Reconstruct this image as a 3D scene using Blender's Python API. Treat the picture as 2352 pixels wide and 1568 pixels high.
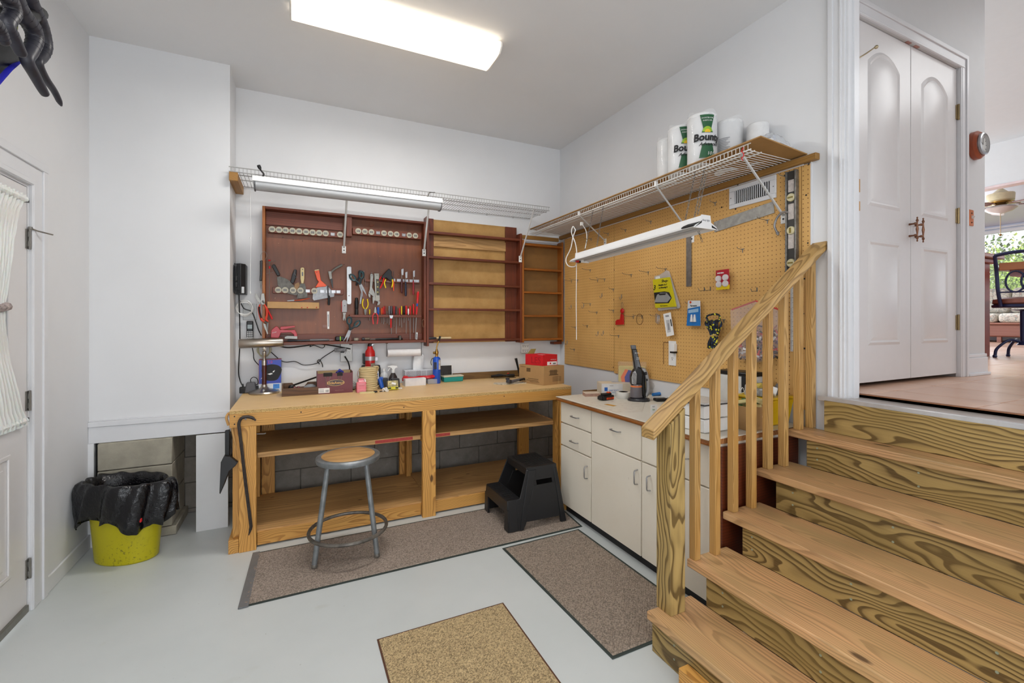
import bpy, bmesh, math, random
from math import sin, cos, pi, radians as R
from mathutils import Vector, Matrix, Euler
random.seed(7)
SC = bpy.context.scene
for o in list(bpy.data.objects): bpy.data.objects.remove(o)

# ------------------------------------------------------------------ camera
EYE = 1.5; FPX = 1029.5; YAW = math.atan(492/1029.5)
cd = bpy.data.cameras.new('camera'); cam = bpy.data.objects.new('camera', cd)
SC.collection.objects.link(cam); SC.camera = cam
cd.sensor_width = 36; cd.lens = FPX/2352*36; cd.shift_y = (740-784)/2352
cd.clip_start = .02; cd.clip_end = 300
cam.location = (0, 0, EYE); cam.rotation_euler = (pi/2, 0, -YAW)
# ------------------------------------------------------------------ world, lights, exposure
SC.view_settings.view_transform = 'Standard'; SC.view_settings.look = 'None'
SC.view_settings.gamma = 1; SC.view_settings.use_curve_mapping = False
SC.view_settings.exposure = 0.18
W = bpy.data.worlds.new('sky'); SC.world = W; W.use_nodes = True
bg = W.node_tree.nodes['Background']; bg.inputs['Color'].default_value = (.86, .92, 1, 1); bg.inputs['Strength'].default_value = 1.5
def area(name, loc, rot, sx, sy, power, col=(1, 1, 1), spread=None):
    l = bpy.data.lights.new(name, 'AREA'); l.shape = 'RECTANGLE'; l.size = sx; l.size_y = sy; l.energy = power; l.color = col
    if spread: l.spread = spread
    o = bpy.data.objects.new(name, l); SC.collection.objects.link(o); o.location = loc; o.rotation_euler = rot
    return o
# the fluorescent in view, plus two unseen fill lights added further back
area('fluorescent_lamp', (.62, 2.9, 3.27), (0, 0, 0), 1.2, .26, 24, (1, .985, .96))
area('garage_fill', (-.5, .2, 3.36), (0, R(-22), 0), 1.3, .4, 32, (1, .985, .965))
area('garage_fill', (-.5, -2.2, 3.36), (0, R(-22), 0), 1.3, .4, 32, (1, .985, .965))
# unseen fill light added behind the camera, tinted like daylight
area('rear_fill', (.3, -3.9, 1.3), (R(110), 0, R(-10)), 3.4, 2.2, 62, (.97, .985, 1))
# three unseen fill lights added to brighten the kitchen; last, the sunroom's daylight
area('kitchen_overhead_fill', (5.6, .2, 3.95), (0, 0, 0), 1.5, 1.5, 20, (.97, .99, 1))
area('kitchen_side_fill', (5.2, -1.4, 2.6), (R(80), 0, R(10)), 2.0, 1.8, 12, (.98, .98, 1))
area('kitchen_far_fill', (6.6, 6.9, 2.7), (R(90), 0, R(180)), 3.5, 2.2, 280, (.86, .95, 1))
area('sunroom_window_daylight', (11.3, 5.6, 3.0), (R(62), 0, R(115)), 4, 2.2, 110, (.9, .93, 1))
sun = bpy.data.lights.new('sun', 'SUN'); sun.energy = 7; sun.angle = .02; sun.color = (1, .96, .88)
so = bpy.data.objects.new('sun', sun); SC.collection.objects.link(so); so.rotation_euler = (R(38), 0, R(-62))

# ------------------------------------------------------------------ geometry helpers
S_, C_ = sin(YAW), cos(YAW)
def at(u, v, X=None, Y=None, Z=None):
    """a point of the 2352x1568 photograph on a known plane of the room"""
    r = (u-1176)/FPX; d = (S_+C_*r, C_-S_*r, (740-v)/FPX)
    t = X/d[0] if X is not None else Y/d[1] if Y is not None else (Z-EYE)/d[2]
    return Vector((d[0]*t, d[1]*t, EYE+d[2]*t))
def px(p): return (S_*p[0]+C_*p[1])/FPX      # metres per pixel at that point
class MB:
    def __init__(s): s.v = []; s.f = []; s.m = []
    def add(s, vs, fs, mi=0):
        n = len(s.v); s.v += [tuple(p) for p in vs]; s.f += [tuple(i+n for i in f) for f in fs]; s.m += [mi]*len(fs); return s
    def box(s, x0, x1, y0, y1, z0, z1, mi=0):
        e = (len(s.f)//6 % 9)*.00005   # keeps touching boxes of one mesh off each other's planes
        x0 -= e; x1 += e; y0 -= e; y1 += e; z0 -= e; z1 += e
        return s.add([(x0,y0,z0),(x1,y0,z0),(x1,y1,z0),(x0,y1,z0),(x0,y0,z1),(x1,y0,z1),(x1,y1,z1),(x0,y1,z1)],
                     [(0,3,2,1),(4,5,6,7),(0,1,5,4),(1,2,6,5),(2,3,7,6),(3,0,4,7)], mi)
    def cbox(s, c, d, rot=(0,0,0), mi=0):
        e = Euler(rot).to_matrix(); b = MB().box(-d[0]/2,d[0]/2,-d[1]/2,d[1]/2,-d[2]/2,d[2]/2)
        return s.add([e@Vector(p)+Vector(c) for p in b.v], b.f, mi)
    def frus(s, c, d0, d1, h, mi=0, sh=(0,0)):
        a,b = d0[0]/2,d0[1]/2; p,q = d1[0]/2,d1[1]/2; x,y,z = c; i,j = sh
        return s.add([(x-a,y-b,z),(x+a,y-b,z),(x+a,y+b,z),(x-a,y+b,z),(x-p+i,y-q+j,z+h),(x+p+i,y-q+j,z+h),(x+p+i,y+q+j,z+h),(x-p+i,y+q+j,z+h)],
                     [(0,3,2,1),(4,5,6,7),(0,1,5,4),(1,2,6,5),(2,3,7,6),(3,0,4,7)], mi)
    def prism(s, poly, pl, d0, d1, mi=0):
        n = len(poly)
        if pl == 'XZ': vs = [(a,d0,b) for a,b in poly]+[(a,d1,b) for a,b in poly]
        elif pl == 'XY': vs = [(a,b,d0) for a,b in poly]+[(a,b,d1) for a,b in poly]
        else: vs = [(d0,a,b) for a,b in poly]+[(d1,a,b) for a,b in poly]
        return s.add(vs, [tuple(range(n)), tuple(range(2*n-1, n-1, -1))]+[(i, i+n, (i+1)%n+n, (i+1)%n) for i in range(n)], mi)
    def tube(s, pts, r, n=8, closed=False, mi=0, flat=1):
        pts = [Vector(p) for p in pts]; m = len(pts); rs = r if isinstance(r, (list, tuple)) else [r]*m
        up = None; vs = []
        for i, p in enumerate(pts):
            a = pts[i-1] if (i or closed) else p; b = pts[(i+1) % m] if (i < m-1 or closed) else p
            t = (b-a); t = t.normalized() if t.length > 1e-9 else Vector((0,0,1))
            if up is None: up = Vector((0,0,1)) if abs(t.z) < .9 else Vector((1,0,0))
            w = t.cross(up)
            if w.length < 1e-5: w = t.orthogonal()
            w.normalize(); up = w.cross(t).normalized()
            for k in range(n):
                q = 2*pi*k/n; vs.append(p+w*(cos(q)*rs[i])+up*(sin(q)*rs[i]*flat))
        fs = []
        for i in range(m if closed else m-1):
            j = (i+1) % m
            for k in range(n): l = (k+1) % n; fs.append((i*n+k, i*n+l, j*n+l, j*n+k))
        if not closed: fs += [tuple(range(n-1,-1,-1)), tuple((m-1)*n+k for k in range(n))]
        return s.add(vs, fs, mi)
    def lathe(s, prof, c=(0,0,0), ax='Z', n=24, mi=0, sx=1, sy=1, cap=True):
        vs = []; m = len(prof)
        for r, h in prof:
            for k in range(n):
                q = 2*pi*k/n; a, b = cos(q)*r*sx, sin(q)*r*sy
                p = (a,b,h) if ax == 'Z' else (h,a,b) if ax == 'X' else (a,h,-b)
                vs.append((p[0]+c[0], p[1]+c[1], p[2]+c[2]))
        fs = [(i*n+k, i*n+(k+1)%n, (i+1)*n+(k+1)%n, (i+1)*n+k) for i in range(m-1) for k in range(n)]
        if cap and prof[0][0] > 1e-6: fs.append(tuple(range(n-1,-1,-1)))
        if cap and prof[-1][0] > 1e-6: fs.append(tuple((m-1)*n+k for k in range(n)))
        return s.add(vs, fs, mi)
    def sph(s, c, r, n=12, mi=0):
        r = r if isinstance(r, (tuple, list)) else (r,r,r); h = n//2
        vs = [(c[0]+r[0]*sin(pi*i/h)*cos(2*pi*k/n), c[1]+r[1]*sin(pi*i/h)*sin(2*pi*k/n), c[2]+r[2]*cos(pi*i/h)) for i in range(h+1) for k in range(n)]
        return s.add(vs, [(i*n+k, (i+1)*n+k, (i+1)*n+(k+1)%n, i*n+(k+1)%n) for i in range(h) for k in range(n)], mi)
    def xf(s, mat, start=0):
        s.v = s.v[:start]+[tuple(mat@Vector(p)) for p in s.v[start:]]; return s
_org = {}
def link(o, parent=None):
    SC.collection.objects.link(o)
    if parent is not None: o.parent = parent
    return o
def build(name, mb, mat, parent=None, bevel=0, seg=2, smooth=True, ang=35, loc=None, rot=None, kind=None, label=None, local=False):
    me = bpy.data.meshes.new(name); off = None if local else _org.get(parent.name if parent else None)
    vs = mb.v
    if off is not None: vs = [(p[0]-off[0], p[1]-off[1], p[2]-off[2]) for p in vs]
    me.from_pydata(vs, [], mb.f)
    mats = mat if isinstance(mat, (list, tuple)) else [mat]
    for m in mats: me.materials.append(m)
    if len(mats) > 1: me.polygons.foreach_set('material_index', mb.m)
    bm = bmesh.new(); bm.from_mesh(me); bmesh.ops.recalc_face_normals(bm, faces=bm.faces); bm.to_mesh(me); bm.free()
    if smooth:
        me.polygons.foreach_set('use_smooth', [True]*len(me.polygons)); me.set_sharp_from_angle(angle=R(ang))
    me.update()
    o = bpy.data.objects.new(name, me); link(o, parent)
    if off is not None: _org[o.name] = off
    if loc is not None: o.location = loc
    if rot is not None: o.rotation_euler = rot
    if bevel:
        b = o.modifiers.new('bevel', 'BEVEL'); b.width = bevel; b.segments = seg; b.limit_method = 'ANGLE'; b.angle_limit = R(40); b.harden_normals = False
    if kind: o['kind'] = kind
    if label: o['label'] = label
    return o
def tag(o, label, cat, group=None):
    o['label'] = label; o['category'] = cat
    if group: o['group'] = group
    return o
def thing(name, label, cat, loc=(0,0,0), rot=(0,0,0), group=None, world=False):
    """Empty at the base; world=True: part meshes are given in room coordinates"""
    o = bpy.data.objects.new(name, None); link(o); o.location = loc; o.rotation_euler = rot; o.empty_display_size = .05
    if world: _org[o.name] = tuple(loc)
    return tag(o, label, cat, group)
def solo(name, mb, mat, label, cat, loc=(0,0,0), rot=(0,0,0), world=False, group=None, **k):
    if world: mb.v = [(p[0]-loc[0], p[1]-loc[1], p[2]-loc[2]) for p in mb.v]
    return tag(build(name, mb, mat, loc=loc, rot=rot, **k), label, cat, group)
def struct(name, mb, mat, parent=None, **k):
    return build(name, mb, mat, parent=parent, kind=None if parent else 'structure', **k)
def text(s, size, mat, parent, loc, rot=(pi/2,0,0), name='lettering', depth=.0004, bold=0, shear=0, align='CENTER', sx=1):
    c = bpy.data.curves.new('t', 'FONT'); c.body = s; c.size = size; c.extrude = depth; c.offset = bold; c.shear = shear; c.align_x = align; c.resolution_u = 2
    c.align_y = 'CENTER'
    t = bpy.data.objects.new('t', c); SC.collection.objects.link(t); bpy.context.view_layer.update()
    me = bpy.data.meshes.new_from_object(t.evaluated_get(bpy.context.evaluated_depsgraph_get()))
    bpy.data.objects.remove(t); bpy.data.curves.remove(c)
    me.materials.clear(); me.materials.append(mat)
    if sx != 1:
        for v in me.vertices: v.co.x *= sx
    o = bpy.data.objects.new(name, me); link(o, parent); off = _org.get(parent.name if parent else None, (0,0,0))
    o.location = (loc[0]-off[0], loc[1]-off[1], loc[2]-off[2]); o.rotation_euler = rot
    return o
def arc(cx, cy, r, a0, a1, n=10, ry=None):
    return [(cx+r*cos(R(a0+(a1-a0)*i/n)), cy+(ry or r)*sin(R(a0+(a1-a0)*i/n))) for i in range(n+1)]
def spline(pts, n=8):
    P = [Vector(p) for p in pts]; P = [2*P[0]-P[1]]+P+[2*P[-1]-P[-2]]; out = []
    for i in range(1, len(P)-2):
        for k in range(n):
            t = k/n; a, b, c, d = P[i-1:i+3]
            out.append(.5*((2*b)+(c-a)*t+(2*a-5*b+4*c-d)*t*t+(3*b-a-3*c+d)*t**3))
    return out+[P[-2]]

# ------------------------------------------------------------------ materials
def lin(h):
    if isinstance(h, str): h = tuple(int(h[i:i+2], 16) for i in (0, 2, 4))
    return tuple(((c/255)/12.92 if c/255 <= .04045 else ((c/255+.055)/1.055)**2.4) for c in h)+(1,)
class NT:
    def __init__(s, name):
        s.m = bpy.data.materials.new(name); s.m.use_nodes = True; s.t = s.m.node_tree; s.b = s.t.nodes['Principled BSDF']
    def n(s, typ, **k):
        x = s.t.nodes.new('ShaderNode'+typ)
        for a, v in k.items():
            if a.startswith('i_'): x.inputs[int(a[2:])].default_value = v
            else: setattr(x, a, v)
        return x
    def l(s, a, b): s.t.links.new(a, b)
    def math(s, op, a, b=None, c=None):
        x = s.n('Math', operation=op)
        for i, q in enumerate((a, b, c)):
            if q is None: continue
            if isinstance(q, (int, float)): x.inputs[i].default_value = q
            else: s.l(q, x.inputs[i])
        return x.outputs[0]
    def mix(s, f, a, b, mode='MIX'):
        x = s.n('MixRGB', blend_type=mode)
        for i, q in enumerate((f, a, b)):
            if isinstance(q, (int, float)): x.inputs[i].default_value = q
            elif isinstance(q, tuple): x.inputs[i].default_value = q
            else: s.l(q, x.inputs[i])
        return x.outputs[0]
    def noise(s, scale, vec=None, detail=3, rough=.5, dist=0):
        x = s.n('TexNoise'); x.inputs['Scale'].default_value = scale; x.inputs['Detail'].default_value = detail; x.inputs['Roughness'].default_value = rough; x.inputs['Distortion'].default_value = dist
        if vec is not None: s.l(vec, x.inputs['Vector'])
        return x.outputs[0]
    def coord(s, scale=(1,1,1), rnd=0):
        tc = s.n('TexCoord'); v = tc.outputs['Object']
        if rnd:
            oi = s.n('ObjectInfo'); a = s.n('VectorMath', operation='MULTIPLY_ADD'); cx = s.n('CombineXYZ')
            for i in range(3): s.l(oi.outputs['Random'], cx.inputs[i])
            s.l(cx.outputs[0], a.inputs[0]); a.inputs[1].default_value = (rnd, rnd*.73, rnd*1.3); s.l(v, a.inputs[2]); v = a.outputs[0]
        if scale != (1,1,1):
            mp = s.n('VectorMath', operation='MULTIPLY'); s.l(v, mp.inputs[0]); mp.inputs[1].default_value = scale; v = mp.outputs[0]
        return v
    def ramp(s, f, stops, interp='LINEAR'):
        x = s.n('ValToRGB'); x.color_ramp.interpolation = interp; s.l(f, x.inputs[0]); e = x.color_ramp.elements
        while len(e) > 2: e.remove(e[-1])
        for i, (p, c) in enumerate(stops):
            if i < 2: e[i].position = p
            else: e.new(p)
            e[i].color = c if len(c) == 4 else (*c, 1)
        return x.outputs[0]
    def bump(s, h, strength=.3, dist=.002):
        b = s.n('Bump'); b.inputs['Strength'].default_value = strength; b.inputs['Distance'].default_value = dist; s.l(h, b.inputs['Height']); s.l(b.outputs[0], s.b.inputs['Normal'])
    def set(s, **k):
        for a, v in k.items(): s.b.inputs[a.replace('_', ' ')].default_value = v
def mat(name, col, rough=.5, metal=0, var=.06, vs=12, bump=0, bs=120, coat=0, spec=None):
    t = NT(name); c = lin(col); v = t.coord()
    d = tuple(max(0, x*(1-var*2)) for x in c[:3])+(1,)
    n = t.noise(vs, v, 4, .6); t.l(t.ramp(n, [(.35, d), (.65, c)]), t.b.inputs['Base Color'])
    t.b.inputs['Roughness'].default_value = rough; t.b.inputs['Metallic'].default_value = metal
    if coat: t.b.inputs['Coat Weight'].default_value = coat
    if spec is not None: t.b.inputs['Specular IOR Level'].default_value = spec
    if bump: t.bump(t.noise(bs, v, 2), bump, .001)
    return t.m
def wood(name, axis, light, dark, freq=95, contrast=1., amp=.05, rough=.5, pith=.07, streak=.35, tint=None, knots=.0):
    """ring-grain timber; axis = the board's long direction in its own space"""
    t = NT(name); i = 'XYZ'.index(axis); oth = [j for j in range(3) if j != i]
    tc = t.n('TexCoord'); oi = t.n('ObjectInfo'); sp = t.n('SeparateXYZ'); t.l(tc.outputs['Object'], sp.inputs[0])
    rnd = oi.outputs['Random']; L = t.math('MULTIPLY_ADD', rnd, 41.3, sp.outputs[i])
    r2 = t.math('FRACT', t.math('MULTIPLY', rnd, 7.77)); r3 = t.math('FRACT', t.math('MULTIPLY', rnd, 19.13))
    A = t.math('ADD', sp.outputs[oth[0]], t.math('MULTIPLY_ADD', r2, pith*1.2, -pith*.6)); B = t.math('ADD', sp.outputs[oth[1]], t.math('MULTIPLY_ADD', r3, pith, pith*.35))
    cx = t.n('CombineXYZ'); t.l(t.math('MULTIPLY', L, .9), cx.inputs[0]); t.l(t.math('MULTIPLY', A, 3.), cx.inputs[1]); t.l(t.math('MULTIPLY', B, 3.), cx.inputs[2])
    n1 = t.n('TexNoise'); n1.inputs['Scale'].default_value = 1.6; n1.inputs['Detail'].default_value = 2.5; n1.inputs['Roughness'].default_value = .45; t.l(cx.outputs[0], n1.inputs['Vector'])
    sn = t.n('SeparateColor'); t.l(n1.outputs['Color'], sn.inputs[0])
    A2 = t.math('ADD', A, t.math('MULTIPLY_ADD', sn.outputs[0], amp*3, -amp*1.5)); B2 = t.math('ADD', B, t.math('MULTIPLY_ADD', sn.outputs[1], amp*3, -amp*1.5))
    rad = t.math('SQRT', t.math('ADD', t.math('MULTIPLY', A2, A2), t.math('MULTIPLY', B2, B2)))
    ring = t.math('FRACT', t.math('MULTIPLY', rad, freq))
    m = tuple(light_*.55+dark_*.45 for light_, dark_ in zip(lin(light), lin(dark)))
    lt = lin(light); dk = tuple(a*(1-contrast)+b*contrast for a, b in zip(lt, lin(dark)))
    md = tuple(a*.6+b*.4 for a, b in zip(lt, dk))
    col = t.ramp(ring, [(0, lt), (.30, tuple(a*.85+b*.15 for a, b in zip(lt, md))), (.58, md), (.72, dk), (.93, dk), (1, lt)])
    c2 = t.n('CombineXYZ'); t.l(t.math('MULTIPLY', L, 3), c2.inputs[0]); t.l(t.math('MULTIPLY', A, 260), c2.inputs[1]); t.l(t.math('MULTIPLY', B, 260), c2.inputs[2])
    f = t.noise(1, c2.outputs[0], 3, .6)
    col = t.mix(streak, col, t.ramp(f, [(.3, tuple(x*.55 for x in md[:3])+(1,)), (.7, lt)]), 'MIX')
    c3 = t.n('CombineXYZ'); t.l(L, c3.inputs[0]); t.l(t.math('MULTIPLY', A, 4), c3.inputs[1]); t.l(t.math('MULTIPLY', B, 4), c3.inputs[2])
    big = t.noise(2.2, c3.outputs[0], 2, .5)
    col = t.mix(t.ramp(big, [(.4, (0,0,0,1)), (.75, (.55,.55,.55,1))]), col, lin(tint) if tint else md, 'MIX')
    if knots:
        c4 = t.n('CombineXYZ'); t.l(t.math('MULTIPLY', L, 2.2), c4.inputs[0]); t.l(t.math('MULTIPLY', A, 5.5), c4.inputs[1]); t.l(t.math('MULTIPLY', B, 2.), c4.inputs[2])
        vo = t.n('TexVoronoi'); vo.inputs['Scale'].default_value = 1; t.l(c4.outputs[0], vo.inputs['Vector'])
        k = t.ramp(vo.outputs['Distance'], [(knots*.6, (1,1,1,1)), (knots, (0,0,0,1))])
        col = t.mix(k, col, tuple(x*.35 for x in dk[:3])+(1,), 'MIX')
    # each board a little lighter or darker
    hv = t.n('HueSaturation'); t.l(col, hv.inputs['Color']); t.l(t.math('MULTIPLY_ADD', r3, .26, .87), hv.inputs['Value'])
    t.l(hv.outputs[0], t.b.inputs['Base Color']); t.b.inputs['Roughness'].default_value = rough
    t.bump(t.math('ADD', ring, f), .12, .001)
    return t.m
def clear(name, col='ffffff', alpha=.25, rough=.15):
    t = NT(name); t.set(Base_Color=lin(col), Roughness=rough, Alpha=alpha); t.bump(t.noise(25, t.coord(), 3), .6, .004); return t.m
def emit(name, col, k):
    t = NT(name); t.set(Base_Color=lin(col)); t.b.inputs['Emission Color'].default_value = lin(col); t.b.inputs['Emission Strength'].default_value = k; return t.m

WALL = mat('white_wall_paint', 'e1e2e4', .55, var=.012, vs=3, bump=.05, bs=220)
CEIL = mat('ceiling_paint', 'e6e6e7', .8, var=.01, vs=2)
TRIM = mat('white_semi_gloss_trim', 'dddee1', .3, var=.01)
HOUSE = mat('warm_grey_house_wall', 'd4d5d6', .55, var=.01)
DOORP = mat('white_door_paint', 'dedcdc', .28, var=.01)
WHITE = mat('white_plastic', 'e9e9e7', .35, var=.02)
ENAM = mat('white_enamel_metal', 'e8e8e8', .28, var=.01)
GREYW = mat('grey_white_wire_coating', 'c4c4c4', .35, var=.03)
BLACK = mat('black_plastic', '141416', .38, var=.1, spec=.4)
BLKR = mat('black_rubber', '1c1c1e', .6, var=.1)
STEEL = mat('brushed_steel', '94928d', .42, .8, var=.08, vs=30)
CHROME = mat('chrome', 'acacae', .28, .85, var=.05)
DSTEEL = mat('dull_steel', '7a7874', .5, .7, var=.12, vs=20)
PSTEEL = mat('pale_aluminium', 'c9cacc', .38, .6, var=.05)
BRASS = mat('brass', 'b08a4a', .25, 1, var=.05)
RED = mat('red_plastic', 'c8161c', .3, var=.03)
DRED = mat('dark_red_plastic', '8e1c20', .35, var=.05)
ORANGE = mat('orange_plastic', 'e2501c', .35, var=.03)
YELLOW = mat('yellow_plastic', 'e6c816', .35, var=.03)
BLUE = mat('blue_plastic', '1c55b4', .3, var=.04)
TEAL = mat('teal_plastic', '1d9a96', .35, var=.03)
GREYP = mat('grey_plastic', '6c6c6e', .45, var=.05)
DGREY = mat('dark_grey_plastic', '3a3a3e', .5, var=.06)
CARD = mat('brown_cardboard', 'b08a5a', .8, var=.05, vs=6)
CARDD = mat('shaded_brown_board', '8a6438', .75, var=.06)  # a darker brown than the cardboard
PAPER = mat('white_paper', 'eeeeec', .8, var=.01)
INK = mat('black_ink', '17171a', .6, var=0)
GREYINK = mat('grey_ink', '8f9094', .6, var=0)
BLUEINK = mat('blue_ink', '1f5fb0', .6, var=0)
REDINK = mat('red_ink', 'd0202a', .5, var=0)
# ------------------------------------------------------------------ timber kinds
def woods(base, *a, **k): return {x: wood(base+'_'+x.lower(), x, *a, **k) for x in 'XYZ'}
TREAT = woods('treated_pine', 'b69a60', '4a3414', freq=52, contrast=1, amp=.10, rough=.5, streak=.25, pith=.1, tint='846c38', knots=.12)
TREAD = woods('worn_tread_pine', 'deae7c', '7c5832', freq=125, contrast=.7, amp=.03, rough=.42, streak=.45, tint='a89262', knots=.10)
RAILW = woods('rail_pine', 'bf9a62', '654620', freq=70, contrast=.85, amp=.06, rough=.5, streak=.3, tint='9c8048', knots=.07)
BALW = woods('baluster_pine', 'c49c60', '7a551f', freq=120, contrast=.8, amp=.04, rough=.5, streak=.4, tint='b07c34', knots=.07)
FIR = woods('bench_fir', 'dfa858', '915a20', freq=95, contrast=.8, amp=.06, rough=.5, streak=.3, tint='c88c3c', knots=.08)
PLY = woods('bench_plywood', 'cda066', '8c6032', freq=34, contrast=.6, amp=.07, rough=.6, streak=.3, tint='a07a48', knots=.05)
REDW = woods('red_stained_wood', '77361c', '47200e', freq=60, contrast=.7, amp=.03, rough=.42, streak=.4, tint='612c16')
ORW = woods('orange_stained_wood', 'a4601e', '7a4010', freq=60, contrast=.6, amp=.03, rough=.4, streak=.4, tint='8c4e18')
CLEAT = woods('yellowed_cleat_wood', 'a97c3c', '7c5622', freq=70, contrast=.5, amp=.02, rough=.55, streak=.4, tint='966a30', knots=.05)
OAKT = woods('dark_oak_tray', '6a4a30', '3c2818', freq=60, contrast=.9, amp=.05, rough=.55, streak=.4)

# ------------------------------------------------------------------ floor
t = NT('painted_concrete_floor'); v = t.coord()
n = t.noise(1.4, v, 4, .6); s = t.noise(9, v, 5, .65)
c = t.ramp(n, [(.3, lin('c4c9c8')), (.7, lin('cdd1d0'))])
st = t.ramp(t.noise(1.9, t.coord((1, 1.6, 1)), 3, .7), [(.66, (0,0,0,1)), (.8, (.35,.35,.35,1))])
c = t.mix(st, c, lin('a8a48c')); sp = t.ramp(t.noise(60, v, 2), [(.74, (0,0,0,1)), (.78, (.5,.5,.5,1))]); c = t.mix(sp, c, lin('8f8f88'))
t.l(c, t.b.inputs['Base Color']); t.l(t.math('MULTIPLY_ADD', s, .3, .22), t.b.inputs['Roughness']); t.bump(s, .08, .003); FLOORM = t.m
struct('floor', MB().box(-1.5, 2.8, -4.0, 4.5, -.12, 0), FLOORM)
CZ = 3.415
struct('ceiling', MB().box(-1.5, 2.74, -4.0, 4.5, CZ, CZ+.1), CEIL)
# ------------------------------------------------------------------ walls of the garage
LX, BY, BPY, RX = -1.258, 4.267, 3.92, 2.63
DY0, DY1, DZ = 2.27, 3.184, 2.213
struct('wall_left', MB().box(LX-.14, LX, DY1, 4.45, 0, CZ).box(LX-.14, LX, DY0, DY1, DZ, CZ).box(LX-.14, LX, -4, DY0, 0, CZ), WALL)
wb = struct('wall_back', MB().box(-.456, -.34, BY-.001, BY+.1, .6, .93).box(-.456, RX+.1, BY, BY+.12, .90, CZ), WALL)
struct('wall_alcove', MB().box(LX, -.456, BPY, BY+.12, .69, CZ), WALL)
struct('wall_right', MB().box(RX, RX+.1, 1.385, 4.45, 0, CZ).box(RX, RX+.1, .42, 1.385, 3.26, CZ).box(RX, RX+.1, -4, .42, 0, CZ).box(RX, RX+.1, .42, 1.385, 0, 1.08), WALL)
struct('wall_rear', MB().box(LX, -1.2, -4.1, -4, 0, CZ).box(2.4, RX, -4.1, -4, 0, CZ).box(-1.2, 2.4, -4.1, -4, 2.5, CZ), WALL)
# concrete block wall below the drywall: every block a piece
t = NT('grey_painted_block'); v = t.coord(rnd=3); n = t.noise(14, v, 6, .7)
t.l(t.ramp(n, [(.3, lin('7c766e')), (.62, lin('8c867e')), (.8, lin('a8a298'))]), t.b.inputs['Base Color']); t.set(Roughness=.85); t.bump(t.noise(160, v, 4, .7), .7, .004); BLOCKG = t.m
BLOCKB = mat('bare_concrete_block', 'aaa494', .9, var=.10, vs=10, bump=.35, bs=150)
MORT = mat('mortar', '5c5850', .9, var=.05, bump=.5)
MORTL = mat('pale_mortar', '7c776b', .9, var=.05, bump=.5)
struct('block_wall', MB().box(LX, RX+.1, BY+.02, BY+.14, 0, .90), MORT, wb)
blk = {}
def bricks(x0, x1, y0, z0, z1, off, m, parent, key, gap=.006):
    x = off
    while x < x1:
        a, b = max(x, x0), min(x+.412, x1)
        if b-a > .03:
            w = round(b-a-gap, 3); h = round(z1-z0-gap, 3); k = (key, w, h)
            if k not in blk:
                o = build('brick', MB().box(-w/2, w/2, -.012, .02, -h/2, h/2), m, parent, bevel=.003, seg=1); blk[k] = o
            else:
                o = blk[k].copy(); link(o, parent)
            o.location = ((a+b)/2, y0+.012, (z0+z1)/2)
        x += .412
rows = [(0, .035), (.035, .238), (.238, .441), (.441, .644), (.644, .847), (.847, .90)]
for i, (z0, z1) in enumerate(rows): bricks(LX, RX, BY+.012, z0, z1, -1.42+(.206 if i % 2 else 0), BLOCKG, wb, 'g')
# the bare block pier under the boxed-out wall
pier = struct('wall_pier', MB().box(-1.195, -.815, 3.905, BY+.01, 0, .69), MORTL)
for z0, z1 in ((0, .067), (.067, .285), (.285, .503), (.503, .69)):
    w = .405 if z0 else .43
    build('brick', MB().box(-1.205, -1.205+w, 3.885, BY+.005, z0+.003, z1-.003), BLOCKB, pier, bevel=.004, seg=1)
struct('trim_1', MB().box(LX, LX+.03, 3.90, 3.93, 0, .69), WALL)
# boxed-out wall: skirt moulding along its lower edge
struct('trim_2', MB().box(LX, -.456, 3.902, 3.921, .69, .80).box(LX, -.456, 3.895, 3.921, .80, .835).box(LX, -.456, 3.908, 3.921, .835, .845), TRIM, bevel=.003)
struct('trim_3', MB().box(-.4565, -.450, 3.905, BY, .69, .80), TRIM, bevel=.002)
struct('baseboard_left', MB().box(LX, LX+.014, 3.325, 3.9, 0, .092), TRIM, bevel=.004)
# ------------------------------------------------------------------ the left door
struct('trim_4', MB().box(LX-.002, LX+.012, DY1, 3.318, 0, DZ+.134).box(LX-.002, LX+.02, 3.28, 3.325, 0, DZ+.142).box(LX-.002, LX+.016, DY1+.004, DY1+.03, 0, DZ+.02)
       .box(LX-.002, LX+.012, DY0-.13, DY1+.134, DZ, DZ+.13).box(LX-.002, LX+.022, DY0-.14, 3.325, DZ+.10, DZ+.142).box(LX-.002, LX+.016, DY0-.14, DY1+.02, DZ+.004, DZ+.03)
       .box(LX-.002, LX+.012, DY0-.13, DY0, 0, DZ+.13), TRIM, bevel=.003)
struct('trim_5', MB().box(LX-.14, LX-.004, DY1-.012, DY1, 0, DZ).box(LX-.14, LX-.004, DY0, DY0+.012, 0, DZ).box(LX-.14, LX-.004, DY0, DY1, DZ-.012, DZ), TRIM)
d1 = struct('door_1', MB().box(-1.300, -1.262, DY0+.016, DY1-.016, .03, DZ-.016), DOORP, bevel=.002)
m_ = MB()
def pframe(mb, X, y0, y1, z0, z1, w=.022, h=.008, X2=None):
    for a, b, c_, d_ in ((y0, y1, z0, z0+w), (y0, y1, z1-w, z1), (y0, y0+w, z0, z1), (y1-w, y1, z0, z1)): mb.box(X-.001, X+h, a, b, c_, d_)
pframe(m_, -1.262, 2.44, 3.01, .26, .86); build('panel_moulding', m_, DOORP, d1, bevel=.004)
build('panel', MB().box(-1.263, -1.256, 2.50, 2.95, .32, .80), DOORP, d1, bevel=.005)
m_ = MB(); pframe(m_, -1.262, 2.44, 3.01, 1.02, 2.06, .03, .01); build('window_frame', m_, DOORP, d1, bevel=.004)
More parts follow.
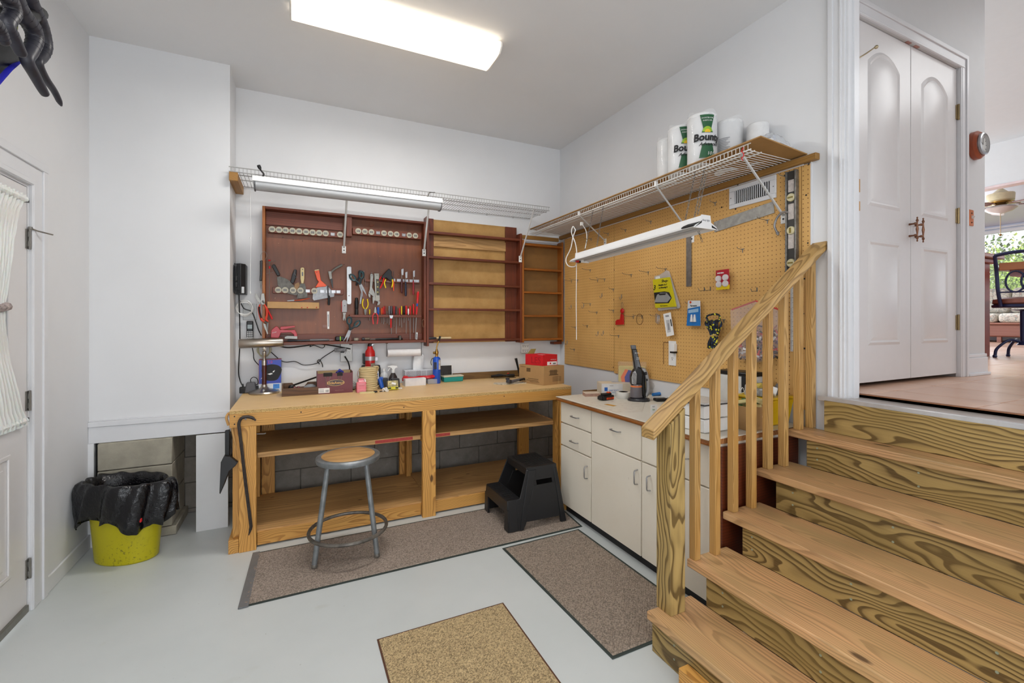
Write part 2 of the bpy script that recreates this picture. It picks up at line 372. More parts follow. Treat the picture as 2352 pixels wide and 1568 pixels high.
t = NT('frosted_door_glass'); t.set(Base_Color=lin('b9c3c8'), Roughness=.12); build('glass', MB().box(-1.2625, -1.2605, 2.46, 2.99, 1.04, 2.04), t.m, d1)
build('door_sweep', MB().box(-1.263, -1.248, DY0+.02, DY1-.03, .012, .05), STEEL, d1, bevel=.003)
for i, z in enumerate((1.93, 1.095, .228)):
    h = build('hinge', MB().box(-1.262, -1.2575, 3.150, 3.168, z-.05, z+.05).box(-1.262, -1.2575, 3.172, 3.19, z-.05, z+.05).lathe([(.006, z-.052), (.006, z+.052)], (-1.252, 3.17, 0), n=10)
              .box(-1.256, -1.2505, 3.161, 3.179, z-.038, z-.012).box(-1.256, -1.2505, 3.161, 3.179, z+.012, z+.038), STEEL, d1)
    if i == 0: build('stop_pin', MB().tube([(-1.25, 3.17, z+.058), (-1.235, 3.2, z+.05), (-1.20, 3.27, z+.045)], .004).lathe([(0, z+.05), (.009, z+.052), (.009, z+.064), (0, z+.066)], (-1.25, 3.17, 0), n=10), STEEL, h)
# sheer curtain gathered on two rods, tied at the waist
t = NT('sheer_curtain'); t.set(Base_Color=lin('f1f1ee'), Roughness=.9, Alpha=.93); t.b.inputs['Subsurface Weight'].default_value = .2
t.bump(t.noise(1, t.coord((400, 400, 60)), 2), .4, .001); SHEER = t.m
cu = thing('door_curtain', 'white sheer curtain tied at the waist on the white door at left', 'curtain', (-1.25, 2.73, .98), world=True)
vs, fs = [], []; NZ, NY = 40, 150
for i in range(NZ+1):
    z = .975+1.165*i/NZ; q = (z-1.57)/.57; w = .20+.17*min(1, abs(q))**1.6
    if i in (0, NZ): w += .006
    for j in range(NY+1):
        y = 2.73+w*(2*j/NY-1); a = .006+.006*sin(i*.3)+(.006 if i < 3 or i > NZ-3 else 0)
        vs.append((-1.243+a*sin(j*.9+sin(i*.15)*.8)+.002*sin(j*2.3+i), y, z+(.006*sin(j*.9) if i in (0, NZ) else 0)))
for i in range(NZ):
    for j in range(NY): k = i*(NY+1)+j; fs.append((k, k+1, k+NY+2, k+NY+1))
build('sheer', MB().add(vs, fs), SHEER, cu, ang=180)
for z, nm in ((2.12, 'ruffle'), (1.005, 'ruffle')):
    vs, fs = [], []
    for j in range(121):
        y = 2.36+.74*j/120
        for q in range(9):
            a = 2*pi*q/8; vs.append((-1.243+(.013+.004*sin(j*1.9))*cos(a), y, z+(.017+.006*sin(j*1.3+q))*sin(a)))
    for j in range(120):
        for q in range(8): k = j*9+q; fs.append((k, k+1, k+10, k+9))
    build(nm, MB().add(vs, fs), SHEER, cu, ang=180)
    build('curtain_rod', MB().lathe([(.005, 2.33), (.005, 3.125)], (-1.245, 0, z), 'Y', 10), DSTEEL, cu)
    build('rod_bracket', MB().box(-1.262, -1.236, 3.112, 3.128, z-.011, z+.011), mat('dark_nickel', '4a4744', .35, 1), cu, bevel=.002)
build('tie_band', MB().tube([(-1.238+.012*sin(a/3), 2.53+.4*a/20, 1.57+.006*sin(a)) for a in range(21)], .02, 8), mat('floral_ribbon', 'b7a8a4', .8, var=.3, vs=60), cu)
# ------------------------------------------------------------------ opening to the kitchen
KZ = 1.115
struct('trim_6', MB().box(RX-.012, RX+.001, 1.385, 1.463, 0, 3.36).box(RX-.02, RX+.001, 1.442, 1.468, 0, 3.36).box(RX-.017, RX+.001, 1.400, 1.412, 0, 3.36).box(RX-.012, RX+.001, .30, 1.463, 3.26, 3.36).box(RX-.012, RX+.001, .34, .42, 0, 3.3), TRIM, bevel=.003)
struct('trim_7', MB().box(RX-.002, RX+.101, 1.372, 1.387, 1.09, 3.262).box(RX+.03, RX+.075, 1.360, 1.375, 1.09, 3.25).box(RX-.002, RX+.101, .418, .432, 1.09, 3.262), TRIM, bevel=.002)
j = struct('door_jamb_hardware', MB().box(RX+.086, RX+.0995, 1.368, 1.3725, 2.20, 2.27).box(RX+.086, RX+.0995, 1.368, 1.3725, 2.10, 2.15), mat('strike_brass', 'c99a5e', .35, .9))
struct('threshold', MB().box(RX-.035, RX+.12, .42, 1.463, 1.080, 1.097), mat('aluminium_threshold', 'c9c2bd', .35, .5), bevel=.002)
struct('threshold_nosing', MB().box(RX-.052, RX-.03, .35, 1.50, 1.072, 1.099), mat('threshold_edge', 'd8d8da', .3, .5), bevel=.003)
struct('trim_8', MB().box(RX+.10, RX+.116, .42, 1.385, 1.095, KZ+.002), mat('tile_edge_strip', '9a6a4c', .5))
# tiled floor: each tile a piece
t = NT('terracotta_tile'); v = t.coord(rnd=5); n = t.noise(3.5, v, 4, .6)
t.l(t.ramp(n, [(.35, lin('d2a88e')), (.7, lin('e2bba2'))]), t.b.inputs['Base Color']); t.set(Roughness=.28); TILE = t.m
kf = struct('floor_kitchen', MB().box(RX+.10, 14.5, -3.2, 8.2, 1.0, KZ-.004), mat('tile_grout', 'a67f68', .8))
TS = .43; tiles = {}
for ix in range(17):
    for iy in range(-6, 14):
        x0 = 2.609+ix*TS; y0 = .923+iy*.425; x1 = x0+TS; y1 = y0+.425
        x0 = max(x0, RX+.115)
        if x0 > 9.9 or y1 > 1.95+max(0, x0-4.2)*1.0 or y0 < -1.3+max(0, x0-3.4)*.25: continue
        w = round(x1-x0, 3)
        if w not in tiles: tiles[w] = o = build('tile', MB().box(.003, w-.003, .003, .422, -.01, 0), TILE, kf, bevel=.0025, seg=1)
        else: o = tiles[w].copy(); link(o, kf)
        o.location = (x0, y0, KZ)
# kitchen walls
HY = 1.49
struct('wall_kitchen', MB().box(RX+.1, 2.94, HY, HY+.12, KZ-.02, 4.0).box(4.21, 4.604, HY, HY+.12, KZ-.02, 4.0).box(2.94, 4.21, HY, HY+.12, 3.29, 4.0).box(4.48, 4.604, HY+.12, 3.2, KZ-.02, 4.0).box(RX+.1, 4.5, 2.2, 2.3, KZ, 4.0), HOUSE)
struct('wall_garage_head', MB().box(RX, RX+.1, -4, 4.4, CZ, 4.0), HOUSE)
struct('wall_kitchen_side', MB().box(RX+.1, 8.8, -2.3, -2.2, KZ, 4.0).box(4.6, 8.8, 7.2, 7.3, KZ, 4.0), HOUSE)
struct('ceiling_kitchen', MB().box(RX+.05, 8.9, -2.3, 7.3, 4.0, 4.1), mat('kitchen_ceiling_paint', 'd8e0e4', .7, var=.01))
struct('trim_9', MB().box(4.20, 4.215, HY-.012, HY+.02, KZ, 3.30).box(4.215, 4.285, HY-.014, HY+.001, KZ, 3.36).box(4.262, 4.292, HY-.022, HY+.001, KZ, 3.385)
       .box(2.86, 4.285, HY-.014, HY+.001, 3.29, 3.37).box(2.85, 4.292, HY-.022, HY+.001, 3.355, 3.385).box(2.86, 4.25, HY-.017, HY+.001, 3.292, 3.305).box(2.86, 2.94, HY-.014, HY+.001, KZ, 3.37), TRIM, bevel=.003)
struct('baseboard_kitchen', MB().box(4.292, 4.618, HY-.014, HY+.001, KZ, KZ+.13).box(4.292, 4.614, HY-.010, HY+.001, KZ+.13, KZ+.155).box(4.604, 4.618, HY-.014, 3.2, KZ, KZ+.13).box(4.292, 4.63, HY-.026, HY+.001, KZ, KZ+.02), TRIM, bevel=.004)
# the pair of closet doors, arched raised panels
def closet_leaf(nm, x0, x1, hx, gx):
    z0, z1 = KZ+.025, 3.285; w = x1-x0
    d = struct(nm, MB().box(x0+.002, x1-.002, HY+.012, HY+.045, z0, z1), DOORP, bevel=.002)
    a, b = x0+.13, x1-.13
    def panel(zb, zt, arch):
        def ring(i, drop):
            pts = [(a+i, zb+i), (b-i, zb+i)]
            if arch: pts += [((a+b)/2+((b-a)/2-i)*(1-k/8), zt-.085-i*.9+.085*(1-(k/8-1)**2)) for k in range(17)]
            else: pts += [(b-i, zt-i), (a+i, zt-i)]
            return pts
        r0, r1, r2, r3 = ring(0, 0), ring(.018, 0), ring(.03, 0), ring(.055, 0); n = len(r0); Ys = (HY+.0125, HY+.0055, HY+.0118, HY+.004)
        mb = MB(); vs = []
        for ring_, y in zip((r0, r1, r2, r3), Ys): vs += [(p, y, q) for p, q in ring_]
        fs = [(k*n+i, k*n+(i+1) % n, (k+1)*n+(i+1) % n, (k+1)*n+i) for k in range(3) for i in range(n)]+[tuple(range(3*n, 4*n))]
        build('panel', mb.add(vs, fs), DOORP, d, ang=20)
    panel(2.20, 3.155, True); panel(1.36, 2.0, False)
    for z in (2.98, 2.25, 1.50):
        build('hinge', MB().box(hx-.016, hx+.016, HY+.004, HY+.0125, z-.05, z+.05).lathe([(.0065, z-.055), (.0065, z+.055)], (hx, HY+.002, 0), n=10), mat('aged_hinge', 'a08c68', .35, .9), d)
    hp = MB()
    for zz in (2.055, 2.13): hp.lathe([(.004, HY-.03), (.009, HY-.02), (.005, HY-.01), (.007, HY+.012)], (gx, 0, zz), 'Y', 10)
    hp.lathe([(0, 2.012), (.005, 2.016), (.003, 2.026), (.008, 2.036), (.0035, 2.05), (.005, 2.07), (.008, 2.093), (.005, 2.115), (.0035, 2.135), (.008, 2.148), (.003, 2.160), (.005, 2.168), (0, 2.172)], (gx, HY-.03, 0), n=12)
    build('door_handle', hp, mat('antique_bronze', '8a6450', .28, 1), d)
    return d
cl1 = closet_leaf('door_2', 2.945, 3.572, 2.955, 3.553)
cl2 = closet_leaf('door_3', 3.574, 4.20, 4.198, 3.628)
build('stop_pin', MB().tube([(2.96, HY-.0, 3.045), (2.985, HY-.03, 3.065), (3.03, HY-.05, 3.10)], .004).sph((3.035, HY-.052, 3.10), .011, 8), mat('brass_pin', 'c0b090', .35, .8), cl1)
build('catch', MB().box(3.50, 3.55, HY-.004, HY+.012, 3.287, 3.30).box(3.60, 3.65, HY-.004, HY+.012, 3.287, 3.30), mat('pinkish_catch', 'b98a80', .5), cl2)
# wall clock, switch plate, door stop
ck = thing('wall_clock', 'round wall clock with reddish wooden rim beside the closet doors', 'clock', (4.42, HY, 2.78), world=True)
cy = 4.42; cz = 2.775
build('wooden_rim', MB().lathe([(.1, HY-.002), (.1, HY-.03), (.086, HY-.045), (.07, HY-.045)], (cy, 0, cz), 'Y', 40), mat('cherry_rim', '9c4a2a', .3), ck)
build('chrome_bezel', MB().lathe([(.076, HY-.04), (.078, HY-.062), (.068, HY-.066), (.067, HY-.046)], (cy, 0, cz), 'Y', 40, cap=False), CHROME, ck)
build('dial', MB().lathe([(.067, HY-.0475), (0, HY-.0478)], (cy, 0, cz), 'Y', 36), mat('pale_dial', 'dcdcd8', .5), ck)
hm = MB().cbox((cy-.012, HY-.05, cz+.006), (.04, .002, .005), (0, .5, 0)).cbox((cy+.008, HY-.05, cz+.02), (.004, .002, .05)); build('hand', hm, INK, ck)
mk = MB()
for k in range(12): mk.cbox((cy+.058*sin(k*pi/6), HY-.048, cz+.058*cos(k*pi/6)), (.004, .002, .012), (0, k*pi/6, 0))
build('hour_mark', mk, INK, ck, kind='stuff')
t = NT('clock_glass'); t.set(Base_Color=(1,1,1,1), Roughness=.03, Alpha=.12); build('glass', MB().lathe([(.068, HY-.064), (.04, HY-.072), (0, HY-.075)], (cy, 0, cz), 'Y', 32), t.m, ck)
sw = thing('light_switch', 'copper light switch plate under the round wall clock', 'switch', (4.375, HY, 2.25), world=True)
build('plate', MB().box(4.342, 4.41, HY-.006, HY, 2.195, 2.31), mat('copper_plate', 'd9783a', .3, .6), sw, bevel=.003)
build('toggle', MB().cbox((4.376, HY-.012, 2.255), (.01, .022, .02), (.5, 0, 0)), WHITE, sw)
for z_ in (2.285, 2.218): build('screw', MB().sph((4.376, HY-.006, z_), .005, 8), BLACK, sw)
p = at(2305, 848, Z=KZ+.05)
solo('door_stop', MB().lathe([(.014, 0), (.012, .012), (.006, .03), (.005, .11), (.009, .115), (.009, .13), (0, .132)], (0, 0, 0), 'X', 12), mat('peach_door_stop', 'c98e62', .4), 'small peach spring door stop on the kitchen baseboard corner', 'door stop', loc=(4.6185, 1.56, KZ+.075))
# ------------------------------------------------------------------ beyond the kitchen: header, sunroom, trees
struct('wall_sunroom_header', MB().box(8.8, 8.95, -2.3, 7.3, 3.41, 4.4), HOUSE)
struct('trim_10', MB().box(8.785, 8.96, -2.3, 7.3, 3.385, 3.415), mat('pinkish_arch_trim', 'dcc8c8', .5))
struct('wall_sunroom', MB().box(13.5, 13.65, -2, 9, 3.47, 3.7).box(13.5, 13.65, -2, 9, KZ, 1.75).box(8.8, 13.6, 8.2, 8.3, KZ, 4.4).box(8.8, 13.6, -2.1, -2, KZ, 4.4), mat('bluish_white_paint', 'd8dcea', .5, var=.01))
cs = MB().add([(8.8,-2.1,4.0),(13.65,-2.1,3.55),(13.65,8.3,3.55),(8.8,8.3,4.0),(8.8,-2.1,4.1),(13.65,-2.1,3.65),(13.65,8.3,3.65),(8.8,8.3,4.1)], [(0,3,2,1),(4,5,6,7),(0,1,5,4),(1,2,6,5),(2,3,7,6),(3,0,4,7)])
struct('ceiling_sunroom', cs, mat('sunroom_ceiling_paint', 'dde2f2', .5, var=.01))
w1 = struct('window_1', MB().box(13.45, 13.52, -2, 9, 3.40, 3.47).box(13.44, 13.50, -2, 9, 3.5, 3.53).box(13.45, 13.55, -2, 9, 1.72, 1.78).box(13.47, 13.53, 1.0, 1.06, 1.75, 3.45).box(13.47, 13.53, 5.6, 5.66, 1.75, 3.45), TRIM)
t = NT('window_glass'); t.set(Base_Color=(1,1,1,1), Roughness=.02, Alpha=.08); build('pane', MB().box(13.5, 13.505, -2, 9, 1.75, 3.45), t.m, w1)
# trees outside
LEAF = []
for nm, c in (('dark_foliage', '55702e'), ('mid_foliage', '86a244'), ('yellow_green_foliage', 'c0cc6c')):
    t = NT(nm); v = t.coord(); t.l(t.ramp(t.noise(2.2, v, 3), [(.3, tuple(x*.6 for x in lin(c)[:3])+(1,)), (.7, lin(c))]), t.b.inputs['Base Color']); t.set(Roughness=.7); LEAF.append(t.m)
rg = random.Random(3)
for k, (x, y, z, r, m, lb) in enumerate(((21, 7.3, 2.4, 2.3, 0, 'dark leafy tree at the left of the sunroom window'), (18.8, 4.9, 2.0, 1.9, 1, 'mid green leafy tree in the middle of the sunroom window'),
        (16.6, 5.6, 1.2, 1.1, 2, 'yellow green bush low outside the sunroom window'), (23.5, 5.0, 2.9, 2.5, 2, 'pale sunlit tree at the right of the sunroom window'))):
    tr = thing('leafy_tree', lb, 'tree', (x, y, -.3), group='trees outside the sunroom', world=True)
    build('trunk', MB().tube([(x, y, -.3), (x+.1, y+.1, z*.5), (x, y+.1, z+.3)], [.16, .13, .05], 8), mat('bark', '5a4a38', .9), tr)
    mb = MB()
    for i in range(7500):
        a, b, q = rg.uniform(0, 2*pi), math.acos(rg.uniform(-1, 1)), r*(.55+.45*rg.random())*(1+.18*sin(5*rg.random()))
        c = Vector((x+q*sin(b)*cos(a), y+1.1*q*sin(b)*sin(a), z+.85*q*cos(b))); s = rg.uniform(.035, .085)
        e = Euler((rg.uniform(0, 6), rg.uniform(0, 6), rg.uniform(0, 6))).to_matrix()
        mb.add([c+e@Vector(p) for p in ((-s, 0, 0), (0, -s*.5, s*.12), (s, 0, 0), (0, s*.5, s*.12))], [(0,1,2,3)])
    f = build('foliage', mb, LEAF[m], tr, smooth=False, kind='stuff')
struct('ground_outside', MB().box(13.7, 40, -14, 30, -.5, -.3), mat('garden_grass', '5c7038', .9, var=.2))
# ceiling fan
fx, fy = 10.6, 3.24
fan = thing('ceiling_fan', 'brass and wood-bladed ceiling fan hanging in the sunroom', 'fan', (fx, fy, 3.82), world=True)
cream = mat('cream_fan_housing', 'e9dcb4', .35, .2)
build('downrod', MB().lathe([(.03, 3.72), (.03, 3.83)], (fx, fy, 0), n=12), mat('grey_rod', '8d97a8', .4, .5), fan)
build('housing', MB().lathe([(.02, 3.74), (.05, 3.71), (.1, 3.66), (.165, 3.645), (.17, 3.63), (.165, 3.53), (.13, 3.515), (.06, 3.50), (0, 3.50)], (fx, fy, 0), n=28), cream, fan)
build('motor_ring', MB().lathe([(.12, 3.52), (.13, 3.49), (.06, 3.46), (0, 3.46)], (fx, fy, 0), n=24), BRASS, fan)
BLW = mat('walnut_fan_blade', '8a5a4c', .4, var=.15)
for k in range(5):
    a = R(20+72*k); mb = MB().prism([(.2,-.05),(.35,-.075),(.7,-.085),(.74,-.05),(.74,.05),(.7,.085),(.35,.075),(.2,.05)], 'XY', -.006, .006)
    build('blade', mb, BLW, fan, local=True, loc=(0, 0, 3.47-3.82), rot=(R(14), R(4), a))
    build('blade_arm', MB().box(.08, .24, -.012, .012, -.004, .006), BRASS, fan, local=True, loc=(0, 0, 3.475-3.82), rot=(0, 0, a))
build('light_bowl', MB().lathe([(.05, 3.46), (.17, 3.43), (.2, 3.40), (.14, 3.35), (.05, 3.32), (0, 3.315)], (fx, fy, 0), n=28), mat('frosted_bowl', 'd8d0cc', .3), fan)
build('pull_chain', MB().tube([(fx, fy, 3.32), (fx, fy, 2.98)], .004, 6).sph((fx, fy, 2.96), .02, 8), BRASS, fan)
# wicker sofa with floral cushions
t = NT('floral_fabric'); v = t.coord(); vo = t.n('TexVoronoi'); vo.inputs['Scale'].default_value = 5; t.l(v, vo.inputs['Vector']); n = t.noise(13, v, 3, .6, 2)
c = t.ramp(n, [(.40, lin('d8cfc0')), (.52, lin('e0d8ca')), (.58, lin('7d8f8c')), (.64, lin('d6c0ae')), (.72, lin('b58a84'))]); t.l(c, t.b.inputs['Base Color']); t.set(Roughness=.9); FLORAL = t.m
t = NT('wicker'); v = t.coord((1, 1, 1)); w = t.n('TexWave'); w.inputs['Scale'].default_value = 14; w.bands_direction = 'Z'; t.l(v, w.inputs['Vector']); t.l(t.ramp(w.outputs[0], [(.3, lin('7a4438')), (.7, lin('b07c6a'))]), t.b.inputs['Base Color']); t.set(Roughness=.6); WICK = t.m
sf = thing('wicker_sofa', 'wicker sofa with pale floral cushions under the sunroom window', 'sofa', (12.8, 3.8, KZ), world=True)
build('base', MB().box(12.35, 13.2, 2.4, 5.2, KZ+.10, KZ+.34), WICK, sf, bevel=.03)
build('base_rail', MB().box(12.32, 13.2, 2.38, 5.22, KZ+.34, KZ+.38), mat('wicker_rail', 'a8705c', .5), sf, bevel=.012)
for y in (2.45, 3.8, 5.15):
    build('leg', MB().box(12.36, 12.42, y-.03, y+.03, KZ, KZ+.1), WICK, sf)
for k in range(4): build('seat_cushion', MB().box(12.3, 13.05, 2.42+.7*k, 3.10+.7*k, KZ+.38, KZ+.56), FLORAL, sf, bevel=.06, seg=4)
for k in range(4): build('back_cushion', MB().cbox((13.0, 2.76+.7*k, KZ+.82), (.22, .68, .52), (0, .2, 0)), FLORAL, sf, bevel=.08, seg=4)
# bar counter
CH = mat('cherry_cabinet_wood', 'a84c34', .4, var=.12, vs=5)
br = thing('bar_counter', 'reddish wooden bar cabinet just past the kitchen wall corner', 'counter', (6.9, 2.9, KZ), world=True)
build('body', MB().box(6.5, 7.18, 2.28, 4.0, KZ, 2.18), CH, br, bevel=.004)
build('side_panel', MB().box(6.56, 7.12, 2.262, 2.282, KZ+.12, 2.08).box(7.17, 7.19, 2.34, 3.9, KZ+.12, 2.08), CH, br, bevel=.005)
build('worktop', MB().box(6.4, 7.32, 2.2, 4.1, 2.22, 2.27), mat('reddish_worktop', 'b87058', .3, var=.2, vs=20), br, bevel=.01)
build('top_moulding', MB().box(6.46, 7.24, 2.24, 4.0, 2.17, 2.22), CH, br, bevel=.01)
# dining table and the swivel stool
tb = thing('bar_table', 'granite topped table behind the blue-black swivel chair', 'table', (8.0, 1.9, KZ), world=True)
build('tabletop', MB().box(7.6, 8.6, 1.1, 2.35, 2.12, 2.16), mat('brown_granite', '6a4434', .25, var=.4, vs=60), tb, bevel=.012)
build('apron', MB().box(7.68, 8.52, 1.18, 2.27, 2.05, 2.12), mat('pinkish_apron', 'a08088', .5), tb)
build('pedestal', MB().lathe([(.3, KZ), (.28, KZ+.04), (.07, KZ+.1), (.06, 2.0), (.2, 2.06)], (8.1, 1.72, 0), n=20), mat('dark_iron', '24242c', .4, .6), tb)
IR = mat('blue_black_iron', '20284e', .35, .3); sx, sy = 7.06, 1.98
st = thing('swivel_bar_chair', 'blue-black iron swivel chair with brown seat in the sunlit dining area', 'chair', (sx, sy, KZ), rot=(0, 0, 0))
sz = .575
build('seat', MB().lathe([(0, sz-.01), (.2, sz-.01), (.235, sz+.02), (.23, sz+.06), (.15, sz+.08), (0, sz+.08)], (0,0,0), n=28), mat('brown_seat_leather', '8a5648', .5), st)
build('seat_frame', MB().lathe([(.23, sz-.03), (.24, sz-.02), (.24, sz), (.23, sz+.005)], (0,0,0), n=28), IR, st)
build('swivel_column', MB().lathe([(.12, sz-.05), (.03, sz-.07), (.028, .18), (.06, .14)], (0,0,0), n=14), IR, st)
for a in (30, 120, 210, 300):
    c, s = cos(R(a)), sin(R(a))
    build('leg', MB().tube(spline([(c*.02, s*.02, .17), (c*.12, s*.12, .19), (c*.22, s*.22, .1), (c*.24, s*.24, .015)]), .014, 8).sph((c*.24, s*.24, .014), .02, 8), IR, st)
for sgn in (-1, 1):
    build('back_post', MB().tube(spline([(-.2, sgn*.16, sz-.02), (-.24, sgn*.18, sz+.15), (-.25, sgn*.19, sz+.35), (-.31, sgn*.2, sz+.52)]), .016, 8), IR, st)
build('top_rail', MB().tube(spline([(-.31, -.2, sz+.52), (-.35, -.1, sz+.535), (-.36, 0, sz+.54), (-.35, .1, sz+.535), (-.31, .2, sz+.52)]), .018, 8), IR, st)
build('wood_rail', MB().box(-.30, -.28, -.17, .17, sz+.36, sz+.44), mat('oak_rail', 'a0643c', .4), st, bevel=.006)
build('back_scroll', MB().tube([(-.245+.0*a, .07*cos(a)-.055, sz+.24+.11*sin(a)) for a in [2*pi*k/20 for k in range(20)]], .009, 6, True)
      .tube([(-.245, .07*cos(a)+.055, sz+.24+.11*sin(a)) for a in [2*pi*k/20 for k in range(20)]], .009, 6, True).tube([(-.245, -.18, sz+.13), (-.245, .18, sz+.13)], .009, 6), IR, st)
st.rotation_euler = (0, 0, R(15))
# ------------------------------------------------------------------ ceiling light
CL = thing('ceiling_light', 'long wrap-around fluorescent ceiling light with its tubes lit', 'light', (.62, 2.9, CZ), world=True)
cx0, cx1, cy0, cy1 = -.045, 1.245, 2.75, 3.05
build('housing', MB().box(cx0+.01, cx1-.01, cy0+.05, cy1-.05, CZ-.045, CZ), ENAM, CL, bevel=.003)
lens = emit('lit_acrylic_lens', 'fff6e6', 1.25); tube_m = emit('lit_fluorescent_tube', 'fffdf8', 3.0)
prof = [(cy0, CZ-.03), (cy0+.004, CZ-.06), (cy0+.035, CZ-.092), (cy0+.08, CZ-.1), (cy1-.08, CZ-.1), (cy1-.035, CZ-.092), (cy1-.004, CZ-.06), (cy1, CZ-.03)]
inner = [(y+(.004 if y < 2.9 else -.004), z+.004) for y, z in prof]
lensm = NT('acrylic_lens'); lensm.set(Base_Color=lin('fff8ec'), Roughness=.25, Alpha=.55); lensm.b.inputs['Emission Color'].default_value = lin('ffedd2'); lensm.b.inputs['Emission Strength'].default_value = 1.5
build('lens', MB().prism(prof+inner[::-1], 'YZ', cx0+.012, cx1-.012), lensm.m, CL)
for x in (cx0, cx1-.012): build('end_cap', MB().prism(prof, 'YZ', x, x+.012), mat('end_cap_plastic', 'f2efe8', .4), CL, bevel=.002)
for y in (2.84, 2.96): build('tube', MB().lathe([(.017, cx0+.04), (.017, cx1-.04)], (0, y, CZ-.066), 'X', 16), tube_m, CL)
# ------------------------------------------------------------------ workbench
wk = thing('workbench', 'long timber workbench with two open shelves against the back wall', 'workbench', (.9, 3.82, 0), world=True)
bx0, bx1, by0, bz = -.398, 2.212, 3.395, .93
t = NT('hardboard_worktop'); v = t.coord(); n = t.noise(3, v, 5, .6); c = t.ramp(n, [(.3, lin('dab47c')), (.7, lin('e6c48c'))]); s = t.ramp(t.noise(1.1, t.coord((1, 3, 1)), 3), [(.55, (0,0,0,1)), (.8, (.5,.5,.5,1))]); c = t.mix(s, c, lin('b8935c'))
t.l(c, t.b.inputs['Base Color']); t.set(Roughness=.42); t.bump(t.noise(90, v, 3), .1, .001); HARD = t.m
t = NT('chipboard_edge'); v = t.coord((1, 1, 1)); n = t.noise(120, v, 4, .8); t.l(t.ramp(n, [(.32, lin('7c5a2c')), (.5, lin('c8a468')), (.75, lin('dcbc84'))]), t.b.inputs['Base Color']); t.set(Roughness=.8); t.bump(n, .5, .002); CHIP = t.m
build('worktop', MB().box(bx0, bx1, by0, 4.25, bz-.006, bz), HARD, wk, bevel=.001)
build('chipboard_core', MB().box(bx0, bx1, by0+.001, 4.25, bz-.025, bz-.006), CHIP, wk)
def plank(nm, x0, x1, y0, y1, z0, z1, W, parent, ax=None, bevel=.002, label=None):
    d = (x1-x0, y1-y0, z1-z0); ax = ax or 'XYZ'[d.index(max(d))]; c = ((x0+x1)/2, (y0+y1)/2, (z0+z1)/2)
    off = _org.get(parent.name, (0,0,0)) if parent is not None else (0,0,0)
    return build(nm, MB().box(*[s*q/2 for q in d for s in (-1, 1)]) if 0 else MB().box(-d[0]/2, d[0]/2, -d[1]/2, d[1]/2, -d[2]/2, d[2]/2), W[ax], None, bevel=bevel, label=label) if False else _plank(nm, c, d, W[ax], parent, bevel, label, off)
def _plank(nm, c, d, m, parent, bevel, label, off):
    sv = _org.pop(parent.name, None) if parent is not None else None
    o = build(nm, MB().box(-d[0]/2, d[0]/2, -d[1]/2, d[1]/2, -d[2]/2, d[2]/2), m, parent, bevel=bevel, label=label)
    if sv is not None: _org[parent.name] = sv
    o.location = (c[0]-off[0], c[1]-off[1], c[2]-off[2]); return o
plank('front_rail', bx0, bx1, by0, by0+.038, .818, .905, FIR, wk)
plank('back_rail', bx0, bx1, 4.20, 4.238, .818, .905, FIR, wk)
plank('end_rail', bx0, bx0+.038, by0+.04, 4.2, .818, .905, FIR, wk)
plank('end_rail', 2.17, 2.208, by0+.04, 4.2, .818, .905, FIR, wk)
plank('leg', -.345, -.247, by0-.002, by0+.036, 0, .818, FIR, wk); plank('leg', -.385, -.347, by0+.037, by0+.125, .09, .818, FIR, wk)
plank('leg', .864, .966, by0-.002, by0+.036, 0, .818, FIR, wk)
plank('leg', 2.07, 2.108, by0, by0+.089, 0, .818, FIR, wk)
plank('leg', -.265, -.17, 4.15, 4.188, .09, .818, FIR, wk); plank('leg', -.31, -.272, 4.1, 4.188, .09, .818, FIR, wk); plank('leg', .842, .955, 4.15, 4.188, .085, .818, FIR, wk); plank('leg', 2.06, 2.18, 4.15, 4.188, .085, .818, FIR, wk)
plank('leg', .885, .923, 4.06, 4.15, .09, .818, FIR, wk); plank('leg', 2.165, 2.203, 3.42, 3.50, 0, .818, FIR, wk)
ms = plank('shelf', -.36, 2.06, 3.47, 4.13, .604, .622, PLY, wk); plank('shelf_edging', -.245, .862, 3.452, 3.47, .590, .624, PLY, wk); plank('shelf_edging', .968, 2.06, 3.452, 3.47, .590, .624, PLY, wk)
for a_, b_ in ((.52, .80), (.97, 1.10)): build('paint_streak', MB().box(a_, b_, 3.4505, 3.4525, .596, .619), mat('faded_red_paint', 'b8433c', .7, var=.1, vs=60), wk)
for x in (-.32, .88, 2.1): plank('shelf_bearer', x, x+.038, 3.47, 4.15, .56, .602, FIR, wk)
plank('lower_shelf', -.36, .93, 3.44, 4.14, .091, .109, PLY, wk); plank('lower_shelf', .932, 2.17, 3.44, 4.14, .091, .109, PLY, wk)
plank('lower_rail', -.245, .862, 3.432, 3.470, .012, .10, FIR, wk); plank('lower_rail', .968, 2.07, 3.432, 3.470, .012, .10, FIR, wk)
plank('base_beam', -.405, -.347, 3.40, 3.9, .0, .09, FIR, wk, 'Y'); plank('shelf_beam', -.385, -.347, 3.53, 4.1, .562, .60, FIR, wk, 'Y')
plank('backsplash', .9, 2.2, 4.235, 4.262, .931, .995, woods('dirty_backsplash', '8a6a3c', '5a4020', freq=50, tint='6c4e2a'), wk)
for x_, z_ in ((.02, .885), (.72, .86), (1.55, .885), (-.37, .89), (-.37, .84)): build('nail_head', MB().lathe([(.0045, by0-.001), (.0045, by0+.001)], (x_, 0, z_), 'Y', 8), INK, wk)
build('hook', MB().tube([(-.245, 3.39, .765), (-.20, 3.36, .768), (-.19, 3.36, .77)], .003, 6), CHROME, wk)
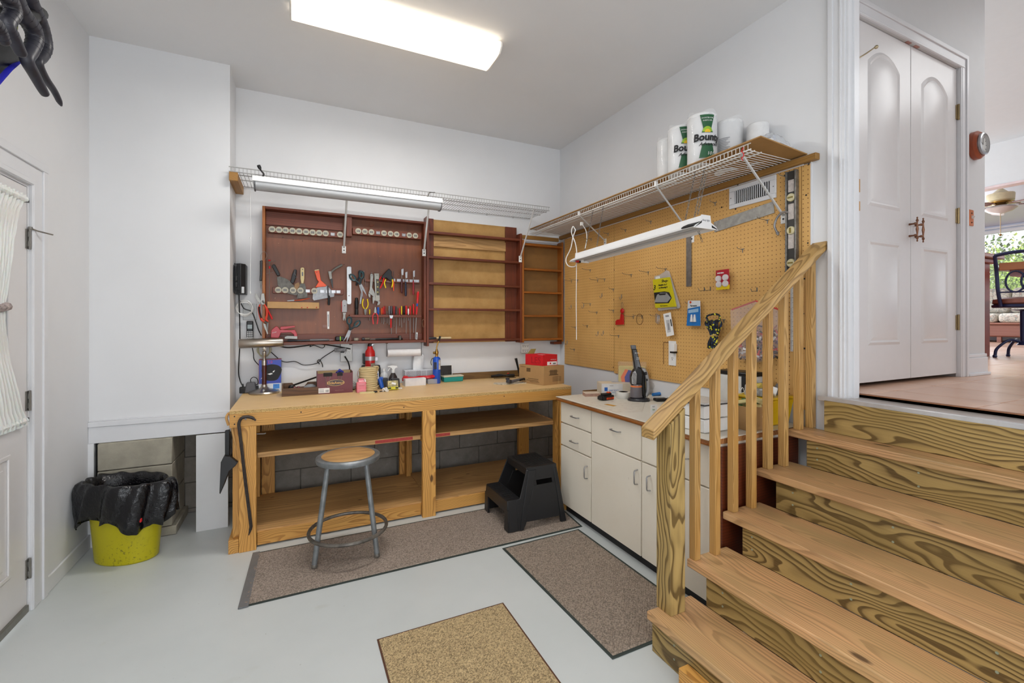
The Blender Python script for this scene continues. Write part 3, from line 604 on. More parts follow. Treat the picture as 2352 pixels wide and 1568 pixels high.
# crowbar hung on a nail on the front leg
cb = thing('crowbar', 'dark iron crowbar hanging by its hook on the left bench leg', 'crowbar', (-.30, 3.36, .9), world=True)
q = [(-.248, .858), (-.27, .878), (-.30, .887), (-.33, .878), (-.343, .845), (-.338, .79), (-.325, .66), (-.31, .50), (-.292, .33), (-.277, .19), (-.277, .16), (-.288, .115)]
build('bar', MB().tube(spline([(x, 3.37, z) for x, z in q], 5), [.006]*3+[.0095]*2+[.0105]*47+[.008, .006, .004, .003], 6), mat('dark_iron_bar', '4a4340', .5, .5, var=.2, vs=40), cb)
build('nail', MB().tube([(-.304, 3.40, .873), (-.304, 3.352, .876)], .003, 6).sph((-.304, 3.352, .876), .006, 8), CHROME, cb)
# dustpan with brush hanging at the bench's left end
dp = thing('dustpan', 'black dustpan with a long black handle hanging at the bench end', 'dustpan', (-.45, 3.42, .8), world=True)
p0 = at(522, 990, Y=3.44); k = px(p0)
def q2(u, v, Y=3.44): a = at(u, v, Y=Y); return (a[0], a[2])
build('handle', MB().prism([q2(517, 988), q2(528, 986), q2(528, 1046), q2(517, 1044)], 'XZ', 3.43, 3.455), BLACK, dp, bevel=.004)
build('pan', MB().prism([q2(516, 1044), q2(530, 1044), q2(548, 1058), q2(542, 1066), q2(528, 1078), q2(508, 1130), q2(506, 1128), q2(509, 1058)], 'XZ', 3.40, 3.62), mat('dustpan_plastic', '232325', .5), dp, bevel=.006)
build('bristle', MB().prism([q2(531, 1010), q2(545, 1006), q2(550, 1050), q2(536, 1052)], 'XZ', 3.46, 3.56), mat('grey_bristles', '6c675c', .9, bump=.8), dp)
build('brush_handle', MB().tube(spline([Vector((*q2(526, 975), 0)).xzy+Vector((0, 3.42, 0)), Vector((*q2(521, 957), 0)).xzy+Vector((0, 3.42, 0)), Vector((*q2(528, 950), 0)).xzy+Vector((0, 3.44, 0)), Vector((*q2(534, 985), 0)).xzy+Vector((0, 3.43, 0)), Vector((*q2(545, 1035), 0)).xzy+Vector((0, 3.44, 0))], 5), .008, 8), mat('bare_wood_handle', 'c99a5c', .5), dp)
# loose white panel standing in the recess
solo('white_board', MB().box(-.657, -.462, 3.868, 3.885, 0, .688), mat('white_hardboard_panel', 'd9dadb', .45, var=.01), 'white painted board standing in the recess left of the workbench', 'panel', loc=(-.56, 3.876, 0), world=True, bevel=.001)
# ------------------------------------------------------------------ staircase
stc = thing('staircase', 'six-riser staircase of treated pine boards up to the kitchen', 'stairs', (2.0, .95, 0), world=True)
RISE, YL, YR = .182, 1.585, .18
TX = [1.44, 1.69, 1.937, 2.19, 2.443]
for k, x in enumerate(TX, 1):
    x2 = (TX[k]+.02 if k < 5 else RX-.03)
    plank('tread', x, x2+.005, YR, YL, RISE*k-.038, RISE*k, TREAD, stc, bevel=.005)
    plank('riser', x+.022, x+.050, YR, YL-(.012 if k == 1 else .095), RISE*(k-1)+(.001 if k > 1 else 0), RISE*k-.040, TREAT, stc)
plank('riser', RX-.058, RX-.030, YR, 1.462, RISE*5+.001, RISE*6-.015, TREAT, stc)
for y in (YL-.14, .9, .24):
    pts = [(TX[0]+.05, 0)]
    for k, x in enumerate(TX): pts += [(x+.05, RISE*(k+1)-.04), ((TX[k+1]+.05 if k < 4 else RX-.06), RISE*(k+1)-.04)]
    pts += [(RX-.06, .55), (TX[0]+.42, 0)]
    build('stringer', MB().prism(pts, 'XZ', y, y+.038), TREAT['X'], stc)
plank('kick_block', TX[0]-.035, TX[0]+.018, .55, 1.36, 0, .088, FIR, stc)
sc = MB()
for k, x in enumerate(TX):
    for y in (1.42, 1.0, .6):
        for z in (.05, .11): sc.lathe([(.0045, x+.0205), (.0045, x+.0225)], (0, y+.02*sin(k*3+y), RISE*k+z), 'X', 8)
build('screw', sc, mat('green_screw', '98a08a', .5), stc, kind='stuff')
# railing
rl = thing('stair_railing', 'wooden stair railing with newel post, sloping handrail and eight balusters', 'railing', (2.0, 1.55, 0), world=True)
hr0, hr1 = Vector((1.418, 1.556, 1.0)), Vector((2.645, 1.520, 1.935)); dv = hr1-hr0; L = dv.length; an = math.atan2(dv.z, dv.x)
mb = MB(); h = .029; w = .043
# plumb-cut ends: shear the end faces so they stand vertical
tn = math.tan(an)
vs = []
for sx in (0, 1):
    for sy in (-w, w):
        for s2 in (-.019, .019): vs.append((sx*L+s2*tn, sy, s2))
mb.add(vs, [(0,1,3,2),(4,6,7,5),(0,4,5,1),(2,3,7,6),(0,2,6,4),(1,5,7,3)])
sv = _org.pop(rl.name); ho = build('handrail', mb, RAILW['X'], rl, bevel=.006, seg=3); _org[rl.name] = sv
ho.location = hr0-Vector(sv); ho.rotation_euler = (0, -an, math.atan2(dv.y, dv.x))
def rail_z(x): return hr0.z+(x-hr0.x)*dv.z/dv.x-.019/cos(an)
def upright(nm, x, y, w_, z0, W):
    zl, zr = rail_z(x-w_/2), rail_z(x+w_/2); m = w_/2
    m0 = (zl+zr)/2; c = (x, y, (z0+m0)/2)
    vs = [(-m,-m,z0-c[2]),(m,-m,z0-c[2]),(m,m,z0-c[2]),(-m,m,z0-c[2]),(-m,-m,zl-c[2]),(m,-m,zr-c[2]),(m,m,zr-c[2]),(-m,m,zl-c[2])]
    sv = _org.pop(rl.name); o = build(nm, MB().add(vs, [(0,3,2,1),(4,5,6,7),(0,1,5,4),(1,2,6,5),(2,3,7,6),(3,0,4,7)]), W['Z'], rl, bevel=.003); _org[rl.name] = sv
    o.location = (c[0]-sv[0], c[1]-sv[1], c[2]-sv[2]); return o
upright('newel_post', 1.549, 1.547, .089, RISE, TREAT)
for i, (x, y, k) in enumerate(((1.722, 1.565, 2), (1.850, 1.558, 2), (1.985, 1.563, 3), (2.113, 1.556, 3), (2.243, 1.556, 4), (2.362, 1.55, 4), (2.495, 1.552, 5), (2.598, 1.548, 5))):
    upright('baluster', x, y, .037, RISE*k, BALW)
# ------------------------------------------------------------------ tool board
def w3(u, v, Y): a = at(u, v, Y=Y); return a[0], a[2]
tbd = thing('tool_board', 'shallow reddish wooden tool cabinet on the back wall, left of the bookcases', 'tool cabinet', (.42, 4.26, 1.31), world=True)
FY, PY = 4.15, 4.245
t = NT('red_brown_plywood'); v = t.coord((1, 1, .12)); n = t.noise(30, v, 4, .6); n2 = t.noise(2.5, t.coord(), 4, .6)
c = t.ramp(n, [(.3, lin('703c1e')), (.7, lin('824826'))]); c = t.mix(t.ramp(n2, [(.4, (0,0,0,1)), (.7, (.4,.4,.4,1))]), c, lin('643218'))
sp = t.ramp(t.noise(45, t.coord((1, 1, 1.8)), 2, .5), [(.755, (0,0,0,1)), (.775, (.7,.7,.7,1))]); c = t.mix(sp, c, lin('c08a60'))
t.l(c, t.b.inputs['Base Color']); t.set(Roughness=.38); PANEL = t.m
build('back_panel', MB().box(-.25, 1.08, PY, 4.262, 1.33, 2.43), PANEL, tbd)
TX0, TX1, TZ0, TZ1 = -.26, 1.09, 1.312, 2.445
plank('side_board', TX0, TX0+.02, FY, 4.262, TZ0, TZ1, ORW, tbd); plank('side_board', TX1-.022, TX1, FY, 4.262, TZ0, TZ1, REDW, tbd)
plank('top_board', TX0+.02, TX1-.022, FY, 4.262, TZ1-.02, TZ1, REDW, tbd); plank('bottom_board', TX0+.02, TX1-.022, FY, 4.262, TZ0, TZ0+.024, REDW, tbd)
plank('back_rail', TX0+.02, TX1-.022, 4.225, PY, 1.336, 1.40, REDW, tbd); plank('back_rail', TX0+.02, .36, 4.228, PY, 2.31, 2.42, REDW, tbd)
plank('divider', .405, .425, 4.16, PY, 1.336, 1.445, REDW, tbd); plank('upright_block', .385, .43, 4.16, PY, 2.255, 2.425, REDW, tbd)
def strip(u0, v0, u1, v1, h, Y, nm='clip_strip', dep=.02):
    x0, z0 = w3(u0, v0, Y); x1, z1 = w3(u1, v1, Y); z = (z0+z1)/2
    return plank(nm, x0, x1, Y, Y+dep, z-h/2, z+h/2, REDW, tbd), z
_, z1 = strip(615, 526, 789, 540, .05, 4.20, dep=.045); _, z2 = strip(810, 530, 968, 543, .055, 4.18, dep=.06); _, z3 = strip(626, 664, 789, 672, .05, 4.20, dep=.045)
_, z4 = strip(838, 642, 965, 650, .022, 4.20, dep=.045); 
x0, zA = w3(803, 727, 4.17); x1, _ = w3(968, 727, 4.17); plank('tool_shelf', x0, x1, 4.165, PY, 1.545, 1.567, REDW, tbd); ZS = 1.567
clipw = mat('aged_white_clip', 'bdb7a2', .5, var=.1); clip0 = None
def clip(u, z, Y, kind=0):
    global clip0
    x = w3(u, 530, Y)[0]
    if kind == 0:
        if clip0 is None:
            clip0 = build('spring_clip', MB().lathe([(.0, -.004), (.024, -.004), (.026, 0), (.0, 0)], ax='Y', n=20), clipw, tbd, local=True)
            g = build('clip_jaw', MB().box(-.013, -.009, -.012, -.003, -.008, .008).box(.009, .013, -.012, -.003, -.008, .008).box(-.012, .012, -.006, -.0035, -.009, .009), DSTEEL, clip0); o = clip0
        else:
            o = clip0.copy(); link(o, tbd); g2 = clip0.children[0].copy(); link(g2, o)
        org = _org[tbd.name]; o.location = (x-org[0], Y-.001-org[1], z-org[2])
    else: build('metal_clip', MB().box(x-.016, x-.012, Y-.014, Y, z-.012, z+.012).box(x+.012, x+.016, Y-.014, Y, z-.012, z+.012).box(x-.016, x+.016, Y-.003, Y, z-.012, z+.012), CHROME, tbd)
for u in (625, 641, 656, 672, 687, 703, 718, 733, 748, 781): clip(u, z1+.002, 4.20)
clip(764, z1, 4.20, 1)
for u in (823, 838, 853, 882, 897, 911, 940, 954): clip(u, z2+.002, 4.18)
clip(868, z2, 4.18, 1); clip(927, z2, 4.18, 1)
for u in (639, 655, 673, 690, 722): clip(u, z3+.002, 4.20)
for u in (707, 740, 753, 766, 777): clip(u, z3, 4.20, 1)
for u in (903, 915, 923, 933, 944, 951, 958): clip(u, z4+.012, 4.20, 1)
x, z = w3(853, 517, 4.18); build('forked_peg', MB().tube([(x-.018, 4.19, z+.01), (x-.016, 4.19, z), (x, 4.19, z-.01), (x+.016, 4.19, z), (x+.018, 4.19, z+.01)], .005, 6), REDW['X'], tbd)
nl = MB()
for u, v in ((650, 545), (674, 549), (695, 553), (770, 575), (790, 607), (804, 500), (783, 640)): x, z = w3(u, v, PY); nl.tube([(x, PY, z-.004), (x, PY-.022, z)], .0018, 5)
build('nail', nl, DSTEEL, tbd, kind='stuff')
# long yellow rule case leaning in the board
x0, zz0 = w3(614, 708, 4.18); x1, zz1 = w3(733, 694, 4.18)
rc = thing('ledge_box', 'narrow tan wooden ledge with three red knobs low on the tool cabinet', 'ledge', ((x0+x1)/2, 4.2, 1.6), world=True)
build('ledge', MB().box(x0, x1, 4.165, 4.244, zz0+.001, zz0+.055), mat('tan_hardwood', 'b98f58', .5), rc, bevel=.002)
for u in (693, 706, 727):
    x, z = w3(u, 706, 4.165); build('red_knob', MB().sph((x, 4.163, z), .005, 8), RED, rc)
# ------------------------------------------------------------------ bookcases
bc = thing('red_bookcase', 'open dark red wall bookcase with tan back panels, right of the tool cabinet', 'bookcase', (1.6, 4.2, 1.28), world=True)
t = NT('tan_back_panel'); n = t.noise(5, t.coord(), 6, .65); t.l(t.ramp(n, [(.3, lin('a57c42')), (.5, lin('b68c50')), (.75, lin('c49c60'))]), t.b.inputs['Base Color']); t.set(Roughness=.65); TANB = t.m
BX0, BX1 = 1.094, 2.10
plank('side_board', BX0, BX0+.022, FY, 4.265, 1.275, 2.50, REDW, bc); plank('side_board', BX1-.022, BX1, FY, 4.265, 1.29, 2.42, REDW, bc)
xa = w3(995, 600, 4.25)[0]; xb = w3(1160, 600, 4.25)[0]
build('back_panel', MB().box(xa-.03, xb+.03, 4.255, 4.266, 1.30, 2.498), TANB, bc)
plank('back_board', BX0+.022, xa, 4.235, 4.255, 1.30, 2.50, REDW, bc); plank('back_board', xb, BX1-.022, 4.235, 4.255, 1.30, 2.495, REDW, bc)
for i, (va, vb) in enumerate(((533, 549.5), (590, 602), (650, 658.5), (708.5, 713.5), (781.5, 779.5))):
    z = (at(985, va, Y=FY)[2]+at(1190, vb, Y=FY)[2])/2
    plank('shelf', BX0+.022, BX1-.022, FY+.002, 4.235, z-.011, z+.011, REDW, bc)
xm, zt = w3(1000, 544, 4.24); zb = at(1000, 565, Y=4.24)[2]
plank('cross_board', xa, xb, 4.232, 4.253, at(1080, 572, Y=4.24)[2], at(1080, 550, Y=4.24)[2], PLY, bc)
ob = thing('orange_bookcase', 'narrow orange-brown wall bookcase in the corner beside the pegboard', 'bookcase', (2.35, 4.2, 1.28), world=True)
plank('side_board', 2.103, 2.123, FY, 4.265, 1.29, 2.36, ORW, ob); plank('side_board', 2.588, 2.608, FY+.01, 4.265, 1.29, 2.37, ORW, ob)
build('back_panel', MB().box(2.123, 2.588, 4.25, 4.264, 1.30, 2.35), mat('amber_back_panel', '8a6230', .6, var=.1, vs=4), ob)
for v in (564, 619.5, 672, 725.5, 779):
    z = at(1250, v, Y=FY)[2]; plank('shelf', 2.123, 2.588, FY+.005, 4.25, z-.01, z+.01, ORW, ob)
plank('foot_block', 2.50, 2.60, 4.18, 4.262, 1.262, 1.29, REDW, ob)
# hammer-like tool on the bottom shelf of the red bookcase
x, z = w3(998, 778, 4.17); zb_ = (at(985, 781.5, Y=FY)[2]+at(1190, 779.5, Y=FY)[2])/2+.011
hm = thing('chisel', 'tool with pale wooden handle lying on the bottom shelf of the red bookcase', 'tool', (1.2, 4.18, zb_), world=True)
build('handle', MB().lathe([(.006, 1.195), (.0105, 1.20), (.0105, 1.335), (.008, 1.342)], (0, 4.18, zb_+.012), 'X', 12), mat('pale_handle_wood', 'dcc79c', .5), hm)
build('head', MB().lathe([(.004, 1.11), (.008, 1.115), (.011, 1.13), (.011, 1.175), (.008, 1.195)], (0, 4.18, zb_+.012), 'X', 12), DGREY, hm)
# ------------------------------------------------------------------ wire shelves
WIRE = mat('aged_grey_wire', 'a9a9a8', .45, var=.05)
def wire_shelf(name, label, loc, axis, a0, a1, front, back, zd, lip, rods, woodend=None):
    s = thing(name, label, 'wire shelf', loc, world=True)
    def P_(a, b, z): return (a, b, z) if axis == 'X' else (b, a, z)
    sg = 1 if back > front else -1
    for z, b in ((zd+lip, front), (zd, front+sg*.004), (zd-.003, back))+tuple((zd-.004, r_) for r_ in rods):
        build('rod', MB().tube([P_(a0-.005, b, z), P_(a1+.005, b, z)], .004, 6), WIRE if axis == 'X' else WHITE, s)
    mb = MB(); n = int((a1-a0)/.0254)
    for i in range(n+1):
        a = a0+.01+i*.0254
        mb.tube([P_(a, back, zd), P_(a, front, zd), P_(a, front-sg*.001, zd+lip)], .0021, 5)
    build('cross_wire', mb, WIRE if axis == 'X' else WHITE, s, kind='stuff'); return s
ws1 = wire_shelf('wire_shelf', 'white wire shelf over the tool cabinet, empty', (.9, 4.06, 2.61), 'X', -.453, 2.26, 3.87, 4.252, 2.612, .033, (3.93, 4.06))
ws2 = wire_shelf('wire_shelf', 'white wire shelf over the pegboard carrying a board with paper rolls', (2.42, 2.9, 2.45), 'Y', 1.655, 4.245, 2.235, 2.605, 2.448, .033, (2.27, 2.325))
cl0 = [(k, 4.262) for k in (.1, .6, 1.1, 1.45, 1.75, 2.05)]
mb = MB()
for x, y in cl0: mb.cbox((x, 4.258, 2.608), (.012, .014, .02))
build('wall_clip', mb, GREYW, ws1, kind='stuff')
def bracket(s, p, q):
    p, q = Vector(p), Vector(q); b = build('bracket', MB().tube([p, q], .0085, 6, flat=.55), GREYW, s)
    return b
def foot(s, c, ax):
    if ax == 'Y': m = MB().box(c[0]-.017, c[0]+.017, c[1]-.004, c[1]+.002, c[2]-.045, c[2]+.02); h = MB().lathe([(.006, c[1]-.005), (.006, c[1]-.003)], (c[0], 0, c[2]-.018), 'Y', 8)
    else: m = MB().box(c[0]-.004, c[0]+.002, c[1]-.017, c[1]+.017, c[2]-.045, c[2]+.02); h = MB().lathe([(.006, c[0]-.005), (.006, c[0]-.003)], (0, c[1], c[2]-.018), 'X', 8)
    f = build('foot_plate', m, WHITE, s, bevel=.002); build('screw', h, INK, f)
for (u, v, Y, x) in ((790, 570, 4.238, .365), (974, 577, 4.143, 1.05), (1195, 592, 4.143, 2.09)):
    a = at(u, v, Y=Y); bracket(ws1, (a[0], a[1], a[2]), (x, 3.874, 2.605)); foot(ws1, a, 'Y')
for (u, v, y) in ((1390, 553, 3.31), (1590, 543, 2.37), (1800, 496, 1.71)):
    a = at(u, v, X=2.615); bracket(ws2, (a[0], a[1], a[2]), (2.239, y, 2.443)); foot(ws2, a, 'X')
build('clip_pin', MB().box(2.228, 2.245, 3.30, 3.318, 2.44, 2.475).box(2.228, 2.245, 2.362, 2.378, 2.44, 2.475), WHITE, ws2, kind='stuff')
solo('red_string', MB().tube([(2.232+.006*sin(i*1.7), 1.695+.005*cos(i*2.1), 2.49-.013*i) for i in range(8)], .003, 6), RED, 'red cord tied round the near end of the wire shelf over the pegboard', 'cord', loc=(2.232, 1.695, 2.44), world=True)
def cleat(label, x0, x1, y0, y1, z0, z1):
    d = (x1-x0, y1-y0, z1-z0); ax = 'XYZ'[d.index(max(d))]
    o = build('wood_cleat', MB().box(-d[0]/2, d[0]/2, -d[1]/2, d[1]/2, -d[2]/2, d[2]/2), CLEAT[ax], bevel=.002, loc=((x0+x1)/2, (y0+y1)/2, (z0+z1)/2)); return tag(o, label, 'wood strip')
cleat('short wooden block on the corner holding the left end of the wire shelf', -.456, -.40, 3.865, 4.262, 2.545, 2.608)
cleat('long yellowed wood strip on the right wall under the wire shelf', 2.592, 2.63, 1.517, 4.225, 2.408, 2.444)
cleat('dark wood strip on the back wall above the orange bookcase', 2.12, 2.592, 4.229, 4.266, 2.385, 2.425)
solo('shelf_board', MB().prism([(2.215, 2.4835), (2.615, 2.4525), (2.615, 2.459), (2.215, 2.490)], 'XZ', 1.575, 4.2), mat('brown_hardboard_sheet', 'a37a44', .7, var=.06), 'brown hardboard sheet lying on the wire shelf over the pegboard', 'board', loc=(2.41, 2.9, 2.4825), world=True)
for z0, z1, y0 in ((2.352, 2.384, 0),): struct('trim_11', MB().box(2.12, 2.63, 4.245, 4.268, 2.375-.012, 2.385), TRIM)
# ------------------------------------------------------------------ shop lights
sl = thing('shop_light', 'long white shop light hanging under the wire shelf over the tool cabinet, unlit', 'light', (.4, 3.72, 2.46), world=True)
lx0, lx1 = -.293, 1.105
build('housing', MB().prism([(3.655, 2.505), (3.675, 2.548), (3.765, 2.548), (3.785, 2.505)], 'YZ', lx0, lx1), ENAM, sl, bevel=.003)
t = NT('grey_diffuser'); t.set(Base_Color=lin('b4b6b8'), Roughness=.25); build('diffuser', MB().prism([(3.665, 2.505), (3.663, 2.485), (3.68, 2.462), (3.72, 2.452), (3.76, 2.462), (3.777, 2.485), (3.775, 2.505)], 'YZ', lx0+.02, lx1-.015), t.m, sl, ang=60)
for x in (lx0+.01, lx1-.015): build('end_cap', MB().prism([(3.66, 2.51), (3.658, 2.483), (3.678, 2.455), (3.72, 2.446), (3.762, 2.455), (3.782, 2.483), (3.78, 2.51)], 'YZ', x, x+.008), GREYP, sl)
build('hanger', MB().tube([(lx1-.12, 3.70, 2.548), (lx1-.10, 3.72, 2.60), (lx1-.03, 3.80, 2.628), (lx1-.02, 3.87, 2.648)], .003, 6).tube([(lx1-.12, 3.74, 2.548), (lx1-.10, 3.74, 2.60), (lx1-.02, 3.87, 2.648)], .003, 6), DSTEEL, sl)
pr = [at(583, 416, Y=3.72), at(600, 408, Y=3.75), at(606, 400, Y=3.8), at(600, 392, Y=3.86), at(594, 380, Y=3.87)]
build('power_plug', MB().tube(spline([tuple(p) for p in pr], 4), [.006]*14+[.012, .013, .013], 8), BLACK, sl)
ps = thing('pull_cord', 'thin white pull cord hanging from the left end of the shop light', 'cord', (-.32, 3.72, 1.9), world=True)
a, b = at(575, 420, Y=3.72), at(575, 672, Y=3.72); build('cord', MB().tube([a, (a+b)/2+Vector((.003, 0, 0)), b], .0013, 5), WHITE, ps)
build('bead', MB().sph(b, (.004, .004, .01), 8).sph((a+b)/2, (.003, .003, .006), 8), WHITE, ps, kind='stuff')
s2 = thing('hooded_shop_light', 'white hooded shop light hanging on chains in front of the pegboard', 'light', (2.16, 2.54, 2.03), world=True)
mb = MB(); A = [(2.06, 0), (2.075, .012), (2.118, .030), (2.125, .072), (2.190, .072), (2.197, .030), (2.24, .012), (2.255, 0), (2.252, -.001), (2.238, .008), (2.195, .022), (2.12, .022), (2.077, .008), (2.063, -.001)]
y0_, y1_, zL, zR = 1.885, 3.19, 2.052, 2.012
vs = [(x, y0_, zL+z) for x, z in A]+[(x, y1_, zR+z) for x, z in A]; n = len(A)
build('hood', MB().add(vs, [tuple(range(n)), tuple(range(2*n-1, n-1, -1))]+[(i, i+n, (i+1) % n+n, (i+1) % n) for i in range(n)]), ENAM, s2, ang=30)
E_ = [(2.058, -.004), (2.075, .014), (2.116, .034), (2.122, .076), (2.193, .076), (2.199, .034), (2.24, .014), (2.257, -.004)]
for y, z in ((y0_-.004, zL), (y1_, zR)): build('end_cap', MB().prism([(a, b+z) for a, b in E_], 'XZ', y-.003, y+.003), ENAM, s2)
build('stripe', MB().prism([(2.07, zL-.001), (2.064, zL-.004), (2.12, zL+.028), (2.122, zL+.042)], 'XZ', y0_-.0085, y0_-.0065).prism([(2.247, zL+.002), (2.25, zL-.002), (2.205, zL+.006), (2.203, zL+.02)], 'XZ', y0_-.0085, y0_-.0065).prism([(2.062, zL+.004), (2.08, zL+.0165), (2.114, zL+.032), (2.116, zL+.037), (2.076, zL+.02), (2.06, zL+.009)], 'XZ', y0_, y0_+.09), INK, s2, kind='stuff')
for x_ in (2.125, 2.19): build('tube', MB().tube([(x_, y0_+.03, zL+.013), (x_, y1_-.03, zR+.013)], .010, 10), GREYW, s2)
build('pull_switch', MB().box(2.10, 2.115, y1_-.06, y1_-.03, zR-.012, zR+.004), RED, s2); build('socket', MB().box(2.118, 2.14, y1_-.05, y1_-.02, zR-.014, zR+.004), BLACK, s2)
def chain(name, label, top, bot, parent=None, n=None, drop=0):
    top, bot = Vector(top), Vector(bot); d = bot-top; n = n or max(3, int(d.length/.022)); mb = MB()
    for i in range(n):
        c = top+d*((i+.5)/n); up = d.normalized(); sd = Vector((1, 0, 0)) if i % 2 else Vector((0, 1, 0)); h = d.length/n*.62
        mb.tube([c+up*(h*cos(q))+sd*(.0055*sin(q)) for q in [2*pi*k/8 for k in range(8)]], .0014, 5, True)
    return build(name, mb, DSTEEL, parent, kind='stuff')
for x, y, z in ((2.16, 2.04, zL+.07), (2.16, 1.97, zL+.07), (2.16, 3.12, zR+.07), (2.18, 2.98, zR+.07)): chain('chain', '', (2.25, y, 2.445), (x, y, z), s2)
chain('chain', '', (2.24, 1.95, 2.40), (2.17, 1.95, 2.15), s2); a = at(1613, 538, X=2.2); chain('chain', '', (2.2, a[1]+.03, 2.06), (2.2, a[1], 1.985), s2)
cp = [at(1322, 528, X=2.24), at(1316, 545, X=2.2), at(1311, 570, X=2.18), at(1300, 595, X=2.15), at(1305, 610, X=2.15), at(1320, 612, X=2.15), at(1326, 600, X=2.13)]
cp2 = [at(1322, 528, X=2.24), at(1316, 520, X=2.22), at(1313, 535, X=2.2), at(1322, 560, X=2.18), at(1325, 582, X=2.14)]
cp3 = [at(1338, 516, X=2.3), at(1346, 530, X=2.25), at(1348, 550, X=2.2), at(1344, 570, X=2.16)]
build('flex', MB().tube(spline(cp, 6), .0045, 8), WHITE, s2); build('flex', MB().tube(spline(cp2, 6), .0045, 8), WHITE, s2); build('flex', MB().tube(spline(cp3, 6), .0035, 8).cbox(at(1336, 514, X=2.3), (.02, .02, .03)), WHITE, s2)
a = at(1324, 608, X=2.12); b = at(1324, 780, X=2.12); build('pull_string', MB().tube([a, (a+b)/2+Vector((0, .004, 0)), b], .003, 6), WHITE, s2)
text('shop light', .016, GREYINK, s2, (2.157, y0_-.0078, zL+.045), (pi/2, 0, 0))
# ------------------------------------------------------------------ pegboard
pb = thing('pegboard', 'large tan perforated hardboard panel covering the right wall', 'pegboard', (2.624, 2.9, 1.04), world=True)
t = NT('perforated_hardboard'); tc = t.n('TexCoord'); sp = t.n('SeparateXYZ'); t.l(tc.outputs['Object'], sp.inputs[0])
fy = t.math('SUBTRACT', t.math('FRACT', t.math('MULTIPLY', sp.outputs[1], 1/.0268)), .5); fz = t.math('SUBTRACT', t.math('FRACT', t.math('MULTIPLY', sp.outputs[2], 1/.0268)), .5)
r = t.math('SQRT', t.math('ADD', t.math('MULTIPLY', fy, fy), t.math('MULTIPLY', fz, fz)))
hole = t.math('LESS_THAN', r, .115); n = t.noise(2.2, t.coord(), 5, .6); n3 = t.noise(70, t.coord(), 3, .7)
c = t.ramp(n, [(.3, lin('cfa05c')), (.7, lin('dfb26c'))]); c = t.mix(t.math('MULTIPLY', n3, .22), c, lin('b08448'))
stn = t.ramp(t.noise(5, t.coord((1, 1, .6)), 4, .6), [(.62, (0,0,0,1)), (.78, (.4,.4,.4,1))]); c = t.mix(stn, c, lin('b88c4c'))
c = t.mix(hole, c, lin('7a5426')); t.l(c, t.b.inputs['Base Color']); t.set(Roughness=.6); t.bump(t.math('MULTIPLY', hole, -1), .6, .003); PEG = t.m
PX = 2.617
for y0, y1, za, zb in ((3.309, 4.15, 1.05, 2.40), (1.613, 3.304, 1.035, 2.40), (1.563, 1.609, 1.00, 2.40)): build('sheet', MB().box(PX, RX-.002, y0, y1, za, zb), PEG, pb, bevel=.001)
so_ = MB()
for u, v in ((1695, 424), (1690, 480), (1658, 476), (1848, 800), (1803, 403), (1778, 384)):
    a = at(u, v, X=PX); so_.lathe([(.006, PX-.002), (.005, PX-.0005)], (0, a[1], a[2]), 'X', 8)
for u, v in ((1858, 377), (1852, 448), (1856, 558), (1848, 640), (1846, 720), (1409, 843), (1296, 645), (1410, 688), (1411, 755), (1411, 620)):
    a = at(u, v, X=PX); so_.lathe([(.005, PX-.002), (.004, PX-.0005)], (0, a[1], a[2]), 'X', 8)
build('screw', so_, INK, pb, kind='stuff')
a = at(1836, 560, X=2.6); build('white_edging', MB().box(PX+.003, RX, 1.556, 1.562, 1.9, 2.41), TRIM, pb); build('white_edging', MB().box(PX+.002, RX, 1.60, 4.1, 2.401, 2.413), TRIM, pb)
# wall vent
vn = thing('air_register', 'white louvred air register at the top of the pegboard', 'vent', (2.61, 1.92, 2.33), world=True)
mb = MB(); ya, yb, za, zb = 1.756, 2.082, 2.255, 2.395
mb.box(PX-.012, PX, ya, yb, za, za+.028).box(PX-.012, PX, ya, yb, zb-.028, zb).box(PX-.012, PX, ya, ya+.04, za+.028, zb-.028).box(PX-.012, PX, yb-.04, yb, za+.028, zb-.028)
build('frame', mb, TRIM, vn, bevel=.003); build('duct_shadow', MB().box(PX-.0015, PX-.0005, ya+.04, yb-.04, za+.028, zb-.028), mat('painted_duct_shade', '4a4644', .8), vn)  # dark sheet painted in for the shade behind the louvres
lv = None
for i in range(17):
    y = ya+.05+i*.0142
    if lv is None: lv = o = build('louvre', MB().cbox((0, 0, 0), (.014, .0035, zb-za-.058), (0, 0, .4)), TRIM, vn, local=True); lz = 1
    else: o = lv.copy(); link(o, vn)
    o.location = Vector((PX-.009, y, (za+zb)/2))-Vector(_org[vn.name])
build('screw', MB().sph((PX-.012, ya+.015, (za+zb)/2), .004, 6).sph((PX-.012, yb-.015, (za+zb)/2), .004, 6), DSTEEL, vn, kind='stuff')
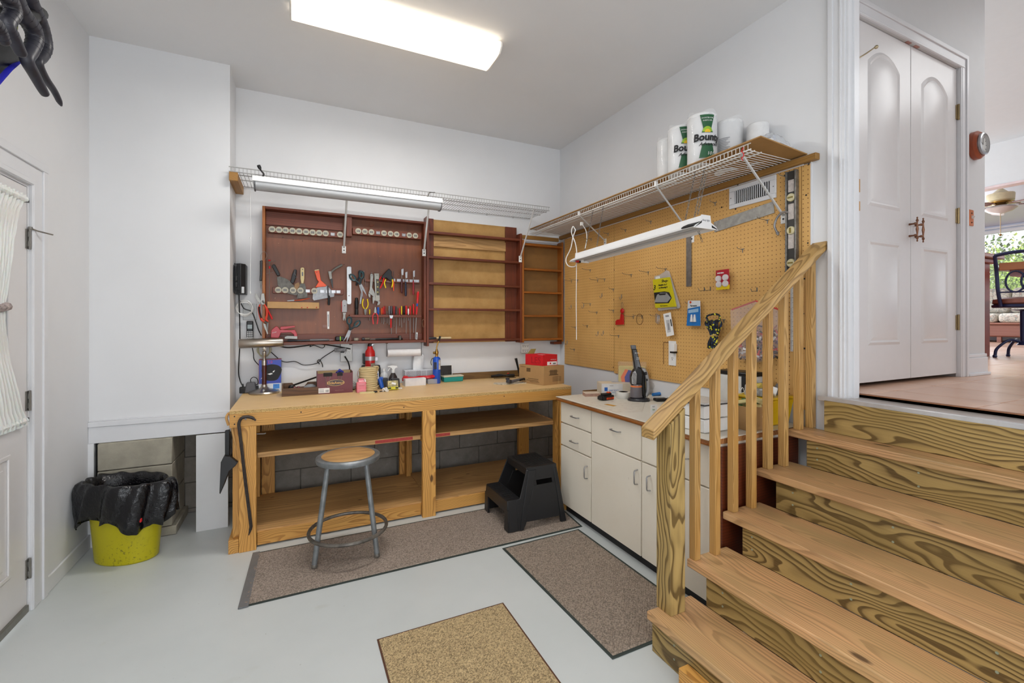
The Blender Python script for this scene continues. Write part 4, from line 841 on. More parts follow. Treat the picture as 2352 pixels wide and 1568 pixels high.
# hooks: each a thing, placed where the photograph shows them
def yz(u, v, X=PX): a = at(u, v, X=X); return a[1], a[2]
HK = [(1356, 620, 'l'), (1313, 645, 'l'), (1327, 643, 'l'), (1373, 643, 'l'), (1389, 641, 'l'), (1450, 631, 'l'), (1489, 625, 'l'), (1529, 618, 'l'), (1356, 698, 'l'), (1371, 717, 'l'), (1455, 727, 'l'), (1475, 726, 'l'), (1514, 726, 'l'),
      (1322, 752, 's'), (1349, 748, 's'), (1421, 771, 'l'), (1374, 767, 'u'), (1386, 766, 'u'), (1312, 706, 'u'), (1341, 704, 'u'), (1383, 680, 'u'), (1428, 683, 'u'), (1319, 802, 's'), (1303, 788, 'u'), (1409, 664, 's'), (1409, 713, 's'),
      (1560, 704, 'u'), (1618, 667, 'w'), (1632, 666, 'w'), (1706, 573, 's'), (1643, 466, 's'), (1495, 509, 's'), (1437, 528, 's'), (1397, 537, 's'), (1358, 549, 'l'), (1739, 668, 'w'), (1763, 506, 'l'), (1663, 735, 's'), (1586, 697, 's'), (1812, 408, 'l')]
hk0 = {}; HL = []
ordn = ['near the top', 'in the middle', 'near the bottom']
for i, (u, v, k) in enumerate(HK):
    y, z = yz(u, v)
    if k not in hk0:
        o = thing('peg_hook', '', 'hook', (PX, y, z)); hk0[k] = o
        if k in 'ls':
            Lh = .10 if k == 'l' else .055
            build('wire_arm', MB().tube([(0, 0, 0), (-Lh*.85, .0, .004), (-Lh, 0, .014)], .0018, 6), STEEL, o)
            build('back_plate', MB().box(-.003, 0, -.012, .012, .0, .006).box(-.003, 0, -.0025, .0025, -.02, .006), STEEL, o)
        elif k == 'u':
            build('wire_arm', MB().tube([(0, 0, .03), (-.004, 0, .02), (-.004, 0, -.008), (-.014, .0, -.018), (-.024, .0, -.014), (-.028, 0, .002)], .0018, 6), STEEL, o)
            build('back_plate', MB().box(-.003, 0, -.003, .003, -.005, .025), STEEL, o)
        else:
            build('wire_arm', MB().tube([(0, 0, .02), (-.005, 0, 0), (-.05, 0, -.004), (-.06, 0, .012)], .002, 6), DSTEEL, o)
            build('back_plate', MB().box(-.003, 0, -.003, .003, -.004, .022), DSTEEL, o)
    else:
        o = hk0[k].copy(); link(o)
        for ch in hk0[k].children: c2 = ch.copy(); link(c2, o)
        o.location = (PX, y, z)
    HL.append((o, u, v, k))
LMK = [('red boot-shaped tag', 1424, 735), ('yellow filter packet', 1525, 670), ('narrow white card', 1535, 745), ('upright steel rule', 1584, 600), ('blue blister card', 1593, 719), ('red disc card', 1660, 640), ('rope hank', 1638, 765), ('outlet cut-out', 1545, 811),
       ('white pull string', 1324, 690), ("hooded light's left end", 1320, 590), ('air register', 1735, 435), ('round wire ring', 1469, 733), ("pull string's lower end", 1324, 780)]
gr_ = {}
for o, u, v, k in HL:
    n_, lu, lv_ = min(LMK, key=lambda q: math.hypot(q[1]-u, q[2]-v)); du, dv_ = u-lu, v-lv_
    d = ('above' if dv_ < 0 else 'below') if abs(dv_) > 1.6*abs(du) else ('left of' if du < 0 else 'right of') if abs(du) > 1.6*abs(dv_) else ('above left of' if du < 0 else 'above right of') if dv_ < 0 else ('below left of' if du < 0 else 'below right of')
    gr_.setdefault((k, d, n_), []).append((math.hypot(du, dv_), o))
for (k, d, n_), L_ in gr_.items():
    for i, (_, o) in enumerate(sorted(L_, key=lambda q: q[0])):
        o['label'] = {'l': 'long straight wire hook ', 's': 'short wire hook ', 'u': 'small J-shaped steel hook ', 'w': 'dark curved wire hook '}[k]+d+' the '+n_+('' if len(L_) == 1 else [', nearest to it', ', second nearest', ', third nearest', ', fourth nearest', ', fifth nearest'][i])
        o['category'] = 'hook'; o['group'] = {'l': 'long wire hooks on the pegboard', 's': 'short wire hooks on the pegboard', 'u': 'J-shaped hooks on the pegboard', 'w': 'dark wire hooks on the pegboard'}[k]
# level
lvl = thing('spirit_level', 'long grey spirit level with cream round vials hanging at the pegboard edge', 'level', (2.6, 1.655, 1.79), world=True)
yA, yB = 1.622, 1.686
build('body', MB().box(2.585, 2.612, yA, yA+.009, 1.77, 2.383).box(2.585, 2.612, yB-.009, yB, 1.77, 2.383).box(2.595, 2.602, yA+.009, yB-.009, 1.77, 2.383), mat('scuffed_aluminium', '8f8d88', .4, .7, var=.2, vs=40), lvl, bevel=.001)
build('dark_face', MB().box(2.5935, 2.595, yA+.009, yB-.009, 1.775, 2.38), mat('charcoal_face', '33312e', .5), lvl)
for i, v in enumerate((452, 528, 603)):
    y, z = yz(1822, v, 2.59); y = (yA+yB)/2
    vv = build('vial_ring', MB().lathe([(.0, 2.583), (.021, 2.583), (.024, 2.588), (.024, 2.596)], (0, y, z), 'X', 24), mat('cream_vial_ring', 'd2c8a0', .4), lvl)
    build('vial', MB().cbox((2.582, y, z), (.004, .03 if i != 1 else .01, .009 if i != 1 else .03)), mat('amber_vial', '8a7a3a', .2), vv)
build('window', MB().box(2.592, 2.5934, yA+.016, yB-.014, 2.26, 2.33).box(2.592, 2.5934, yA+.016, yB-.014, 2.10, 2.19).box(2.592, 2.5934, yA+.016, yB-.014, 1.93, 2.04), mat('pale_label', 'cfc6c0', .6, var=.15, vs=60), lvl, kind='stuff')
# rules
y0, z0 = yz(1640, 497, 2.612); y1, z1 = yz(1778, 477, 2.612)
solo('straight_edge', MB().cbox((2.612, (y0+y1)/2, (z0+z1)/2-.035), (.002, abs(y0-y1), .072), (math.atan2(z1-z0, y0-y1)*1, 0, 0)), mat('worn_aluminium', 'a3a19c', .4, .6, var=.15, vs=25), 'wide worn aluminium straight edge lying across the upper pegboard', 'ruler', loc=(2.612, 2.0, 2.19), world=True)
solo('steel_rule', MB().box(2.609, 2.611, 2.404, 2.452, 1.765, 2.15), mat('worn_steel_rule', '8c8680', .4, .5, var=.15, vs=25), 'steel rule hanging upright in the middle of the pegboard', 'ruler', loc=(2.61, 2.43, 1.77), world=True)
y, _ = yz(1821, 700, 2.61); yr = thing('yardstick', 'pale yardstick hanging behind the railing at the pegboard edge', 'ruler', (2.61, y, 1.33), world=True)
build('stick', MB().box(2.61, 2.614, y-.012, y+.014, 1.33, 1.76), mat('pale_metal_rule', 'd8d8d6', .4), yr)
mb = MB()
for i in range(60): mb.box(2.6094, 2.61, y+(.004 if i % 4 else -.002), y+.014, 1.335+i*.007, 1.336+i*.007)
build('graduation', mb, INK, yr, kind='stuff')
# curved tube
cvt = at(1800, 485, X=2.58)
solo('curved_pipe', MB().tube(spline([at(1808, 487, X=2.58), at(1797, 488, X=2.58), at(1785, 500, X=2.58), at(1779, 518, X=2.58), at(1784, 532, X=2.58), at(1788, 540, X=2.58)], 5), .0065, 8).sph(at(1786, 535, X=2.58), .011, 8), CHROME, 'small curved chrome pipe hanging beside the top of the level', 'pipe', loc=(2.58, 1.8, 2.1), world=True)
# packages on the pegboard
def card(name, label, cat, quad, X, th, m, world=True):
    a = [at(u, v, X=X) for u, v in quad]; c = sum(a, Vector())/len(a); t_ = thing(name, label, cat, (X, c[1], min(p[2] for p in a)), world=True)
    build('card', MB().prism([(p[1], p[2]) for p in a], 'YZ', X, X+th), m, t_, bevel=.0008); return t_
def pt(t_, quad, X, m, nm='print', th=.0006, kind=None):
    return build(nm, MB().prism([(at(u, v, X=X)[1], at(u, v, X=X)[2]) for u, v in quad], 'YZ', X-th, X), m, t_, kind=kind)
WR = (pi/2, 0, -pi/2)   # lettering on the right wall
X = 2.58
yk = card('filter_packet', 'yellow and black packet in a clear bag hanging on the pegboard', 'packet', [(1499, 642), (1537, 636), (1552, 704), (1505, 707)], X, .012, mat('yellow_packet', 'd8cc1c', .35))
build('clear_bag', MB().prism([(at(u, v, X=2.585)[1], at(u, v, X=2.585)[2]) for u, v in ((1500, 634), (1514, 630), (1528, 620), (1533, 622), (1558, 702), (1556, 708), (1510, 714), (1506, 705))], 'YZ', 2.5935, 2.610), clear('clear_bag_film', 'dcdcdc', .4, .12), yk, bevel=.004)
build('filter_roll', MB().cbox(at(1512, 640, X=2.60), (.02, .05, .04)), WHITE, yk, bevel=.008)
pt(yk, [(1502, 672), (1526, 669), (1537, 671), (1543, 684), (1536, 696), (1505, 697)], X, INK); pt(yk, [(1503, 694), (1509, 677), (1517, 672), (1531, 672), (1541, 684), (1533, 694)], X-.0006, mat('packet_grey_print', 'a0a2a2', .5)); pt(yk, [(1512, 674), (1530, 673), (1528, 677), (1515, 678)], X-.0012, INK)
c0 = at(1519, 644, X=X); text('Shop-', .030, INK, yk, (X-.001, at(1527, 645, X=X)[1], at(1527, 645, X=X)[2]), WR, bold=.0006, shear=.2)
a = at(1503, 661, X=X); text('3', .055, INK, yk, (X-.001, a[1], a[2]), WR, bold=.001, shear=.2)
a = at(1522, 654, X=X); text('Reusable Dry F', .019, INK, yk, (X-.001, a[1], a[2]), WR, bold=.0004, shear=.2, sx=.75); a = at(1523, 660, X=X); text('and Mounting R', .019, INK, yk, (X-.001, a[1], a[2]), WR, bold=.0004, shear=.2, sx=.75)
a = at(1525, 702, X=X); text('Filters Reusable Dry', .012, INK, yk, (X-.001, a[1], a[2]), WR, sx=.8)
rd = card('disc_packet', 'red and yellow card with four white discs hanging on the pegboard', 'packet', [(1644, 621), (1674, 617), (1676, 663), (1645, 666)], X, .003, mat('red_card', 'b01a2c', .4))
pt(rd, [(1645, 657), (1676, 653), (1676, 663), (1645, 666)], X, YELLOW)
for u, v in ((1651, 640), (1667, 637), (1652, 653), (1667, 651)):
    a = at(u, v, X=X); build('white_disc', MB().lathe([(.0, X-.012), (.019, X-.012), (.021, X-.009), (.021, X)], (0, a[1], a[2]), 'X', 24), mat('white_felt', 'd9d2d2', .8), rd)
a = at(1655, 627, X=X); text('SHEPHERD', .011, PAPER, rd, (X-.001, a[1], a[2]), WR, bold=.0004)
bl = card('sealant_packet', 'blue and white blister card hanging on the pegboard above the rope', 'packet', [(1580, 690), (1608, 690), (1609, 748), (1577, 748)], X, .003, mat('white_blister_card', 'e2e6ea', .4))
pt(bl, [(1579.5, 709), (1608, 703), (1609, 748), (1577, 748)], X, mat('bright_blue_card', '1c74c0', .35))
for u in (1590, 1597): build('glue_tube', MB().prism([(at(u-3, 739, X=X)[1], at(u, 739, X=X)[2]), (at(u+3, 739, X=X)[1], at(u, 739, X=X)[2]), (at(u+1, 722, X=X)[1], at(u, 722, X=X)[2]), (at(u-1, 722, X=X)[1], at(u, 722, X=X)[2])], 'YZ', X-.012, X-.0005), WHITE, bl, bevel=.002)
a = at(1593, 702, X=X); text('Permatex', .0195, INK, bl, (X-.001, a[1], a[2]), WR, bold=.0003, shear=.2, sx=.8); a = at(1586, 694, X=X); build('badge', MB().lathe([(.009, X-.001), (.009, X)], (0, a[1], a[2]), 'X', 16), ORANGE, bl); pt(bl, [(1581, 712), (1604, 708), (1604, 716), (1581, 719)], X-.0008, mat('pale_blue_print', '9cc4e4', .4))
wc = card('white_packet', 'narrow white paper card hanging under the yellow packet', 'packet', [(1523, 721), (1540, 717), (1548, 769), (1531, 773)], X, .003, PAPER)
pt(wc, [(1539, 733), (1541.5, 733), (1544, 749), (1541.5, 749)], X, INK); pt(wc, [(1528, 724), (1536, 723), (1536.5, 727), (1529, 728)], X, GREYINK); pt(wc, [(1530, 735), (1538, 734), (1541, 762), (1533, 764)], X, mat('faint_print', 'c9cacc', .6)); pt(wc, [(1533.5, 742), (1536.5, 742), (1538, 757), (1535, 758)], X-.0005, GREYINK)
# red boot-shaped tag on a wire loop
rt = thing('red_tag', 'red boot-shaped plastic piece hanging from a wire on the pegboard', 'tag', (2.6, at(1424, 740, X=2.6)[1], at(1424, 746, X=2.6)[2]), world=True)
q = [(1426, 720), (1431, 722), (1432, 745), (1414, 746), (1414, 738), (1417, 734), (1424, 733)]
build('shape', MB().prism([(at(u, v, X=2.6)[1], at(u, v, X=2.6)[2]) for u, v in q], 'YZ', 2.597, 2.609), RED, rt, bevel=.002); a = at(1429, 714, X=2.6); build('round_head', MB().sph(a, (.012, .024, .024), 14), RED, rt)
build('wire_loop', MB().tube([a+Vector((0, .012*cos(q_), .05+.03*sin(q_))) for q_ in [2*pi*k/12 for k in range(12)]], .0012, 5, True), DSTEEL, rt)
a = at(1469, 733, X=2.60); solo('wire_ring', MB().tube([a+Vector((0, .04*cos(q_), .045*sin(q_))) for q_ in [2*pi*k/20 for k in range(20)]], .002, 6, True), mat('brown_wire', '6a4c30', .5, .5), 'thin round wire ring hanging on a hook left of the white card', 'ring', loc=a, world=True)
a = at(1510, 733, X=2.60); mb = MB()
for k in range(3): mb.tube([a+Vector((0, .012*k-.012+.010*cos(q_), .038*sin(q_)+.004*k)) for q_ in [2*pi*j/14 for j in range(14)]], .0015, 5, True)
solo('loop_cluster', mb, CHROME, 'cluster of bright wire loops hanging just left of the white card', 'wire', loc=a, world=True, kind='stuff')
# rope hank
t = NT('dark_rope_with_yellow_flecks'); v = t.coord(); vo = t.n('TexVoronoi'); vo.inputs['Scale'].default_value = 95; t.l(v, vo.inputs['Vector']); n = t.noise(60, v, 2)
c = t.mix(t.math('GREATER_THAN', n, .56), lin('14181f'), lin('1c3358')); sc_ = t.n('SeparateColor'); t.l(vo.outputs['Color'], sc_.inputs[0]); c = t.mix(t.math('GREATER_THAN', sc_.outputs[0], .84), c, lin('d8d430')); t.l(c, t.b.inputs['Base Color']); t.set(Roughness=.7); ROPE = t.m
rp = thing('rope_hank', 'hank of dark blue and yellow rope hanging on the pegboard above the handrail', 'rope', (2.56, at(1638, 760, X=2.56)[1], at(1638, 795, X=2.56)[2]), world=True)
c1, c2, c3 = at(1638, 742, X=2.56), at(1640, 771, X=2.56), at(1636, 800, X=2.56); rg = random.Random(5)
for i in range(11):
    t_ = -1+2*i/10; w1, w2 = .058*t_, .020*t_
    build('rope_strand', MB().tube(spline([c1+Vector((rg.uniform(-.02, .02), w1*.5, .02)), c1+Vector((rg.uniform(-.02, .02), w1, 0)), (c1+c2)/2+Vector((rg.uniform(-.02, .01), w1*.75, 0)), c2+Vector((rg.uniform(-.01, .01), w2, 0)), (c2+c3)/2+Vector((rg.uniform(-.02, .01), w2*1.3, 0)), c3+Vector((0, w2*1.6, 0))], 4), .0072, 6), ROPE, rp)
build('tie', MB().tube([c2+Vector((.022*cos(q_), .030*sin(q_), .003*sin(2*q_))) for q_ in [2*pi*j/14 for j in range(14)]], .003, 6, True).tube([c2+Vector((-.02, .03, -.004)), c2+Vector((-.024, 0, .002)), c2+Vector((-.02, -.034, .012))], .003, 6), mat('rubber_band', 'd2b070', .6), rp)
build('loop_end', MB().tube(spline([c1+Vector((0, .04, .015)), c1+Vector((0, .055, .045)), c1+Vector((-.01, 0, .06)), c1+Vector((0, -.045, .055)), c1+Vector((0, -.055, .02))], 5), .007, 6), ROPE, rp)
# zip bag full of bits
zb = thing('zip_bag', 'clear zip bag with red seal full of small parts behind the railing', 'bag', (2.57, at(1740, 760, X=2.57)[1], at(1740, 830, X=2.57)[2]), world=True)
q = [(1681, 710), (1736, 690), (1790, 712), (1793, 770), (1788, 815), (1740, 832), (1690, 822), (1683, 760)]
build('bag', MB().prism([(at(u, v, X=2.57)[1], at(u, v, X=2.57)[2]) for u, v in q], 'YZ', 2.545, 2.605), clear('zip_bag_film', 'dccfd0', .22, .15), zb, bevel=.012)
build('seal', MB().tube([at(1681, 711, X=2.56), at(1736, 691, X=2.56)], .005, 6).tube([at(1736, 691, X=2.56), at(1790, 711, X=2.56)], .005, 6), mat('red_seal', 'd03a34', .4), zb)
cl_ = [INK, RED, WHITE, DSTEEL, DGREY, mat('pink_bits', 'c08a8c', .5), mat('purple_bits', '5a4a60', .5)]
for j, m in enumerate(cl_):
    mb = MB()
    for i in range(34):
        a = at(rg.uniform(1690, 1786), rg.uniform(748, 824), X=2.565); mb.cbox(a+Vector((rg.uniform(-.015, .02), 0, 0)), (rg.uniform(.005, .012), rg.uniform(.01, .04), rg.uniform(.004, .012)), (rg.uniform(0, 3), rg.uniform(0, 3), 0))
    build('contents', mb, m, zb, kind='stuff')
# outlet in its cut-out, wall outlets
def outlet(name, label, c, ax, w, h, m, sockets, dep=.006):
    o = thing(name, label, 'outlet', c, world=True)
    def B(a0, a1, d0, d1, z0, z1): return MB().box(c[0]+a0, c[0]+a1, c[1]-d1, c[1]-d0, c[2]+z0, c[2]+z1) if ax == 'Y' else MB().box(c[0]-d1, c[0]-d0, c[1]-a1, c[1]-a0, c[2]+z0, c[2]+z1)
    build('plate', B(-w/2, w/2, 0, dep, -h/2, h/2), m, o, bevel=.002)
    for (a, z) in sockets:
        s = build('socket', B(a-.012, a+.012, dep-.001, dep+.002, z-.016, z+.016), WHITE, o, bevel=.003)
        mb = B(a-.007, a-.004, dep+.0015, dep+.0025, z-.002, z+.009); e = B(a+.004, a+.007, dep+.0015, dep+.0025, z-.002, z+.009); mb.add(e.v, e.f); e = B(a-.003, a+.003, dep+.0015, dep+.0025, z-.012, z-.006); mb.add(e.v, e.f)
        build('slot', mb, INK, s, kind='stuff')
    return o
a = at(1545, 811, X=PX); oc = outlet('power_outlet', 'white outlet with a plugged-in adapter in the pegboard cut-out', (PX, a[1], a[2]), 'X', .075, .19, WHITE, [(.004, -.04)])
b = at(1547, 798, X=PX-.02); build('adapter', MB().cbox(b, (.035, .04, .06)), WHITE, oc, bevel=.004); build('adapter_base', MB().cbox(b-Vector((0, 0, .036)), (.036, .042, .014)), BLACK, oc, bevel=.003)
build('cutout_edge', MB().box(PX-.003, PX, *sorted((at(1524, 800, X=PX)[1], at(1525, 800, X=PX)[1])), at(1524, 836, X=PX)[2], at(1524, 786, X=PX)[2]).box(PX-.003, PX, *sorted((at(1524, 786, X=PX)[1], at(1545, 786, X=PX)[1])), at(1524, 787, X=PX)[2], at(1524, 785, X=PX)[2]), CARDD, oc)
a = at(574, 716, Y=BY); outlet('blank_outlet_plate', 'grey wall plate between the phone and the black box', (a[0], BY, a[2]), 'Y', .10, .135, mat('grey_steel_plate', '9a9a98', .4, .5), [])
a = at(795, 805, Y=BY); o2 = outlet('grey_power_outlet', 'grey-plated wall outlet with plugs under the tool cabinet', (a[0], BY, a[2]), 'Y', .10, .19, mat('grey_steel_plate_2', 'a8a6a2', .4, .4), [(-.008, -.01), (.022, -.01)], .03)
build('plug', MB().cbox((a[0]-.035, BY-.045, a[2]+.0), (.03, .03, .03)).cbox((a[0]+.035, BY-.04, a[2]+.065), (.025, .04, .022)), BLACK, o2, bevel=.004, kind='stuff')
a = at(1203, 799, Y=BY); outlet('six_way_outlet', 'white six-way wall outlet under the orange bookcase', (a[0], BY, a[2]), 'Y', .085, .10, WHITE, [(x, z) for x in (-.027, 0, .027) for z in (-.024, .024)], .035)
# white wall phone handset, black box, cords and coils at the left
ph = thing('cordless_phone', 'black cordless phone handset hanging on the wall above the desk lamp', 'phone', (-.37, 4.2, 1.38), world=True)
a, b = at(574, 737, Y=4.21), at(574, 775, Y=4.21)
build('body', MB().box(a[0]-.024, a[0]+.024, 4.20, 4.228, b[2], a[2]), BLACK, ph, bevel=.007, seg=3); build('screen', MB().box(a[0]-.017, a[0]+.017, 4.198, 4.2005, a[2]-.062, a[2]-.03), mat('phone_screen', '8d9a9c', .3), ph)
mb = MB()
for r_ in range(5):
    for c_ in range(3): mb.box(a[0]-.019+c_*.0145, a[0]-.009+c_*.0145, 4.197, 4.2005, a[2]-.085-r_*.0135-.007, a[2]-.085-r_*.0135)
build('key', mb, mat('phone_keys', 'd4d4d4', .4), ph, kind='stuff')
build('cradle', MB().box(a[0]-.022, a[0]+.022, 4.228, 4.266, b[2]-.03, b[2]+.07), WHITE, ph, bevel=.004)
bb = thing('charger_box', 'black ribbed charger box mounted high in the left wall corner', 'box', (-.43, 4.2, 1.7), world=True)
x0, x1 = -.45, -.374; z0, z1 = at(548, 676, Y=4.2)[2], at(548, 608, Y=4.2)[2]
build('body', MB().prism([(x0, 4.09), (x0+.015, 4.10), (x1-.03, 4.08), (x1, 4.12), (x1, 4.265), (x0, 4.265)], 'XY', z0, z1), mat('black_box_plastic', '202124', .45), bb, bevel=.004)
rb = MB()
for i in range(6): rb.box(x0+.001+i*.008, x0+.004+i*.008, 4.083, 4.10, z0+.03, z1-.02)
build('rib', rb, BLACK, bb, kind='stuff'); build('sticker', MB().box(x1-.024, x1-.006, 4.085, 4.10, z0+.005, z0+.055), mat('silver_sticker', 'a8a8a8', .4, .4), bb); build('latch', MB().box(x0+.012, x0+.026, 4.07, 4.085, z1-.14, z1-.10).box(x0+.012, x0+.026, 4.07, 4.085, z0+.05, z0+.09), BLACK, bb, bevel=.003, kind='stuff')
def cord(name, label, pts, r, m, cat='cord', n=7): P0 = [tuple(p) for p in pts]; s = spline(P0, n); return solo(name, MB().tube(s, r, 7), m, label, cat, loc=P0[-1], world=True)
cY = 4.2
cord('electric_cord', 'long black cord running straight down from the charger box to the bench', [at(549, 676, Y=4.17), at(550, 720, Y=4.19), at(551, 780, Y=cY), at(548, 850, Y=cY), at(551, 872, Y=cY), at(556, 884, Y=4.18)], .0045, BLACK)
cord('electric_cord', 'black cord curving from the charger box past the grey plate', [at(551, 690, Y=4.2), at(560, 708, Y=4.22), at(578, 716, Y=4.23), at(588, 740, Y=4.22), at(594, 758, Y=4.2), at(600, 770, Y=4.15)], .004, BLACK)
cord('electric_cord', 'black cord looping below the lamp shade beside the goggles box', [at(578, 793, Y=4.2), at(582, 810, Y=4.2), at(584, 826, Y=4.2), at(598, 842, Y=4.2)], .0035, BLACK)
cord('electric_cord', 'black cord drooping from the staple gun to the outlet strip below the tool cabinet', [at(628, 791, Y=4.2), at(660, 798, Y=4.22), at(700, 794, Y=4.22), at(730, 790, Y=4.22), at(760, 793, Y=4.22), at(805, 801, Y=4.22)], .005, BLACK)
cord('electric_cord', 'thin black cord sagging across the white wall with a knot at its right end', [at(622, 808, Y=4.22), at(650, 830, Y=4.24), at(678, 830, Y=4.24), at(698, 838, Y=4.24), at(728, 834, Y=4.24), at(740, 822, Y=4.24), at(768, 804, Y=4.24)], .0035, BLACK)
solo('cord_knot', MB().tube(spline([at(734, 836, Y=4.235), at(729, 830, Y=4.235), at(734, 826, Y=4.235), at(740, 836, Y=4.235), at(741, 843, Y=4.235)], 5), .004, 6), BLACK, 'knotted end of the thin black cord on the white wall', 'cord', loc=at(735, 834, Y=4.235), world=True)
cord('electric_cord', 'black cord looped in a bow under the tool cabinet', [at(708, 792, Y=4.2), at(722, 790, Y=4.19), at(745, 792, Y=4.2), at(740, 799, Y=4.2), at(722, 793, Y=4.21), at(712, 796, Y=4.2), at(716, 790, Y=4.2)], .0035, BLACK)
cord('electric_cord', 'thick black cord from the grey outlet down behind the cigar box', [at(792, 818, Y=4.2), at(800, 832, Y=4.2), at(803, 848, Y=4.2), at(798, 860, Y=4.2), at(800, 880, Y=4.2)], .006, BLACK)
pw = at(782, 803, Y=4.21); solo('power_brick', MB().cbox(pw, (.10, .03, .032), (0, -.05, 0)), mat('white_label_brick', '8e8e90', .5, var=.3, vs=40), 'small power brick on the cord beside the grey outlet', 'adapter', loc=pw, world=True, bevel=.005)
cc = at(562, 708, Y=4.2); mb = MB()
for k in range(6): mb.tube([cc+Vector(((.055+.006*sin(k*2))*cos(q_)+.006*sin(k*3), .006*k-.015, (.055+.006*cos(k*2.5))*sin(q_)+.006*cos(k*1.7))) for q_ in [2*pi*j/20 for j in range(20)]], .0028, 6, True)
solo('coiled_white_cable', mb, WHITE, 'coil of white cable hanging on the wall beside the grey plate', 'cable', loc=cc, world=True, kind='stuff')
cc = at(610, 800, Y=4.2); mb = MB()
for k in range(5): mb.tube([cc+Vector((-.01+(.045+.008*sin(k*2))*cos(q_), .006*k-.015, (.055+.008*cos(k*2.5))*sin(q_)-.01)) for q_ in [2*pi*j/20 for j in range(20)]], .0025, 6, True)
solo('coiled_wire', mb, mat('greenish_wire', 'b7b294', .5), 'coil of pale greenish wire hanging behind the desk lamp neck', 'wire', loc=cc, world=True, kind='stuff')
# ------------------------------------------------------------------ tools on the tool cabinet (plane of the hung tools: Y = 4.2)
TY = 4.20
def P2(u, v, Y=TY): a = at(u, v, Y=Y); return (a[0], a[2])
def P3(u, v, Y=TY): return at(u, v, Y=Y)
def poly(pts, y0=4.195, y1=4.205, Y=TY): return MB().prism([P2(u, v, Y) for u, v in pts], 'XZ', y0, y1)
def tool(name, label, u, v, cat='tool', group=None, Y=TY): a = at(u, v, Y=Y); return thing(name, label, cat, tuple(a), group=group, world=True)
def rod(pts, r, n=8, Y=TY, dy=0, flat=1): return MB().tube([P3(u, v, Y)+Vector((0, dy, 0)) for u, v in pts], r, n, flat=flat)
def srod(pts, r, n=8, Y=TY, k=5):
    return MB().tube(spline([tuple(P3(u, v, Y)) for u, v in pts], k), r, n)
GBLADE = mat('stained_steel_blade', '6c6963', .5, .35, var=.25, vs=30); LBLADE = mat('bright_steel_blade', '96979a', .4, .5, var=.15, vs=30); CREAM = mat('cream_handle', 'd8c490', .5, var=.08)
# putty knives
o = tool('putty_knife', 'wide putty knife with black handle tilted to the left on the tool cabinet', 640, 676)
build('handle', poly([(624, 610), (628, 607), (632, 608), (643, 629), (643, 633), (637, 634), (625, 613)], 4.185, 4.21), BLACK, o, bevel=.004); build('blade', poly([(636, 636), (641, 634), (658, 640), (668, 647), (681, 664), (684, 678), (674, 677), (655, 672), (638, 655)], 4.198, 4.201), GBLADE, o)
o = tool('folding_knife', 'black handled pocket scraper with brown blade behind the clip strip', 675, 652)
build('handle', poly([(676, 618), (682, 620), (680, 638), (674, 652), (667, 648), (671, 630)], 4.185, 4.205), BLACK, o, bevel=.004); build('blade', poly([(677, 652), (686, 648), (689, 655), (681, 666), (676, 660)], 4.196, 4.199), mat('brown_blade', '8a6a48', .5, .3), o); build('wire_clip', rod([(677, 618), (676, 628), (681, 634), (682, 638), (678, 637)], .0012, 5, 4.182), CHROME, o)
o = tool('cream_scraper', 'narrow scraper with a cream handle hanging on the tool cabinet', 695, 670)
build('handle', poly([(690, 617), (692, 614.5), (697, 614.5), (699, 617), (699, 640), (697, 651), (692, 651), (690, 640)], 4.185, 4.205), CREAM, o, bevel=.003); build('hole', MB().lathe([(.004, 4.184), (.004, 4.186)], (*P2(695, 619), 0)[0:1]+(0,)+(P2(695, 619)[1],), 'Y', 10), INK, o); build('slot', poly([(693, 625), (696.5, 625), (696.5, 634), (693, 634)], 4.1835, 4.186), GREYP, o)
build('blade', poly([(690, 651), (700, 651), (706, 675), (706, 683), (682, 685), (683, 670)], 4.198, 4.2), GBLADE, o)
o = tool('orange_scraper', 'wide scraper with orange-red fan-shaped handle on the tool cabinet', 745, 690)
build('handle', poly([(722, 622), (733, 620.5), (737, 644), (750, 655), (748, 658), (724, 660), (732, 647), (728, 642)], 4.188, 4.204), ORANGE, o, bevel=.003); build('hole', MB().sph((P2(727.5, 625)[0], 4.187, P2(727.5, 625)[1]), .003, 8), INK, o); build('end_cap', poly([(722, 622), (733, 620.5), (732, 618.5), (723, 620)], 4.187, 4.205), CREAM, o)
build('blade', poly([(728, 660), (752, 656), (768, 675), (767, 681), (721, 690), (718, 686), (719, 673)], 4.197, 4.2), LBLADE, o)
o = tool('black_chisel', 'black handled chisel clipped upright in front of the lower clip strip', 755, 700)
build('handle', MB().lathe([(.0, 0), (.009, .003), (.0105, .02), (.0085, .07), (.006, .085)], (0, 0, 0), n=12).xf(Matrix.Translation(P3(755, 701, 4.17))@Matrix.Rotation(R(2), 4, 'Y')), BLACK, o); build('shank', rod([(754, 681), (753, 656)], [.005, .0055], 8, 4.17), DGREY, o)
o = tool('offset_saw_handle', 'grey metal pistol-grip saw handle with a black pointed blade', 764, 640)
build('grip', srod([(756, 632), (760, 626), (770, 617), (786, 608)], [.008]*4+[.0095]*8+[.011]*4, 8), mat('cast_grey_metal', '88857f', .45, .6), o); build('collar', poly([(753, 623), (761, 623), (763, 640), (757, 642)], 4.183, 4.212), mat('cast_grey_metal_2', '8d8a84', .45, .6), o, bevel=.003); build('blade', poly([(758, 641), (764, 640), (765, 661), (763, 661)], 4.193, 4.203), DGREY, o, bevel=.001)
